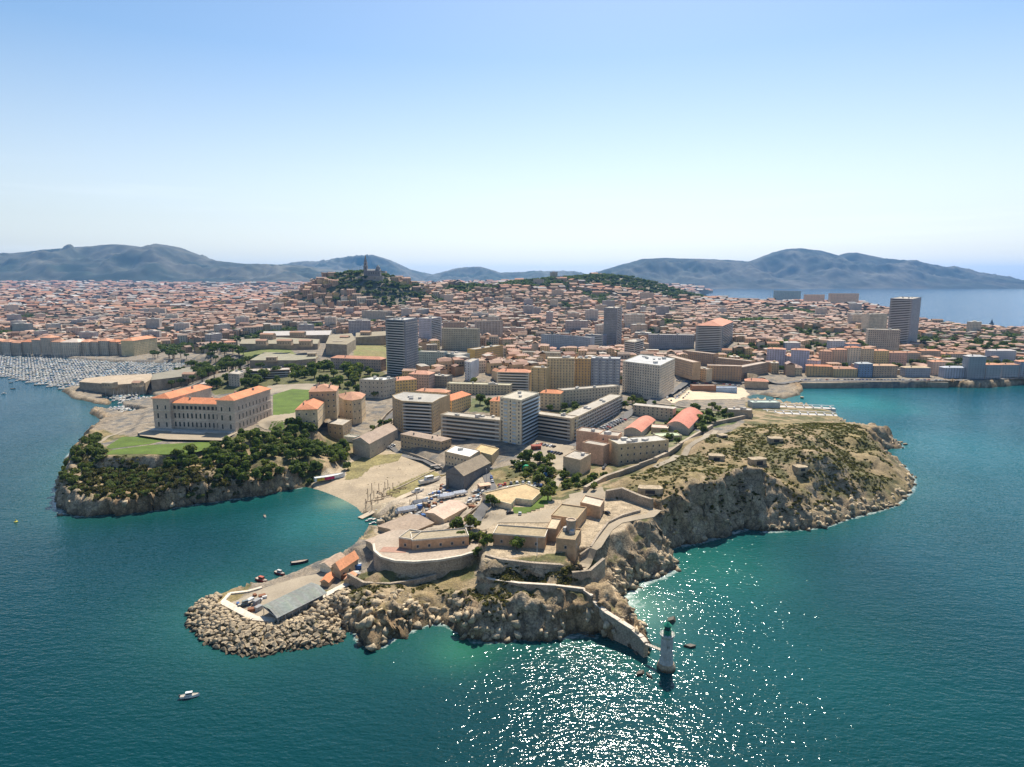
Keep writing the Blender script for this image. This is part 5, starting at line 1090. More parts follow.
# ------------------------------------------------------------------ mid-distance landmarks
def many(rows):
    for r_ in rows: bd(*r_[:4], **r_[4])
AP = 'apartment block'
many([
 ('dark_tower','dark blue-grey apartment tower with a slim side wing, tallest of the middle district',[(387,374),(406,376),(419,371)],53,dict(wall=(.22,.24,.27),roofc=(.38,.37,.35),style=['band','tower'],cat='tower',bal='g',huts=4,step=2.6)),
 ('tower_block','narrow grey tower with one white vertical stripe, amid the red roofs',[(603,349),(616,350),(621,347)],40,dict(wall=(.25,.245,.25),style=['grid','band'],cat='tower',huts=1,step=2.6,win='dark')),
 ('tower_block','white round-cornered tower with thin fins behind the white corner block',[(624,362),(634,363),(643,360)],20,dict(wall=(.55,.54,.50),style='band',cat='tower',huts=2)),
 ('tower_block','great dark slab tower with a white end wall above the far shore',[(886,346),(908,348),(917,342)],46,dict(wall=(.33,.33,.35),style=['band','grid'],cat='tower',huts=3,bal='g')),
 ('apartment_block','grey block with stepped roof at the foot of the dark slab tower',[(867,347),(899,348)],17,dict(depth=22,wall=(.40,.38,.36),style='grid',cat=AP,step=3)),
 ('apartment_block','pair of white point blocks just behind the great slab tower',[(868,334),(886,333)],19,dict(depth=18,wall=(.58,.56,.50),style='grid',cat=AP)),
 ('corner_block','big white corner apartment block with cluttered white roof by the beach avenue',[(622,392),(659,398),(674,388)],30,dict(wall=(.60,.57,.53),roofc=(.42,.42,.41),style='grid',cat=AP,step=3.4,huts=9)),
 ('striped_block','ochre and cream eight-storey apartment row with vertical stripes',[(547,391),(574,391.5)],32,dict(depth=16,wall=(.52,.44,.30),style='grid',cat=AP,step=3,huts=5)),
 ('striped_block','orange-striped apartment row joined to the cream one',[(574.5,391.5),(590,392)],32,dict(depth=16,wall=(.50,.34,.17),style='grid',cat=AP,step=3,huts=4)),
 ('grey_block','dark grey apartment block with tall white pillars beside the striped rows',[(590.5,392),(619,393)],33,dict(depth=18,wall=(.32,.33,.36),roofc=(.42,.42,.41),style='tower',cat=AP,step=3.6,huts=4,bal='w')),
 ('apartment_block','yellowish narrow block wedged left of the striped rows',[(531,392),(546,393)],24,dict(depth=14,wall=(.52,.42,.26),style='tower',cat=AP,step=3,bal='y')),
 ('modern_block','white modern block with big square openings under an orange roof',[(497,391),(529,392)],19,dict(depth=15,roof='hip',wall=(.58,.56,.50),roofc=(.54,.24,.14),style='band',cat=AP)),
 ('slab_block','white and lilac high slab right behind the dark blue tower',[(419,347),(431,348),(442,345)],28,dict(wall=(.50,.48,.52),style=['grid','band'],cat=AP,step=3,bal='b')),
 ('slab_block','long olive-grey slab with regular windows next to the lilac slab',[(442,349),(478,350)],20,dict(depth=13,wall=(.40,.39,.33),style='grid',cat=AP,step=3)),
 ('slab_block','brown-topped slab peeping over the olive-grey one',[(443,341),(466,341)],18,dict(depth=13,wall=(.33,.28,.25),style='grid',cat=AP,step=3)),
 ('slab_block','grey slab with three pale bays behind the yellow row',[(477,343),(503,342)],21,dict(depth=14,wall=(.38,.35,.34),style='tower',cat=AP,step=3)),
 ('apartment_block','pale green long block at the foot of the lilac slab',[(418,366),(444,367)],14,dict(depth=14,wall=(.40,.44,.38),style='grid',cat=AP,step=3)),
 ('apartment_block','curved pale green block continuing towards the red roofs',[(445,366),(456,364),(470,358)],12,dict(depth=30,wall=(.38,.42,.38),style='grid',cat=AP,step=3)),
 ('yellow_row','bright ochre apartment row standing in the middle of the red roofs',[(475,363),(503,358)],13,dict(depth=14,wall=(.55,.40,.18),style='grid',cat=AP,step=3)),
 ('narrow_house','slim white six-storey house amid terracotta roofs',[(465,380),(471,381),(479,377)],18,dict(wall=(.60,.60,.60),style=['tower',None],cat='house',step=2.6,huts=0)),
 ('long_block','very long low olive-roofed apartment range behind the slabs',[(447,394),(510,396)],10,dict(depth=13,wall=(.46,.43,.33),roofc=(.40,.37,.26),style='grid',cat=AP,step=3.4,huts=6)),
 ('corner_house','yellow corner building with bright pink-orange roof near the dark tower',[(394,396),(417,394)],15,dict(depth=16,roof='hip',wall=(.60,.46,.22),roofc=(.56,.28,.18),style='grid',cat=AP,step=3)),
 ('corner_house','pink-grey corner building with terracotta roof beside the dark tower foot',[(409,388),(429,389)],14,dict(depth=18,roof='hip',wall=(.46,.36,.34),roofc=(.52,.27,.18),style='grid',cat=AP,step=3)),
 ('old_block','dark stone tenement with a low roof behind the corner buildings',[(430,386),(447,387)],10,dict(depth=16,wall=(.27,.26,.24),style='grid',cat=AP,step=3)),
 ('grey_annexe','grey flat-roofed building beside the single dark garden tree',[(360,397),(384,398),(397,395)],17,dict(wall=(.42,.41,.38),roofc=(.50,.50,.46),style='grid',cat='building',step=4,fl=4.2,huts=5)),
 ('barracks','pink barracks with a long orange roof beside the meadow',[(331,369),(381,371)],11,dict(depth=16,roof='hip',wall=(.44,.34,.32),roofc=(.50,.24,.15),style='grid',cat='barracks',step=3.4,fl=4)),
 ('old_hospital','low brown building with a broken flat roof in the park',[(242,381),(290,379)],9,dict(depth=22,wall=(.22,.16,.13),roofc=(.42,.36,.30),style='band',cat='building')),
 ('old_hospital','small grey square block at the edge of the park near the palace wing',[(229,386),(240,387),(247,383)],12,dict(wall=(.40,.38,.36),style='grid',cat='building')),
 ('boat_club','pale tented roof among the trees behind the palace',[(200,389),(220,389)],5,dict(depth=12,roof='hip',wall=(.40,.34,.28),roofc=(.55,.44,.36),style=None,cat='clubhouse')),
 ('boat_club','long pale roof of the boat club beside the marina basin',[(160,387),(185,386)],4,dict(depth=14,roof='hip',wall=(.42,.38,.32),roofc=(.56,.50,.42),style=None,cat='clubhouse')),
 ('curved_block','long blue-grey curved apartment block',[(541,349),(558,349.6),(574,351),(590,353)],14,dict(depth=14,wall=(.38,.41,.44),style='grid',cat=AP,step=3.4,huts=3)),
 ('low_range','low cream range in front of the curved blue-grey block',[(521,359),(576,361)],7,dict(depth=12,wall=(.50,.48,.40),style='grid',cat=AP,step=4,huts=3)),
 ('office_slab','dark office slab touching the striped narrow tower',[(585,350),(603,351)],15,dict(depth=16,wall=(.28,.28,.31),style='band',cat='office block')),
 ('grey_hangar','long grey windowed factory wing among the red roofs',[(648,349),(694,350)],14,dict(depth=18,wall=(.34,.32,.33),roofc=(.42,.38,.34),style='grid',cat='building',step=3.4,huts=2)),
 ('grey_block','grey block with orange roof and sunny end wall above the barracks',[(695,352),(721,353),(732,346)],26,dict(roof='hip',wall=(.36,.36,.35),roofc=(.56,.26,.17),style='band',cat=AP)),
 ('barracks','brick-beige barracks wing curving along the avenue',[(665,369),(692,377)],13,dict(depth=12,wall=(.44,.34,.25),roofc=(.42,.33,.26),style='grid',cat='barracks',step=3.6,huts=0)),
 ('barracks','long brown barracks facing the beach road',[(707,380),(741,381)],14,dict(depth=14,wall=(.38,.28,.20),roofc=(.40,.32,.26),style='grid',cat='barracks',step=3.6,huts=0)),
 ('barracks','upper brown barracks row behind the avenue',[(682,362),(713,366)],11,dict(depth=12,wall=(.40,.30,.23),roofc=(.40,.32,.26),style='grid',cat='barracks',step=3.6,huts=0)),
 ('barracks','second upper barracks row, running on to the rocky bank',[(714,367),(750,371)],9,dict(depth=12,wall=(.40,.30,.23),roofc=(.42,.34,.27),style='grid',cat='barracks',step=3.6,huts=0)),
 ('barracks','end barracks wing next to the orange-roofed hall',[(741,380),(768,374)],12,dict(depth=12,wall=(.36,.26,.20),roofc=(.40,.33,.27),style='grid',cat='barracks',step=3.6,huts=0)),
 ('cream_house','cream house with sunny side wall between the barracks rows',[(693,379),(706,381)],11,dict(depth=12,wall=(.54,.46,.36),style='grid',cat='house',step=3)),
 ('beach_hall','orange-roofed hall beside the city beach trees',[(745,388),(768,389)],7,dict(depth=16,roof='hip',wall=(.40,.33,.27),roofc=(.52,.24,.15),style=None,cat='hall')),
 ('beach_hut','brown flat-roofed bathing pavilion at the back of the city beach',[(692,391),(716,391)],5,dict(depth=10,wall=(.26,.16,.12),roofc=(.36,.28,.22),style=None,cat='pavilion',huts=0)),
 ('beach_hut','blue-grey wedge-shaped lifeguard pavilion on the city beach',[(716,392),(737,392)],4,dict(depth=8,wall=(.36,.44,.54),roofc=(.44,.50,.58),style=None,cat='pavilion',huts=0)),
 ('beach_club','low grey-roofed beach club building against the fortification wall',[(728,417),(752,418)],7,dict(depth=12,wall=(.38,.33,.28),roofc=(.42,.38,.33),style=None,cat='club',huts=3)),
 ('beach_club','pale green long roof of the bathing club',[(752,408),(780,408)],5,dict(depth=14,wall=(.44,.46,.42),roofc=(.38,.44,.38),style=None,cat='club',huts=2)),
 ('far_block','long beige block on the skyline by the distant sea',[(773,302),(798,303)],11,dict(depth=20,wall=(.62,.50,.42),style='grid',cat=AP,step=6,fl=5,huts=0)),
 ('far_block','middle beige block of the three on the sea skyline',[(805,305),(824,305)],10,dict(depth=20,wall=(.62,.50,.42),style='grid',cat=AP,step=6,fl=5,huts=0)),
 ('far_block','widest beige block of the three on the sea skyline',[(830,307),(858,307)],13,dict(depth=22,wall=(.60,.48,.40),style='grid',cat=AP,step=6,fl=5,huts=0)),
 ('hill_block','tall tan and blue block under the basilica hill',[(369,303),(386,303)],18,dict(depth=25,wall=(.42,.36,.34),style=['band'],cat=AP,huts=0,fl=5)),
 ('hill_block','low wide white block on the slope beside the basilica hill',[(400,297),(416,297)],8,dict(depth=25,wall=(.45,.42,.42),style='grid',cat=AP,huts=0,fl=6,step=7)),
 ('hill_block','pinkish hospital-like block on the slope',[(424,300),(441,300)],8,dict(depth=30,wall=(.42,.36,.36),style='grid',cat=AP,huts=0,fl=6,step=7)),
 ('glass_office','dark teal glass office in the old town',[(277,319),(296,319)],7,dict(depth=25,wall=(.06,.12,.14),style=None,cat='office block',huts=0)),
 ('city_block','grey eight-storey block near the meadow top',[(362,322),(386,323)],11,dict(depth=25,wall=(.44,.40,.38),style='grid',cat=AP,huts=3,step=5)),
])
# far shore houses, each with its own colours
SH_ = [((766,366,784,367),17,(.48,.45,.52),TERRA3,'lilac-white gabled house at the bay end'),((784,367,797,368),11,(.50,.46,.48),TERRA3,'lower house between the two lilac gabled houses'),((790,369,808,370),19,(.50,.48,.56),TERRA3,'second tall lilac gabled house over the bay'),((806,373,817,374),13,(.50,.48,.54),TERRA2,'small lilac house with a sunlit roof slope'),
 ((818,365,831,366),14,(.50,.36,.30),TERRA2,'pink house starting the long shore row'),((831.5,366,846,366),16,(.54,.40,.32),TERRA3,'salmon house, second of the long shore row'),((846.5,366,860,366),18,(.60,.55,.48),TERRA,'tall white and pink house of the long shore row'),((860.5,366,873,366),17,(.52,.46,.36),TERRA2,'cream house with shaded balconies in the shore row'),((873.5,366,888,366),15,(.56,.46,.26),TERRA3,'yellow house in the shore row'),((888.5,366,906,366),13,(.50,.36,.34),TERRA2,'rose house ending the shore row'),
 ((806,376,832,377),10,(.50,.38,.22),TERRA,'ochre one-storey house right above the corniche wall'),((833,377,857,377),8,(.48,.40,.24),TERRA2,'mustard restaurant building with dark openings above the corniche wall'),((858,377,872,377),13,(.22,.30,.42),(.40,.42,.42),'blue villa above the corniche wall'),((873,377,897,377),11,(.42,.34,.28),(.52,.33,.20),'brown villa with broad orange roof by the blue villa'),
 ((905,377,930,377),9,(.34,.36,.40),(.50,.38,.24),'grey villa with a tan roof on the corniche'),((932,375,944,375),13,(.50,.40,.36),TERRA3,'pale pink house behind the corniche rocks'),((944,378,966,378),10,(.44,.46,.52),(.44,.46,.50),'white-balconied low block on the corniche rocks'),((967,379,984,379),22,(.36,.36,.37),(.44,.43,.42),'blue-grey glassy block with stacked terraces, largest on the corniche'),((985,379,1000,379),14,(.42,.40,.40),TERRA3,'slate-blue house next to the terraced block'),((1001,378,1018,378),13,(.44,.42,.42),TERRA2,'pale slate house near the corner of the corniche'),((1019,377,1040,377),15,(.42,.40,.42),TERRA3,'mauve house at the very end of the corniche'),
 ((903,362,920,362),9,(.46,.42,.38),TERRA2,'beige house on the second row over the corniche'),((921,360,940,360),9,(.42,.36,.32),TERRA3,'brown-pink house on the second row over the corniche'),((950,362,966,362),8,(.50,.44,.40),TERRA2,'cream house beneath the wooded bluff'),((990,362,1015,362),11,(.52,.52,.56),(.50,.46,.44),'white villa beneath the wooded bluff'),((785,352,800,352),9,(.44,.46,.50),(.5,.45,.4),'white hillside villa above the dark bank'),((830,350,845,350),9,(.54,.54,.56),(.55,.45,.38),'white cubic villa on the ridge road'),((848,352,860,352),8,(.36,.42,.50),TERRA3,'blue-white house on the ridge road')]
for (x1, y1, x2, y2), h_, wc_, rc_, lab in SH_:
    bd('shore_house', lab, [(x1, y1), (x2, y2)], h_, 13, 'hip', wc_, rc_, 'grid', cat='house', step=3.4, huts=2, rise=2)
# quay houses of the old port
QH = [(-14,0,14),(0,11,13),(11,22,12),(22,33,13),(33,42,15),(42,52,17),(52,62,13),(80,90,13),(90,99,13),(99,109,14),(109,118,13),(118,134,11)]
for i, (x1, x2, h_) in enumerate(QH):
    c = jit(random.choice([(.46,.42,.38),(.44,.38,.33),(.48,.45,.42),(.40,.38,.36)]), .06)
    bd('quay_tenement', ['pale six-storey tenement of the marina quay row', 'beige tenement of the marina quay row'][i % 2], [(x1, 355), (x2 - .4, 355.3)], h_, 22, 'hip', c, random.choice((TERRA, TERRA2, TERRA3)), 'grid', cat='tenement', step=3.6, huts=1, group='tenements along the marina quay %s' % ('pale', 'beige')[i % 2])
bd('theatre', 'pale-roofed quay building with a dark arched front', [(62,355.5),(79.5,355.6)], 13, 30, 'hip', (.48,.44,.40), (.56,.46,.38), 'grid', cat='building', step=4, rise=6, huts=0)
bd('quay_range', 'yellow-fronted quay building closing the orange-roofed range', [(134.5,356),(158,352)], 15, 25, 'hip', (.50,.46,.32), (.54,.24,.13), 'grid', cat='tenement', step=4, huts=0)
# ------------------------------------------------------------------ old fort
def prism_px(name, label, cat, poly, z0, h, wallc=STONE, topc=(.24, .20, .13), mat='stone'):
    W = [P(x, y, z0) for x, y in poly]; o = W[0]; FOOT.append(W); L = [(p[0] - o[0], p[1] - o[1]) for p in W]
    root = thing(name, label, cat, (o[0], o[1], z0)); b = MB(); b.prism(L, -12, h, 0, wallc, top=False); b.obj('wall_face', [M[mat]], root)
    b = MB(); b.prism(L, h - .4, h - .15, 0, topc); b.obj('platform', [M['paint']], root); return root
prism_px('fort_bastion', 'low wedge-shaped fort battery with a sandy top between marina and channel', 'bastion', [(80,391),(118,394),(146,392),(154,387),(152,382),(112,384),(86,387)], 2.5, 12, topc=(.38,.30,.21))
prism_px('fort_bastion', 'long stone curtain of the old fort above the trees and club roofs', 'bastion', [(152,391),(190,386),(227,380),(232,372),(222,370),(186,377),(154,384)], 4, 14, topc=(.22,.20,.15))
prism_px('fort_bastion', 'arrow-shaped upper bastion with pale stone faces', 'bastion', [(250,368),(296,368),(316,366),(329,352),(325,345),(296,352),(270,356)], 22, 11, topc=(.25,.23,.16))
prism_px('fort_bastion', 'square upper bastion with bright stone side behind the arrow-shaped one', 'bastion', [(326,353),(347,354),(356,348),(352,341),(330,343)], 36, 14, (.44,.35,.26))
prism_px('fort_bastion', 'long flat fort wing above the green field', 'bastion', [(240,350),(280,350),(318,350),(320,345),(280,343),(242,345)], 34, 10, topc=(.25,.22,.15))
prism_px('fort_bastion', 'rear fort curtain reaching towards the dark tower', 'bastion', [(356,343),(386,341),(388,336),(356,338)], 36, 10)
prism_px('fort_bastion', 'grey roofed fort block behind the long flat wing', 'bastion', [(262,342),(330,341),(332,336),(264,337)], 36, 11, (.36,.32,.27), (.38,.35,.32))
# ------------------------------------------------------------------ basilica on its hill
def basilica():
    X, Y = -432, 2010; z = float(hgt(X, Y)) + 1; c = (.20, .19, .19)
    root = thing('basilica', 'striped stone basilica with a tall bell tower and gilded statue on the hilltop', 'church', (X, Y, z), R(0))
    b = MB(); b.prism([(-36, -14), (40, -14), (40, 16), (-36, 16)], -14, 4, 0, (.32, .28, .24)); b.obj('podium', [M['paint']], root)
    b = MB(); b.gable(-8, -9, 32, 9, 4, 20, 25, 'x', .5, c, (.22, .22, .22)); nv = b.obj('nave', [M['paint']], root)
    for k in range(5): link('window', WIN['dark'], nv, (-2 + k * 7, -9.02, 9), 0, (2, 1, 7))
    b = MB(); b.lathe([(7, 18), (7, 27), (6.4, 30), (4.6, 33), (2, 35), (.8, 37)], 14, 0, (.24, .24, .24), 24, 0); b.obj('dome', [M['paint']], root)
    b = MB(); b.prism([(-19, -5.5), (-8, -5.5), (-8, 5.5), (-19, 5.5)], 0, 34, 0, c); b.prism([(-18, -4.5), (-9, -4.5), (-9, 4.5), (-18, 4.5)], 34.01, 46, 0, (.28, .26, .24)); tw = b.obj('bell_tower', [M['paint']], root)
    for z_ in (24, 36): link('window', WIN['dark'], tw, (-13.5, -5.53 if z_ < 34 else -4.53, z_), 0, (3, 1, 7))
    b = MB(); b.lathe([(4, 46), (3.6, 50), (2.6, 54), (2.6, 57)], 10, 0, (.22, .2, .19), -13.5, 0); b.obj('belfry_drum', [M['paint']], root)
    b = MB(); b.lathe([(1.9, 57), (1.6, 60), (1.2, 63), (.9, 65), (1, 66), (.3, 67.5)], 8, 0, (.35, .26, .10), -13.5, 0); b.obj('statue', [M['paint']], root)
basilica()
X, Y, z = G(991, 329); c_ = thing('church', 'small dark church spire on the ridge before the open sea', 'church', (X, Y, z)); b = MB(); b.prism([(-4, -4), (4, -4), (4, 4), (-4, 4)], -3, 16, 0, (.3, .27, .25)); b.obj('tower', [M['paint']], c_)
b = MB(); b.prism([(-4.5, -4.5), (4.5, -4.5), (4.5, 4.5), (-4.5, 4.5)], 16.02, 17, 0, (.2, .2, .2)); b.lathe([(3.6, 17), (2.4, 22), (1, 27), (.1, 30)], 8, 0, (.12, .13, .15)); b.obj('spire', [M['paint']], c_)

# ------------------------------------------------------------------ the town: houses with tiled roofs
def house_mesh(w_, d_, h_, kind, wc_, rc_, win=True):
    b = MB()
    if kind == 'flat':
        b.prism([(-w_/2, -d_/2), (w_/2, -d_/2), (w_/2, d_/2), (-w_/2, d_/2)], -4, h_, 0, wc_, rc_); b.box(-w_/6, -d_/6, h_ + .01, w_/8, d_/8, h_ + 2.2, 0, jit(wc_))
    else: b.gable(-w_/2, -d_/2, w_/2, d_/2, -4, h_, h_ + min(w_, d_) * .17, 'x' if w_ >= d_ else 'y', .4, wc_, rc_, hip=min(w_, d_) * .4 if kind == 'hip' else 0); b.box(w_ * .2, -.5, h_ + .2, w_ * .2 + 1.0, .5, h_ + min(w_, d_) * .17 + 1.2, 0, jit((.45, .36, .3)))
    if win:
        g = (.05, .055, .06); nf = max(2, int(h_ / 3.2)); 
        for f_ in range(nf):
            z = .9 + f_ * h_ / nf
            for sx, n, L in ((0, max(2, int(w_ / 3.2)), w_), (1, max(2, int(d_ / 3.4)), d_)):
                for k in range(n):
                    t = -L / 2 + L * (k + .5) / n
                    if sx == 0: b.quad([(t - .6, -d_/2 - .05, z), (t + .6, -d_/2 - .05, z), (t + .6, -d_/2 - .05, z + 1.6), (t - .6, -d_/2 - .05, z + 1.6)], 0, g)
                    else:
                        for s_ in (-1, 1):
                            q = [(s_ * (w_/2 + .05), t - .6, z), (s_ * (w_/2 + .05), t + .6, z), (s_ * (w_/2 + .05), t + .6, z + 1.6), (s_ * (w_/2 + .05), t - .6, z + 1.6)]; b.quad(q if s_ > 0 else q[::-1], 0, g)
    return b
WC = [(.66,.47,.28), (.70,.53,.34), (.58,.39,.25), (.62,.53,.41), (.62,.45,.22), (.50,.38,.28), (.62,.40,.26)]
RC = [(.42,.23,.15), (.40,.25,.18), (.46,.27,.19), (.38,.25,.19), (.46,.31,.23), (.36,.22,.16), (.48,.23,.14), (.42,.30,.24)]
KEEP_OUT = [[G(x, y)[:2] for x, y in q] for q in [
 [(200,398),(155,398),(60,400),(60,366),(150,366),(160,358),(235,352),(232,342),(330,334),(390,334),(392,392),(386,398),(330,420),(270,430)],
 [(385,398),(400,388),(440,400),(640,385),(670,385),(690,396),(745,385),(770,390),(800,404),(840,420),(700,470),(600,520),(330,560),(320,430)],
 [(600,400),(680,372),(700,384),(770,382),(770,400),(700,420),(600,420)], [(420,352),(505,345),(505,366),(420,370)], [(538,352),(590,356),(590,352),(545,345)], [(640,358),(735,354),(735,342),(650,340)], [(664,366),(740,366),(765,384),(690,384)], [(770,376),(1040,378),(1040,390),(770,392)]]] + [[P(x, y, 4) for x, y in [(738,383),(802,383),(806,404),(738,404)]]]
WOOD = [[P(x, y, z) for x, y, z in q] for q in [[(295,292,60),(330,280,110),(362,275,150),(392,275,150),(402,286,120),(385,292,90),(350,296,70)], ]]
near_h = []; far_h = []
ang0 = {0: R(14), 1: R(-8), 2: R(25), 3: R(-20)}
def town(y0, y1, sp, size, xr=.86):
    y = y0
    while y < y1:
        x = -xr * y
        while x < xr * y:
            yy = y + random.uniform(-.3, .3) * sp; xx = x + random.uniform(-.3, .3) * sp; x += sp
            if yy / 1.0 < 760: continue
            far_h.append((xx, yy, size))
        y += sp
town(790, 1500, 15.8, .97); town(1500, 2300, 23, 1.35); town(2300, 3600, 33, 1.9); town(3600, 6200, 56, 2.8); town(6200, 9300, 95, 4.2)
A_ = np.array([(p[0], p[1], p[2]) for p in far_h]); X, Y = A_[:, 0], A_[:, 1]; DD = dst(X, Y); HH = hgt(X, Y)
ok = (DD > 9) & ~inpoly(X, Y, [P(x, y, 0) for x, y in [(-200, 353), (222, 356), (226, 366), (150, 392), (-200, 380)]])
for q in KEEP_OUT: ok &= ~inpoly(X, Y, q)
for q in FOOT:
    cx_ = sum(p[0] for p in q) / len(q); cy_ = sum(p[1] for p in q) / len(q); rr_ = min(60, max(math.hypot(p[0] - cx_, p[1] - cy_) for p in q))
    if cy_ > 700: ok &= (np.hypot(X - cx_, Y - cy_) > rr_ + 6) | (Y > cy_ + rr_ + 4)
green = fbm(X, Y, 160, 4, 123); hillg = np.zeros(len(X))
for b_ in BUMPS[:5]: hillg = np.maximum(hillg, np.exp(-((X - b_[0]) / (b_[3] * 1.15)) ** 2 - ((Y - b_[1]) / (b_[4] * 1.15)) ** 2))
wooded = (hillg > .7) & (green > .52) | (green > .69) | ((hillg > .25) & (green > .57))
basil = np.hypot(X + 450, Y - 2040) < 150; wooded |= basil & (green > .54)
g3 = np.exp(-((X - 500) / 420) ** 2 - ((Y - 2900) / 320) ** 2); wooded |= (g3 > .42) & (green > .24)
# the wooded bluff above the far shore
bluff = inpoly(X, Y, [G(x, y)[:2] for x, y in [(915,345),(1030,345),(1030,338),(985,330),(915,332)]]) | inpoly(X, Y, [G(x, y)[:2] for x, y in [(735,357),(800,352),(870,352),(870,346),(790,345),(740,350)]])
wooded |= bluff & (rng.random(len(X)) < .65)
quarters = lambda x, y: 'in the dense quarter behind the marina quay' if x < -330 else 'between the tall blocks and the basilica hill' if x < 60 else 'on the slope behind the barracks' if x < 480 else 'on the ridge above the far shore'
order = np.argsort(Y); nthings = 0; stuff_items = []
protos = {}
random.seed(11)
for v in range(26):
    k = random.choice(['gable', 'hip', 'gable', 'hip', 'flat']); w_, d_ = random.uniform(12, 19), random.uniform(10, 14); h_ = random.choice((7, 9, 11, 13, 15, 17)); protos[v] = (house_mesh(w_, d_, h_, k, jit(random.choice(WC), .07), jit((.46, .42, .36)) if k == 'flat' else jit(random.choice(RC), .06)), k, h_)
pm_ = {v: protos[v][0].mesh('town_house', [M['paint']]) for v in protos}
low = {}
for v in range(26):
    k = 'flat' if v % 6 == 0 else 'gable'; b = MB(); w_, d_, h_ = random.uniform(13, 19), random.uniform(10, 13), random.uniform(8, 15); wc_ = jit(random.choice(WC), .07); rc_ = jit(random.choice(RC), .06) if k != 'flat' else jit((.44, .40, .35))
    zt = h_ + (.4 if k == 'flat' else 2.3); a2 = [(-w_/2, -d_/2), (w_/2, -d_/2), (w_/2, d_/2), (-w_/2, d_/2)]
    for i in range(4):
        p, q = a2[i], a2[(i + 1) % 4]; b.quad([p + (-5,), q + (-5,), q + (h_,), p + (h_,)], 0, wc_)
    b.quad([a2[0] + (h_,), a2[1] + (h_,), (w_/2, 0, zt), (-w_/2, 0, zt)], 0, rc_); b.quad([a2[2] + (h_,), a2[3] + (h_,), (-w_/2, 0, zt), (w_/2, 0, zt)], 0, rc_)
    for f_ in range(int(h_ / 3.2)):
        for kx in range(4):
            t = -w_/2 + w_ * (kx + .5) / 4; z = 1 + f_ * 3.1; b.quad([(t - .7, -d_/2 - .06, z), (t + .7, -d_/2 - .06, z), (t + .7, -d_/2 - .06, z + 1.7), (t - .7, -d_/2 - .06, z + 1.7)], 0, (.06, .065, .07))
    low[v] = b.mesh('house', [M['paint']])
lowfar = {}
for v in range(16):
    b = MB(); w_, d_, h_ = random.uniform(13, 19), random.uniform(11, 14), random.uniform(5, 8); wc_ = jit(random.choice(WC), .07); rc_ = jit(random.choice(RC), .06) if v % 5 else jit((.5, .47, .44))
    a2 = [(-w_/2, -d_/2), (w_/2, -d_/2), (w_/2, d_/2), (-w_/2, d_/2)]
    for i in range(4): p, q = a2[i], a2[(i + 1) % 4]; b.quad([p + (-3,), q + (-3,), q + (h_,), p + (h_,)], 0, wc_)
    b.quad([a2[0] + (h_,), a2[1] + (h_,), (w_/2, 0, h_ + 1.6), (-w_/2, 0, h_ + 1.6)], 0, rc_); b.quad([a2[2] + (h_,), a2[3] + (h_,), (-w_/2, 0, h_ + 1.6), (w_/2, 0, h_ + 1.6)], 0, rc_)
    lowfar[v] = b.mesh('house', [M['paint']])
tree_spots = []
for i in order:
    if not ok[i]: continue
    x, y, sz = A_[i]; z = HH[i]
    if wooded[i]: tree_spots.append((x, y, z, sz)); continue
    if random.random() < .07 * (1 + 1.5 * (x > 0)): tree_spots.append((x, y, z, sz)); continue
    if random.random() < .03: continue
    px, py = proj(x, y, z)
    if px < -60 or px > 1084: continue
    an = ang0[int(fbm(np.array([x]), np.array([y]), 400, 1, 3)[0] * 3.99)] + random.choice((0, math.pi / 2)) + random.uniform(-.08, .08); s = sz * random.uniform(.85, 1.12)
    tall = 1.0 if x < 60 or y < 1000 else .8
    if x > 450 and y < 1700: tall = .6
    if -40 < px < 1064 and nthings < 295 and y < 1400 and random.random() < (.55 if y < 1050 else .4):
        v = random.randrange(26); nthings += 1; fl_ = protos[v][1] == 'flat'
        lab = '%s %s' % ('flat-roofed town house' if fl_ else 'town house with a terracotta roof', quarters(x, y))
        tag(link('town_house', pm_[v], None, (x, y, z), an, (s, s, tall)), lab, 'house', lab.replace('house', 'houses').replace('flat-roofed town', 'flat-roofed'))
    elif y < 2300:
        v = random.randrange(26); sh = random.uniform(.55, .98); stuff_items.append((low[v], (x, y, z), an, (s * random.uniform(1, 1.35), s * 1.05, random.uniform(.8, 1.45) * tall), (sh, sh * .99, sh * .97)))
    else: 
        sh = random.uniform(.42, .85); stuff_items.append((lowfar[random.randrange(16)], (x, y, z), an, (s * random.uniform(1, 1.5), s * random.uniform(.8, 1.3), sz * random.uniform(.8, 1.6)), (sh, sh * .98, sh * .97)))
merged('housing', stuff_items, [M['paint']])
# taller blocks scattered through the town
random.seed(5); blk = []
for k in range(120):
    for _ in range(30):
        px, py = random.uniform(5, 1015), random.uniform(288, 345); x, y, z = G(px, py)
        if y < 1150 or y > 5200 or float(dst(x, y)) < 15: continue
        if x > 350 and random.random() < .6: continue
        if any(math.hypot(x - q[0], y - q[1]) < 60 for q in blk) or any(math.hypot(x - f[0][0], y - f[0][1]) < 70 for f in FOOT) or np.hypot(x + 450, y - 2040) < 230: continue
        blk.append((x, y)); w_ = random.uniform(20, 50); h_ = random.uniform(20, 36); d_ = random.uniform(12, 16); c = jit(random.choice([(.64,.54,.42), (.54,.48,.41), (.64,.49,.36), (.46,.40,.36)]), .05)
        lab = 'pale flat-roofed housing block rising above the roofs %s' % ('of the old town beyond the marina' if x < -330 else 'around the basilica hill' if x < 100 else 'of the quarters near the open sea')
        b = house_mesh(w_, d_, h_, 'flat', c, (.48, .46, .42), win=True); tag(b.obj('housing_block', [M['paint']], None, (x, y, z), random.choice((R(10), R(-15), R(80))) + random.uniform(-.1, .1)), lab, 'apartment block', lab.replace('pale flat-roofed housing block', 'housing blocks')); break
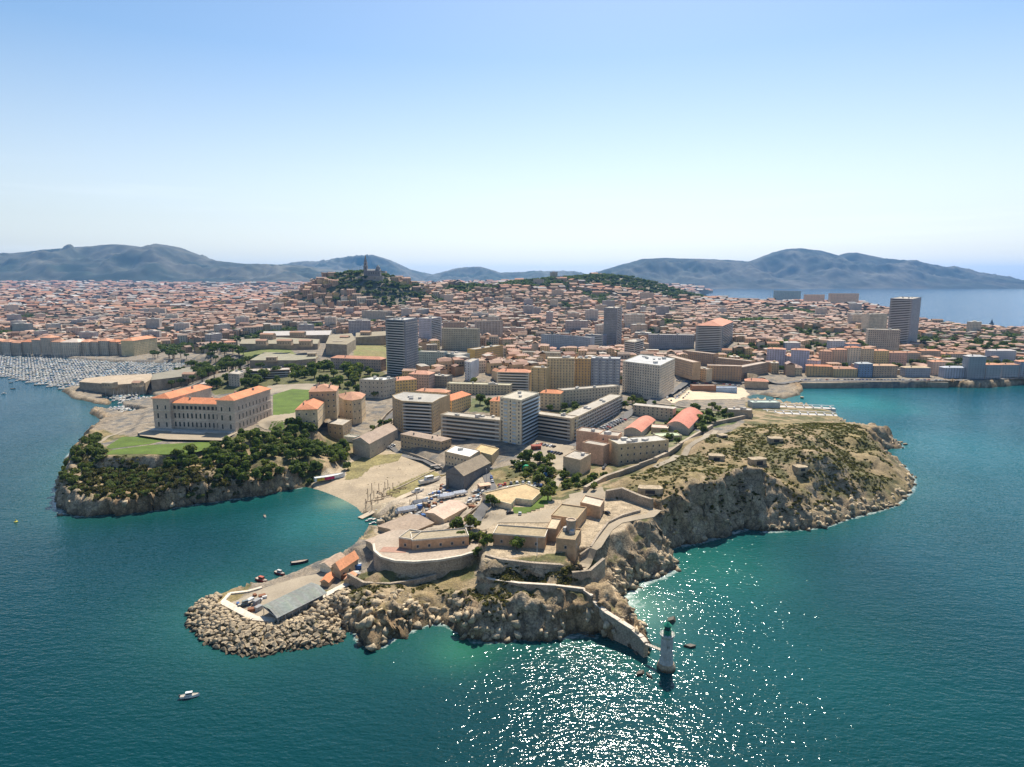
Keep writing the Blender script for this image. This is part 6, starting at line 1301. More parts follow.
# trees of the town: the nearest by themselves, the far woods as one mass
tree_spots.sort(key=lambda p: p[1]); nt_ = 0; woods = []
for x, y, z, sz in tree_spots:
    px, py = proj(x, y, z)
    if not -30 < px < 1054: continue
    if nt_ < 180 and y < 1900:
        nt_ += 1; k = 'pine' if random.random() < .35 else 'broad'; rr_ = random.uniform(5, 8); me = random.choice(PN if k == 'pine' else CR)
        lab = ('umbrella pine' if k == 'pine' else 'round street tree') + ' among the houses ' + quarters(x, y)
        tag(link('pine_tree' if k == 'pine' else 'street_tree', me, None, (x, y, z), random.uniform(0, 6), (rr_, rr_, rr_)), lab, 'tree', lab.replace('umbrella pine', 'pines').replace('round street tree', 'trees'))
    else:
        for _ in range(3 if sz > 1.1 else 1):
            rr_ = random.uniform(5, 8) * min(sz, 2.6) ** .8; woods.append((random.choice(CRF), (x + random.uniform(-.5, .5) * 20 * sz, y + random.uniform(-.5, .5) * 20 * sz, z - 1), random.uniform(0, 6), (rr_, rr_, rr_ * .75)))
merged('woods', woods, [M['leaf']])

# ------------------------------------------------------------------ boats
random.seed(21)
def hull(b, L, w_, h_, c, c2=None, m=0):
    """a boat's hull along +x: pointed bow, flat stern, sheer"""
    st = [(-L/2, .78, 0), (-L/4, .96, -.04), (0, 1, -.05), (L/4, .8, 0), (L*.42, .36, .1), (L/2, .02, .18)]; base = []
    ring = [[(x, -w_/2 * k, h_ * (1 + s_)), (x, -w_/2 * k * .72, .02), (x, w_/2 * k * .72, .02), (x, w_/2 * k, h_ * (1 + s_))] for x, k, s_ in st]
    for i in range(len(ring) - 1):
        p, q = ring[i], ring[i + 1]
        b.quad([p[0], p[1], q[1], q[0]][::-1], m, c); b.quad([p[3], p[2], q[2], q[3]], m, c); b.quad([p[1], p[2], q[2], q[1]][::-1], m, c)
        z = .1 * h_; b.quad([(p[0][0], p[0][1] * .93, p[0][2] - z), (q[0][0], q[0][1] * .93, q[0][2] - z), (q[3][0], q[3][1] * .93, q[3][2] - z), (p[3][0], p[3][1] * .93, p[3][2] - z)], m, c2 or c)
    b.quad(ring[0], m, c)
def marina_boat(kind, i):
    b = MB(); L = random.uniform(7.5, 13); w_ = L * .31; wh = random.choice([(.5,.48,.45), (.44,.44,.42), (.52,.5,.44), (.3,.3,.3), (.4,.36,.29), (.08,.12,.24), (.24,.16,.10)])
    hull(b, L, w_, L * .11, wh, (.55,.50,.42))
    b.box(-L*.18, -w_*.3, L*.1, L*.2, w_*.3, L*.1 + .9, 0, random.choice([(.6,.6,.57), (.48,.5,.5)]), (.56,.54,.5)); b.box(-L*.12, -w_*.31, L*.1 + .35, L*.16, w_*.31, L*.1 + .7, 0, (.06,.07,.09))
    if kind == 'sail': b.bar((L*.05, 0, L*.1), (L*.05, 0, L * 1.15), .09, 0, (.6,.6,.58), n=4); b.bar((L*.05, 0, L*.1 + 1.5), (-L*.4, 0, L*.1 + 1.5), .16, 0, random.choice([(.1,.2,.45), (.6,.58,.5), (.12,.3,.3)]), n=4)
    elif kind == 'cover': b.box(-L*.46, -w_*.36, L*.1, -L*.18, w_*.36, L*.1 + .55, 0, random.choice([(.08,.16,.40), (.12,.30,.45), (.5,.12,.1), (.45,.45,.42)]))
    return b.mesh('moored_boat', [M['paint']])
BT = [(k, marina_boat(k, i)) for i, k in enumerate(['sail'] * 5 + ['cover'] * 4 + ['plain'] * 4)]
bt_tri = []
for k, me in BT:                                                                          # triangles, for the merged mass
    import bmesh
    bm = bmesh.new(); bm.from_mesh(me); bmesh.ops.triangulate(bm, faces=bm.faces); m2 = me.copy(); bm.to_mesh(m2); bm.free(); bt_tri.append(m2)
spots = []
def berths(poly, dirdeg, rowgap, pitch, zw=.0, tag_='marina'):
    W = [Vector(P(x, y, 0)) for x, y in poly]; d = Vector((math.cos(R(dirdeg)), math.sin(R(dirdeg)))); n = Vector((-d.y, d.x)); us = [p.dot(d) for p in W]; vs = [p.dot(n) for p in W]; v = min(vs) + 6
    while v < max(vs):
        runs = []; u = min(us)
        while u < max(us):
            c = d * u + n * v
            if inpoly(np.array([c.x]), np.array([c.y]), [tuple(p) for p in W])[0] and float(dst(c.x, c.y)) < -2:
                runs.append(u)
                for s_ in (-1, 1):
                    if random.random() < .84: q = c + n * s_ * random.uniform(6.4, 7.4); spots.append((q.x, q.y, math.atan2(n.y, n.x) + (0 if s_ > 0 else math.pi) + random.uniform(-.04, .04), tag_))
            elif runs and u - runs[-1] > pitch * 3:
                if len(runs) > 3: pier(d, n, runs[0], runs[-1], v)
                runs = []
            u += pitch
        if len(runs) > 3: pier(d, n, runs[0], runs[-1], v)
        v += rowgap
def pier(d, n, u0, u1, v):
    a_, b_ = d * (u0 - 2) + n * v, d * (u1 + 2) + n * v; b = MB(); k = n * .9; b.prism([tuple(a_ - k), tuple(b_ - k), tuple(b_ + k), tuple(a_ + k)], -1, .7, 0, (.42, .38, .33)); tag(b.obj('pontoon', [M['paint']]), 'narrow pontoon between two ranks of moored boats', 'pontoon', 'pontoons of the marina')
berths([(-40,369),(60,389),(84,391),(112,384),(158,376),(222,366),(222,358),(190,364),(60,359),(-40,355)], 17, 25, 4.5)
berths([(98,398),(122,404),(150,408),(158,399),(114,395)], 15, 19, 4.2, tag_='basin'); berths([(100,408),(128,416),(150,413),(122,406)], 15, 19, 4.2, tag_='basin')
spots.sort(key=lambda q: q[1]); rest = []; nb_ = 0
for x, y, an, tg in spots:
    px, py = proj(x, y, 1)
    if px < -6 or px > 1030: continue
    i = random.randrange(len(BT)); s = random.uniform(.85, 1.15)
    if nb_ < 295:
        nb_ += 1; k = BT[i][0]; wrd = {'sail': 'sailing boat with a bare mast', 'cover': 'motor boat under a coloured canopy', 'plain': 'white cabin cruiser'}[k]; wh = 'in the small basins by the palace headland' if tg == 'basin' else 'at the pontoons of the old port marina'
        tag(link('moored_boat', BT[i][1], None, (x, y, -.15), an, (s, s, s)), wrd + ' ' + wh, 'boat', wrd.split(' ')[0] + ' boats ' + wh)
    else: rest.append((bt_tri[i], (x, y, -.15), an, (s, s, s)))
if rest: merged('moored_boats', rest, [M['paint']])
def craft(name, label, px, py, L, hd, c, z=None, cradle=0, parts=('cabin',), cc=(.68, .68, .65), deck=(.4, .36, .3), w_=None, cat='boat', tarp=None, stripe=None):
    x, y, z = G(px, py) if z is None else P(px, py, z) + (z,)
    t = thing(name, label, cat, (x, y, z), R(hd)); w_ = w_ or L * .3; h_ = L * .12 + .2
    b = MB(); hull(b, L, w_, h_, c, deck); o = b.obj('hull', [M['paint']], t, (0, 0, cradle))
    if stripe:
        b = MB(); b.quad([(-L*.2, -w_*.505, .12 * h_), (L*.12, -w_*.5, .12 * h_), (L*.12, -w_*.5, h_ * .8), (-L*.2, -w_*.505, h_ * .8)], 0, stripe); b.quad([(-L*.44, -w_*.49, .12 * h_), (-L*.2, -w_*.5, .12 * h_), (-L*.2, -w_*.5, h_ * .8), (-L*.44, -w_*.47, h_ * .8)], 0, (.6, .42, .05)); b.obj('stripe', [M['paint']], o)
    if 'cabin' in parts:
        b = MB(); b.box(-L*.22, -w_*.3, h_*.85, L*.14, w_*.3, h_*.85 + L*.11 + .5, 0, cc, tuple(x_ * .95 for x_ in cc)); cb = b.obj('cabin', [M['paint']], t, (0, 0, cradle))
        b = MB(); b.box(-L*.18, -w_*.31, h_*.85 + L*.05 + .2, L*.145, w_*.31, h_*.85 + L*.09 + .35, 0); b.obj('window', [M['glass']], cb)
    if 'mast' in parts: b = MB(); b.bar((L*.06, 0, h_), (L*.06, 0, h_ + L * 1.0), .08, 0, (.6,.6,.58), n=5); b.obj('mast', [M['paint']], t, (0, 0, cradle))
    if 'bench' in parts:
        b = MB()
        for k in (-.25, .05): b.box(L*k - .18, -w_*.42, h_*.8, L*k + .18, w_*.42, h_*.8 + .07, 0, (.4,.28,.16))
        b.obj('bench', [M['paint']], t, (0, 0, cradle))
    if 'outboard' in parts: b = MB(); b.box(-L/2 - .45, -.2, h_*.4, -L/2 + .05, .2, h_ + .45, 0, (.05,.05,.06)); b.obj('outboard_motor', [M['paint']], t, (0, 0, cradle))
    if tarp: b = MB(); b.gable(-L*.45, -w_*.45, L*.36, w_*.45, h_*.9, h_*.95, h_ + L*.12, 'x', .05, tarp, tarp, hip=.6); b.obj('tarpaulin', [M['paint']], t, (0, 0, cradle))
    if cradle:
        for k in (-.28, .0, .28):
            b = MB(); b.box(L*k - .12, -w_*.4, 0, L*k + .12, w_*.4, cradle + .08, 0, (.14,.1,.08)); b.obj('cradle', [M['wood']], t)
    return t
WT = (.72, .71, .68)
craft('motor_boat', 'small white motor boat alone on the open water, canopy up', 190, 697, 6.2, 15, WT, 0, parts=('cabin', 'outboard'))
craft('dinghy', 'small white open boat moored alone in the cove', 265, 517, 4.6, -60, WT, 0, parts=('bench', 'outboard'), deck=(.25,.2,.15))
craft('work_boat', 'black open work boat off the breakwater warehouse', 300, 563, 8.5, 22, (.05,.05,.06), 0, parts=('bench', 'outboard'), deck=(.32,.27,.22))
craft('fishing_boat', 'red-hulled fishing boat tied up behind the warehouse roof', 262, 581, 7.8, -28, (.42,.06,.04), 0, parts=('cabin',), cc=(.45,.12,.08))
craft('fishing_boat', 'red and grey fishing boat, second along the breakwater quay', 280, 574, 6.8, -28, (.35,.08,.06), 0, parts=('cabin',), cc=(.5,.5,.48))
craft('patrol_boat', 'dark grey boat on a cradle in the breakwater yard', 246, 606, 6.5, 35, (.10,.13,.13), 3, .7, parts=('cabin',), cc=(.2,.24,.24))
craft('motor_boat', 'blue-covered boat beside the quay huts', 352, 557, 5.5, 30, (.6,.6,.58), 3, .5, parts=(), tarp=(.05,.13,.38))
craft('motor_boat', 'white boat with blue cover crowded against the quay sheds', 357, 553, 5, 60, WT, 3, .5, parts=(), tarp=(.08,.2,.5))
craft('stranded_boat', 'long white boat with a rainbow stripe lying on the beach edge', 330, 480, 22, 32, (.70,.70,.68), None, .8, parts=(), w_=4.6, deck=(.66,.66,.62), stripe=(.45,.03,.10))
craft('motor_yacht', 'large white motor yacht hauled out on the boatyard slipway', 430, 483, 17, 38, WT, None, 1.0, parts=('cabin',), w_=4.6)
craft('motor_boat', 'smaller dark-decked boat standing below the large yacht', 418, 493, 9, 38, (.6,.6,.6), None, .8, parts=('cabin',))
craft('work_boat', 'grey launch afloat at the foot of the slipway', 379, 513, 9, 12, (.30,.34,.34), 0, parts=('cabin',), cc=(.5,.55,.52))
craft('work_boat', 'long pale boat on a slipway between timber posts', 407, 513, 14, 30, (.58,.58,.58), None, .8, parts=(), tarp=(.50,.52,.55))
craft('work_boat', 'second pale boat on the slipway, dark tarpaulin on top', 421, 505, 12, 30, (.5,.5,.5), None, .8, parts=(), tarp=(.22,.23,.25))
craft('motor_boat', 'boat shrouded in white plastic beside the pink-roofed workshop', 447, 499, 12, 28, WT, None, 1.0, parts=(), tarp=(.66,.68,.72))
craft('motor_boat', 'second white-shrouded boat, nearest the dark boathouse', 460, 496, 11, 28, WT, None, 1.0, parts=(), tarp=(.68,.70,.72))
craft('motor_boat', 'pink-striped launch parked below the workshop gable', 427, 523, 8, -35, (.62,.52,.52), None, .6, parts=('cabin',))
craft('sailing_boat', 'sailing boat ashore beside the road wall with its mast up', 470, 505, 8, 40, WT, None, 1.0, parts=('cabin', 'mast'))
craft('motor_boat', 'white boat ashore below the road bend', 478, 500, 7, 45, WT, None, .8)
craft('motor_boat', 'small white cabin boat at the end of the road wall', 483, 494, 6, 50, WT, None, .8)
craft('motor_boat', 'green-hulled boat laid up at the edge of the dry beach', 437, 467, 10, 20, (.28,.34,.30), None, .4, parts=(), deck=(.5,.42,.36))
craft('motor_boat', 'little yellow boat between the beach and the boathouse', 443, 476, 5, 30, (.6,.45,.12), None, .4, parts=('bench',))
craft('dinghy', 'small boat under way off the marina entrance', 4, 394, 7, 80, WT, 0, parts=('cabin',))
craft('work_boat', 'black barge buoyed off the marina entrance', 13, 389, 6, 10, (.04,.05,.06), 0, parts=('bench',))
craft('work_boat', 'dark little boat nearer the marina pontoons', 11, 383, 5, 10, (.05,.05,.06), 0, parts=('bench',))
X, Y = P(16, 522, 0); b = MB(); b.lathe([(.2, -.5), (1.0, -.2), (1.0, .4), (.3, .7), (.25, 1.7), (.1, 1.9)], 12, 0, (.6, .5, .1)); tag(b.obj('buoy', [M['paint']], None, (X, Y, 0)), 'yellow buoy floating off the palace headland', 'buoy')
# boatyard slipways, posts and clutter
ribbon('slipway', [(360,518),(372,512),(388,504),(404,496),(425,487)], 4.5, M['slip'], zs=[.5,1.6,3.3,3.9,4.2], off=.1, kerb=.6)
ribbon('slipway', [(397,528),(412,518),(430,507),(450,496)], 6, M['slip'], zs=[.6,3.6,4.4,5.2], off=.1, kerb=.6)
ribbon('slipway', [(385,519),(396,512),(410,505),(425,500),(442,490)], 3, M['slip'], zs=[.6,3.5,4,4.6,5.2], off=.12, kerb=.5)
ribbon('slipway', [(405,508),(430,497),(445,487)], 4, M['slip'], off=.25, kerb=.3)
post = MB(); post.bar((0, 0, -.5), (0, 0, 6.5), .22, 0); post = post.mesh('mooring_post', [M['wood']])
for px, py in ((366,507),(371,505),(368,500),(374,498),(378,503),(382,499),(372,493),(379,492),(385,490),(384,496),(390,495),(366,513),(372,510),(388,488),(393,491),(410,508),(417,505),(423,512),(430,505),(437,500),(448,488)):
    x, y, z = G(px, py); tag(link('mooring_post', post, None, (x, y, z), 0, (1, 1, random.uniform(.7, 1.2))), 'weathered timber post standing in the boatyard by the slipways', 'post', 'timber posts of the boatyard slipways')
for px, py, L, hd in ((375,502,12,30),(384,498,12,32),(393,494,10,30),(400,490,9,28),(380,494,8,-50)):
    x, y, z = G(px, py); b = MB(); b.box(-L/2, -.25, .9, L/2, .25, 1.25, 0); 
    for k in (-.45, 0, .45): b.box(L*k - .15, -.2, -.3, L*k + .15, .2, .9, 0)
    tag(b.obj('launching_beam', [M['wood']], None, (x, y, z), R(hd)), 'heavy timber launching beam on low trestles at the water edge', 'beam', 'launching beams on the boatyard shore')
X, Y, z = G(525, 470); b = MB(); b.lathe([(2.6, 0), (2.6, 3.2), (2.3, 3.6), (.4, 4.1)], 18, 0, (.02, .30, .14)); tag(b.obj('storage_tank', [M['paint']], None, (X, Y, z)), 'bright green round tank among bushes below the pale tower', 'tank')
X, Y, z = G(545, 478); t_ = thing('crane_truck', 'blue truck with a dark folded crane by the lecture hall yard', 'truck', (X, Y, z), R(75)); b = MB(); b.box(-3.4, -1.2, .9, 1.4, 1.2, 1.3, 0, (.12,.12,.12)); b.obj('chassis', [M['paint']], t_)
b = MB(); b.box(1.5, -1.2, .6, 3.6, 1.2, 3.0, 0, (.10,.28,.55)); cb = b.obj('cab', [M['paint']], t_); b = MB(); b.box(3.62, -1, 1.7, 3.66, 1, 2.6, 0); b.obj('windscreen', [M['glass']], cb)
b = MB(); b.bar((0, 0, 1.3), (-1, 0, 5), .3, 0); b.bar((-1, 0, 5), (2.5, 0, 7), .22, 0); b.obj('crane_arm', [M['dark']], t_)
wl_ = MB(); wl_.bar((0, -.18, 0), (0, .18, 0), .5, 0, (.04,.04,.04), n=12); wl_ = wl_.mesh('wheel', [M['paint']])
for x in (-2.4, -1.2, 2.4):
    for y in (-1.1, 1.1): link('wheel', wl_, t_, (x, y, .5))
# ------------------------------------------------------------------ cars
CC = {'white': (.72,.72,.70), 'silver': (.45,.46,.47), 'black': (.04,.04,.045), 'grey': (.2,.21,.22), 'red': (.40,.04,.03), 'blue': (.05,.10,.28)}
cb_, cg_ = {}, None
for nm, c in CC.items():
    b = MB(); sec = [(-2.1, .45, .8), (-1.9, .35, 1.0), (1.3, .35, 1.0), (2.05, .35, .75), (2.1, .4, .6)]
    for i in range(len(sec) - 1):
        (x0, zl, zh), (x1, zl1, zh1) = sec[i], sec[i + 1]
        b.quad([(x0, -.86, zh), (x1, -.86, zh1), (x1, .86, zh1), (x0, .86, zh)], 0, c)
        for s_ in (-1, 1): b.quad([(x0, s_ * .88, zl), (x1, s_ * .88, zl1), (x1, s_ * .86, zh1), (x0, s_ * .86, zh)], 0, c)
    b.quad([(2.1, -.86, .4), (2.1, .86, .4), (2.1, .86, .6), (2.1, -.86, .6)], 0, c); b.quad([(-2.1, .86, .45), (-2.1, -.86, .45), (-2.1, -.86, .8), (-2.1, .86, .8)], 0, c)
    b.box(-1.35, -.7, 1.42, .35, .7, 1.47, 0, c); cb_[nm] = b.mesh('body', [M['white'] if False else M['paint']])
b = MB(); b.prism([(-1.85, -.8), (1.05, -.8), (1.05, .8), (-1.85, .8)], .98, 1.0, 0); bb = [(-1.85, -.82, 1.0), (1.05, -.82, 1.0), (1.05, .82, 1.0), (-1.85, .82, 1.0)]; tt = [(-1.35, -.7, 1.43), (.35, -.7, 1.43), (.35, .7, 1.43), (-1.35, .7, 1.43)]
for i in range(4): j = (i + 1) % 4; b.quad([bb[i], bb[j], tt[j], tt[i]], 0)
cg_ = b.mesh('windows', [M['glass']]); wc = MB(); wc.bar((0, -.1, 0), (0, .1, 0), .33, 0, (.03,.03,.03), n=10); wc = wc.mesh('wheel', [M['paint']])
def car(px, py, hd, where, colr=None, group=None, pos=None, parts=True):
    colr = colr or random.choice(['white', 'white', 'silver', 'silver', 'grey', 'black', 'black', 'red', 'blue']); x, y, z = pos or G(px, py)
    t = thing('parked_car', '%s car %s' % (colr, where), 'car', (x, y, z + .25), R(hd), '%s cars %s' % (colr, where) if group else None)
    link('body', cb_[colr], t); link('window_glass', cg_, t)
    if parts:
        for a_ in (-1.3, 1.35):
            for s_ in (-.8, .8): link('wheel', wc, t, (a_, s_, .33))
def carline(p, q, n, where, across=False, skip=.1):
    A, B_ = Vector(G(*p)), Vector(G(*q)); d = B_ - A; hd = math.degrees(math.atan2(d.y, d.x)) + (90 if across else 0)
    for k in range(n):
        if random.random() < skip: continue
        c = A + d * ((k + .5) / n); z = float(hgt(c.x, c.y)); car(0, 0, hd + random.uniform(-4, 4) + random.choice((0, 180)), where, group=True, pos=(c.x, c.y, z), parts=c.y < 700)
car(510, 514, 20, 'on the forecourt of the flat-roofed house', 'black'); car(520, 515, 85, 'alone on the fort road bend', 'silver'); car(607, 514, 120, 'on the fort yard by the trapezoid store', 'black'); car(393, 446, 10, 'at the top of the boatyard beach', 'white'); car(390, 448, 15, 'second at the top of the beach', 'silver')
carline((578,441), (622,419), 17, 'parked under the zigzag balconies', True); carline((586,440), (626,420), 14, 'parked across the street from the zigzag balconies', True)
carline((536,445), (566,449), 9, 'in the parking lot below the cream wing', True); carline((548,452), (562,455), 5, 'in the second parking row below the cream wing', True); carline((601,474), (606,466), 3, 'behind the lecture hall')
carline((375,432), (396,420), 8, 'on the lane beside the curved block'); carline((374,428), (388,421), 5, 'on the upper lane by the gardens'); carline((664,400), (690,384), 14, 'along the beach avenue'); carline((670,402), (696,386), 14, 'on the beach side of the avenue'); carline((676,381), (740,386), 22, 'on the road before the barracks')
carline((484,462), (492,470), 4, 'on the road behind the boathouse'); carline((490,474), (493,484), 3, 'on the steep boatyard road'); carline((800,380.5), (945,381), 40, 'on the corniche road'); carline((498,488), (540,486), 8, 'lined up behind the flat-roofed house')
# vans and containers
X, Y, z = G(458, 518)
for px, py, c, lab, hd in ((536,449,(.22,.06,.04),'dark red kiosk on the parking lot',10),(520,466,(.5,.5,.48),'grey container under the trees by the green tank',30),(484,489,(.45,.3,.2),'small brown-roofed cabin between boats and the road',25)):
    X, Y, z = G(px, py); t_ = thing('kiosk', lab, 'hut', (X, Y, z), R(hd)); b = MB(); b.prism([(-3.6, -2.4), (3.6, -2.4), (3.6, 2.4), (-3.6, 2.4)], -1, 3, 0, c); b.obj('wall', [M['paint']], t_); b = MB(); b.gable(-3.6, -2.4, 3.6, 2.4, 3.01, 3.02, 3.7, 'x', .5, c, tuple(min(.8, x * 1.5) for x in c), roof_only=True); b.obj('roof', [M['paint']], t_)
    link('window', WIN['dark'], t_, (0, -2.42, 1), 0, (1.6, 1, 1.2))
# bathing piers of the headland club
for i, (a_, b2_) in enumerate((((756,406),(836,409)), ((764,413),(838,416)))):
    A, B_ = Vector(P(*a_, 4.6)), Vector(P(*b2_, 4.6)); d = (B_ - A); n = Vector((-d.y, d.x)).normalized(); root = thing('bathing_terrace', ['white concrete bathing terrace with low dividing walls, seaward of its twin', 'white bathing terrace along the top of the scrub headland'][i], 'terrace', (A.x, A.y, 4.6))
    b = MB(); b.prism([(0, 0), tuple(d), tuple(d + n * 9), tuple(n * 9)], -6, 0, 0, (.50,.48,.45), (.50,.48,.45)); b.obj('platform', [M['paint']], root)
    for k in range(9):
        p = d * (k + .5) / 9; u = d.normalized() * .35; c = MB(); c.prism([tuple(p - u), tuple(p + u), tuple(p + u + n * 8), tuple(p - u + n * 8)], .02, 1.7, 0, (.60,.58,.55)); c.obj('divider', [M['paint']], root)
    c = MB(); c.prism([tuple(n * 8), tuple(d + n * 8), tuple(d + n * 9), tuple(n * 9)], 1.75, 2.3, 0, (.66,.64,.6), bottom=True); c.obj('canopy', [M['paint']], root)
X, Y, z = G(868, 432); bld = prism_px('cliff_platform', 'concrete platform at the end of the scrub headland', 'platform', [(853,432),(884,436),(885,430),(856,427)], 7, 3, topc=(.5,.46,.4))
# concrete shelters on the scrub hill
for px, py, w_, h_, lab in ((716,460,9,3.6,'pale rounded bunker on the scrub hill near the fortification path'), (757,464,10,4,'blue-grey sunken bunker in the middle of the scrub hill'), (775,441,9,2.6,'flat pale bunker roof near the crest of the scrub hill'), (650,492,12,3,'overgrown bunker with a dark opening above the old bastion'), (800,470,7,2.6,'low grey bunker block on the seaward scrub slope'), (722,437,6,2,'small pale slab near the fortification wall bend')):
    X, Y, z = G(px, py); t_ = thing('bunker', lab, 'bunker', (X, Y, z), random.uniform(-.3, .3)); b = MB(); b.prism([(-w_*.6, -2), (-w_*.45, -3.4), (w_*.45, -3.4), (w_*.6, -1.5), (w_*.5, 3.5), (-w_*.5, 3.5)], -2, h_, 0, (.34,.32,.28), (.50,.46,.38)); b.obj('shell', [M['rock']], t_); b = MB(); b.box(-w_*.25, -3.45, 0, w_*.2, -3.38, h_*.7, 0); b.obj('opening', [M['dark']], t_)
# ------------------------------------------------------------------ small things round the fort, the lanes and the yard
random.seed(33)
for k, (px, py, w_, h_, roof) in enumerate([(262,346,16,6,'gable'),(285,346,22,6,'gable'),(306,347,18,7,'gable'),(268,340,24,7,'gable'),(298,338,26,7,'gable'),(338,346,14,5,'flat'),(345,342,14,6,'gable'),(366,337,18,6,'gable'),(272,362,14,5,'flat'),(312,358,12,5,'flat'),(110,388,14,5,'flat'),(138,387,10,4,'gable'),(190,379,16,5,'gable'),(212,375,14,5,'flat')]):
    X, Y, z = G(px, py); zt = z + {0: 0}.get(1, 0); bz = None
    for q in FOOT:
        pass
    top = 33 if py > 355 and px > 240 else 46 if px > 240 else 14 if px < 155 else 18
    Xp, Yp = P(px, py - 2, top); root = thing('fort_house', 'small %s stone building standing on top of the old fort walls' % ('tiled' if roof == 'gable' else 'flat-roofed'), 'building', (Xp, Yp, top - .5), random.uniform(-.2, .2), '%s buildings on the old fort' % ('tiled' if roof == 'gable' else 'flat-roofed'))
    b = MB(); b.prism([(-w_/2, -5), (w_/2, -5), (w_/2, 5), (-w_/2, 5)], -1.5, h_, 0, jit((.44, .33, .22))); b.obj('wall', [M['paint']], root)
    b = MB(); b.gable(-w_/2, -5, w_/2, 5, h_, h_ + .02, h_ + (2.2 if roof == 'gable' else .5), 'x', .4, (.4,.3,.2), jit((.40, .24, .16)) if roof == 'gable' else (.34,.29,.22), roof_only=True); b.obj('roof', [M['paint']], root)
    for t in range(int(w_ / 4)): link('window', WIN['dark'], root, (-w_/2 + 2 + t * 4, -5.02, 1.6), 0, (1.2, 1, 1.7))
ribbon('road', [(360,452),(370,440),(380,428),(390,416),(400,409),(415,403)], 6, M['asphalt'], kerb=.12)
ribbon('road', [(440,470),(425,462),(405,456),(392,448)], 5, M['asphalt'])
ribbon('road', [(572,446),(600,431),(628,415),(650,403),(668,396),(682,386),(690,380)], 9, M['asphalt'], kerb=.12)
ribbon('road', [(628,416),(665,422),(700,431)], 5, M['asphalt'])
ribbon('road', [(690,380),(720,381),(760,381),(800,381),(860,380.5),(950,380.5),(1040,381)], 10, M['asphalt'])
ribbon('road', [(553,489),(560,478),(572,462),(580,452)], 5, M['gravel'])
wall('lane_wall', 'sunlit stone wall along the lane above the long shed', [(366,440),(376,428),(386,416),(394,409)], 1.0, 2.2, foot=3)
wall('lane_wall', 'stepped retaining wall between the lane and the curved block', [(378,441),(388,430),(393,421)], 1.0, 2.6, foot=3)
wall('yard_wall', 'low broken concrete wall crossing the boatyard beach', [(395,490),(410,483),(424,476),(436,470)], .8, .7, foot=1)
wall('yard_wall', 'low wall closing the head of the boatyard beach', [(402,452),(418,457),(434,464),(444,470)], .8, 1.4, foot=2)
wall('forecourt_wall', 'white low wall curving round the flat-roofed house', [(497,505),(501,494),(508,488),(520,486),(536,487)], .7, .9, foot=2, cap=(.62, .6, .55))
for px, py in [(500,489),(505,487.5),(511,486.5),(517,486),(523,486),(529,486.5),(535,487.5),(541,489)]:
    car(px, py - 2.5, random.choice((95, 85)), 'in the row behind the flat-roofed house', group=True)
crate = {}
for nm, c in (('blue', (.06,.14,.34)), ('grey', (.36,.36,.35)), ('rusty', (.28,.12,.06)), ('white', (.66,.65,.62)), ('timber', (.34,.24,.14))):
    b = MB(); b.box(-1.2, -.8, -.1, 1.2, .8, 1.1, 0, c); b.box(-1.25, -.85, 1.11, 1.25, .85, 1.2, 0, tuple(x * .8 for x in c)); b.box(-1.1, -.86, .2, -.8, -.81, 1.05, 0, tuple(x * .6 for x in c)); b.box(.8, -.86, .2, 1.1, -.81, 1.05, 0, tuple(x * .6 for x in c)); crate[nm] = b.mesh('crate', [M['paint']])
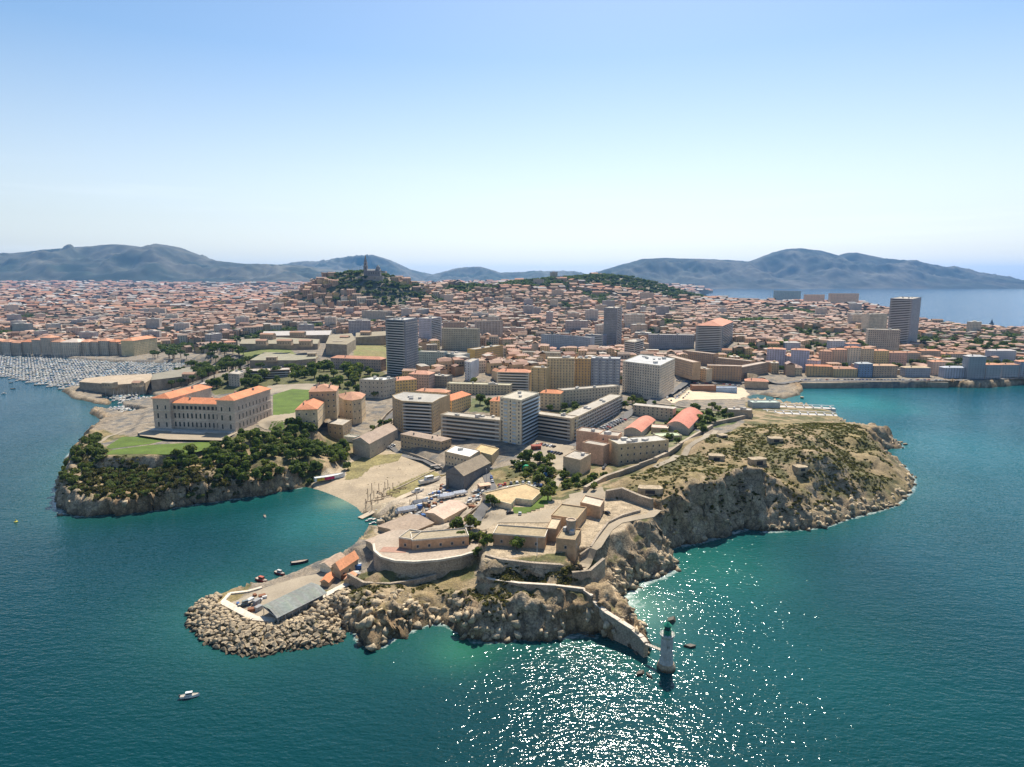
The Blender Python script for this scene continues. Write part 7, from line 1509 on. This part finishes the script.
for zn, poly, n in (('in the boatyard clutter between the slipways', [(400,518),(430,498),(446,486),(452,496),(440,510),(425,516),(410,524)], 34), ('on the breakwater quay', [(236,602),(262,592),(266,600),(256,614),(240,608)], 12), ('beside the quay huts at the breakwater root', [(338,570),(352,560),(362,562),(356,580),(344,584)], 12), ('below the road wall among laid-up boats', [(462,508),(476,496),(484,490),(486,496),(474,510)], 14), ('at the foot of the boathouse', [(438,488),(446,484),(452,494),(444,496)], 8)):
    for x, y, z in scatter(poly, n, 1.6):
        nm = random.choice(list(crate)); s = random.uniform(.7, 1.35); tag(link('crate', crate[nm], None, (x, y, z), random.uniform(0, 3), (s, s, s * random.uniform(.8, 1.4))), nm + ' crate ' + zn, 'crate', nm + ' crates ' + zn)
random.seed(9)
for zn, poly, n in (('laid up between the slipways', [(404,514),(428,500),(440,492),(446,500),(420,514)], 9), ('in the row below the road wall', [(466,508),(478,498),(484,496),(476,508)], 7), ('moored at the boatyard steps', [(366,520),(376,516),(384,522),(374,528)], 3)):
    for x, y, z in scatter(poly, n, 3.2, z=3 if 'moored' not in zn else 0, water='moored' in zn):
        zz = max(0.05, float(hgt(x, y))) + (.3 if 'moored' not in zn else -.1); i = random.choice((5, 6, 7, 8, 9, 10, 11, 12)); k = BT[i][0]; s = random.uniform(.6, .85)
        lab = ('motor boat with a coloured cover ' if k == 'cover' else 'white cabin boat ') + zn; tag(link('small_boat', BT[i][1], None, (x, y, zz), R(random.choice((35, 40, 215))) + random.uniform(-.2, .2), (s, s, s)), lab, 'boat', lab.replace('boat', 'boats'))
mast = MB(); mast.bar((0, 0, 0), (0, 0, 9), .12, 0, (.7,.7,.68), n=6, w2=.07); tag(mast.obj('flagpole', [M['paint']], None, G(537, 556)), 'tall white flagpole before the fort barracks', 'flagpole')
# lamp posts on the corniche and the avenue
lp = MB(); lp.bar((0, 0, -.3), (0, 0, 8), .1, 0, (.3,.3,.3), n=5); lp.bar((0, 0, 8), (1.6, 0, 8.3), .07, 0, (.3,.3,.3), n=4); lp.box(1.3, -.15, 8.2, 2.1, .15, 8.4, 0, (.4,.4,.4)); lp = lp.mesh('street_lamp', [M['paint']])
for q, n, wh in ((((572,450),(660,400)), 9, 'on the avenue beside the zigzag building'), (((800,382.5),(950,382)), 14, 'on the corniche wall'), (((452,470),(492,484)), 4, 'on the road behind the boathouse')):
    A, B_ = Vector(G(*q[0])), Vector(G(*q[1]))
    for k in range(n): c = A.lerp(B_, (k + .5) / n); tag(link('street_lamp', lp, None, (c.x, c.y, float(hgt(c.x, c.y))), random.uniform(1.4, 1.7)), 'slender street lamp ' + wh, 'street lamp', 'street lamps ' + wh)
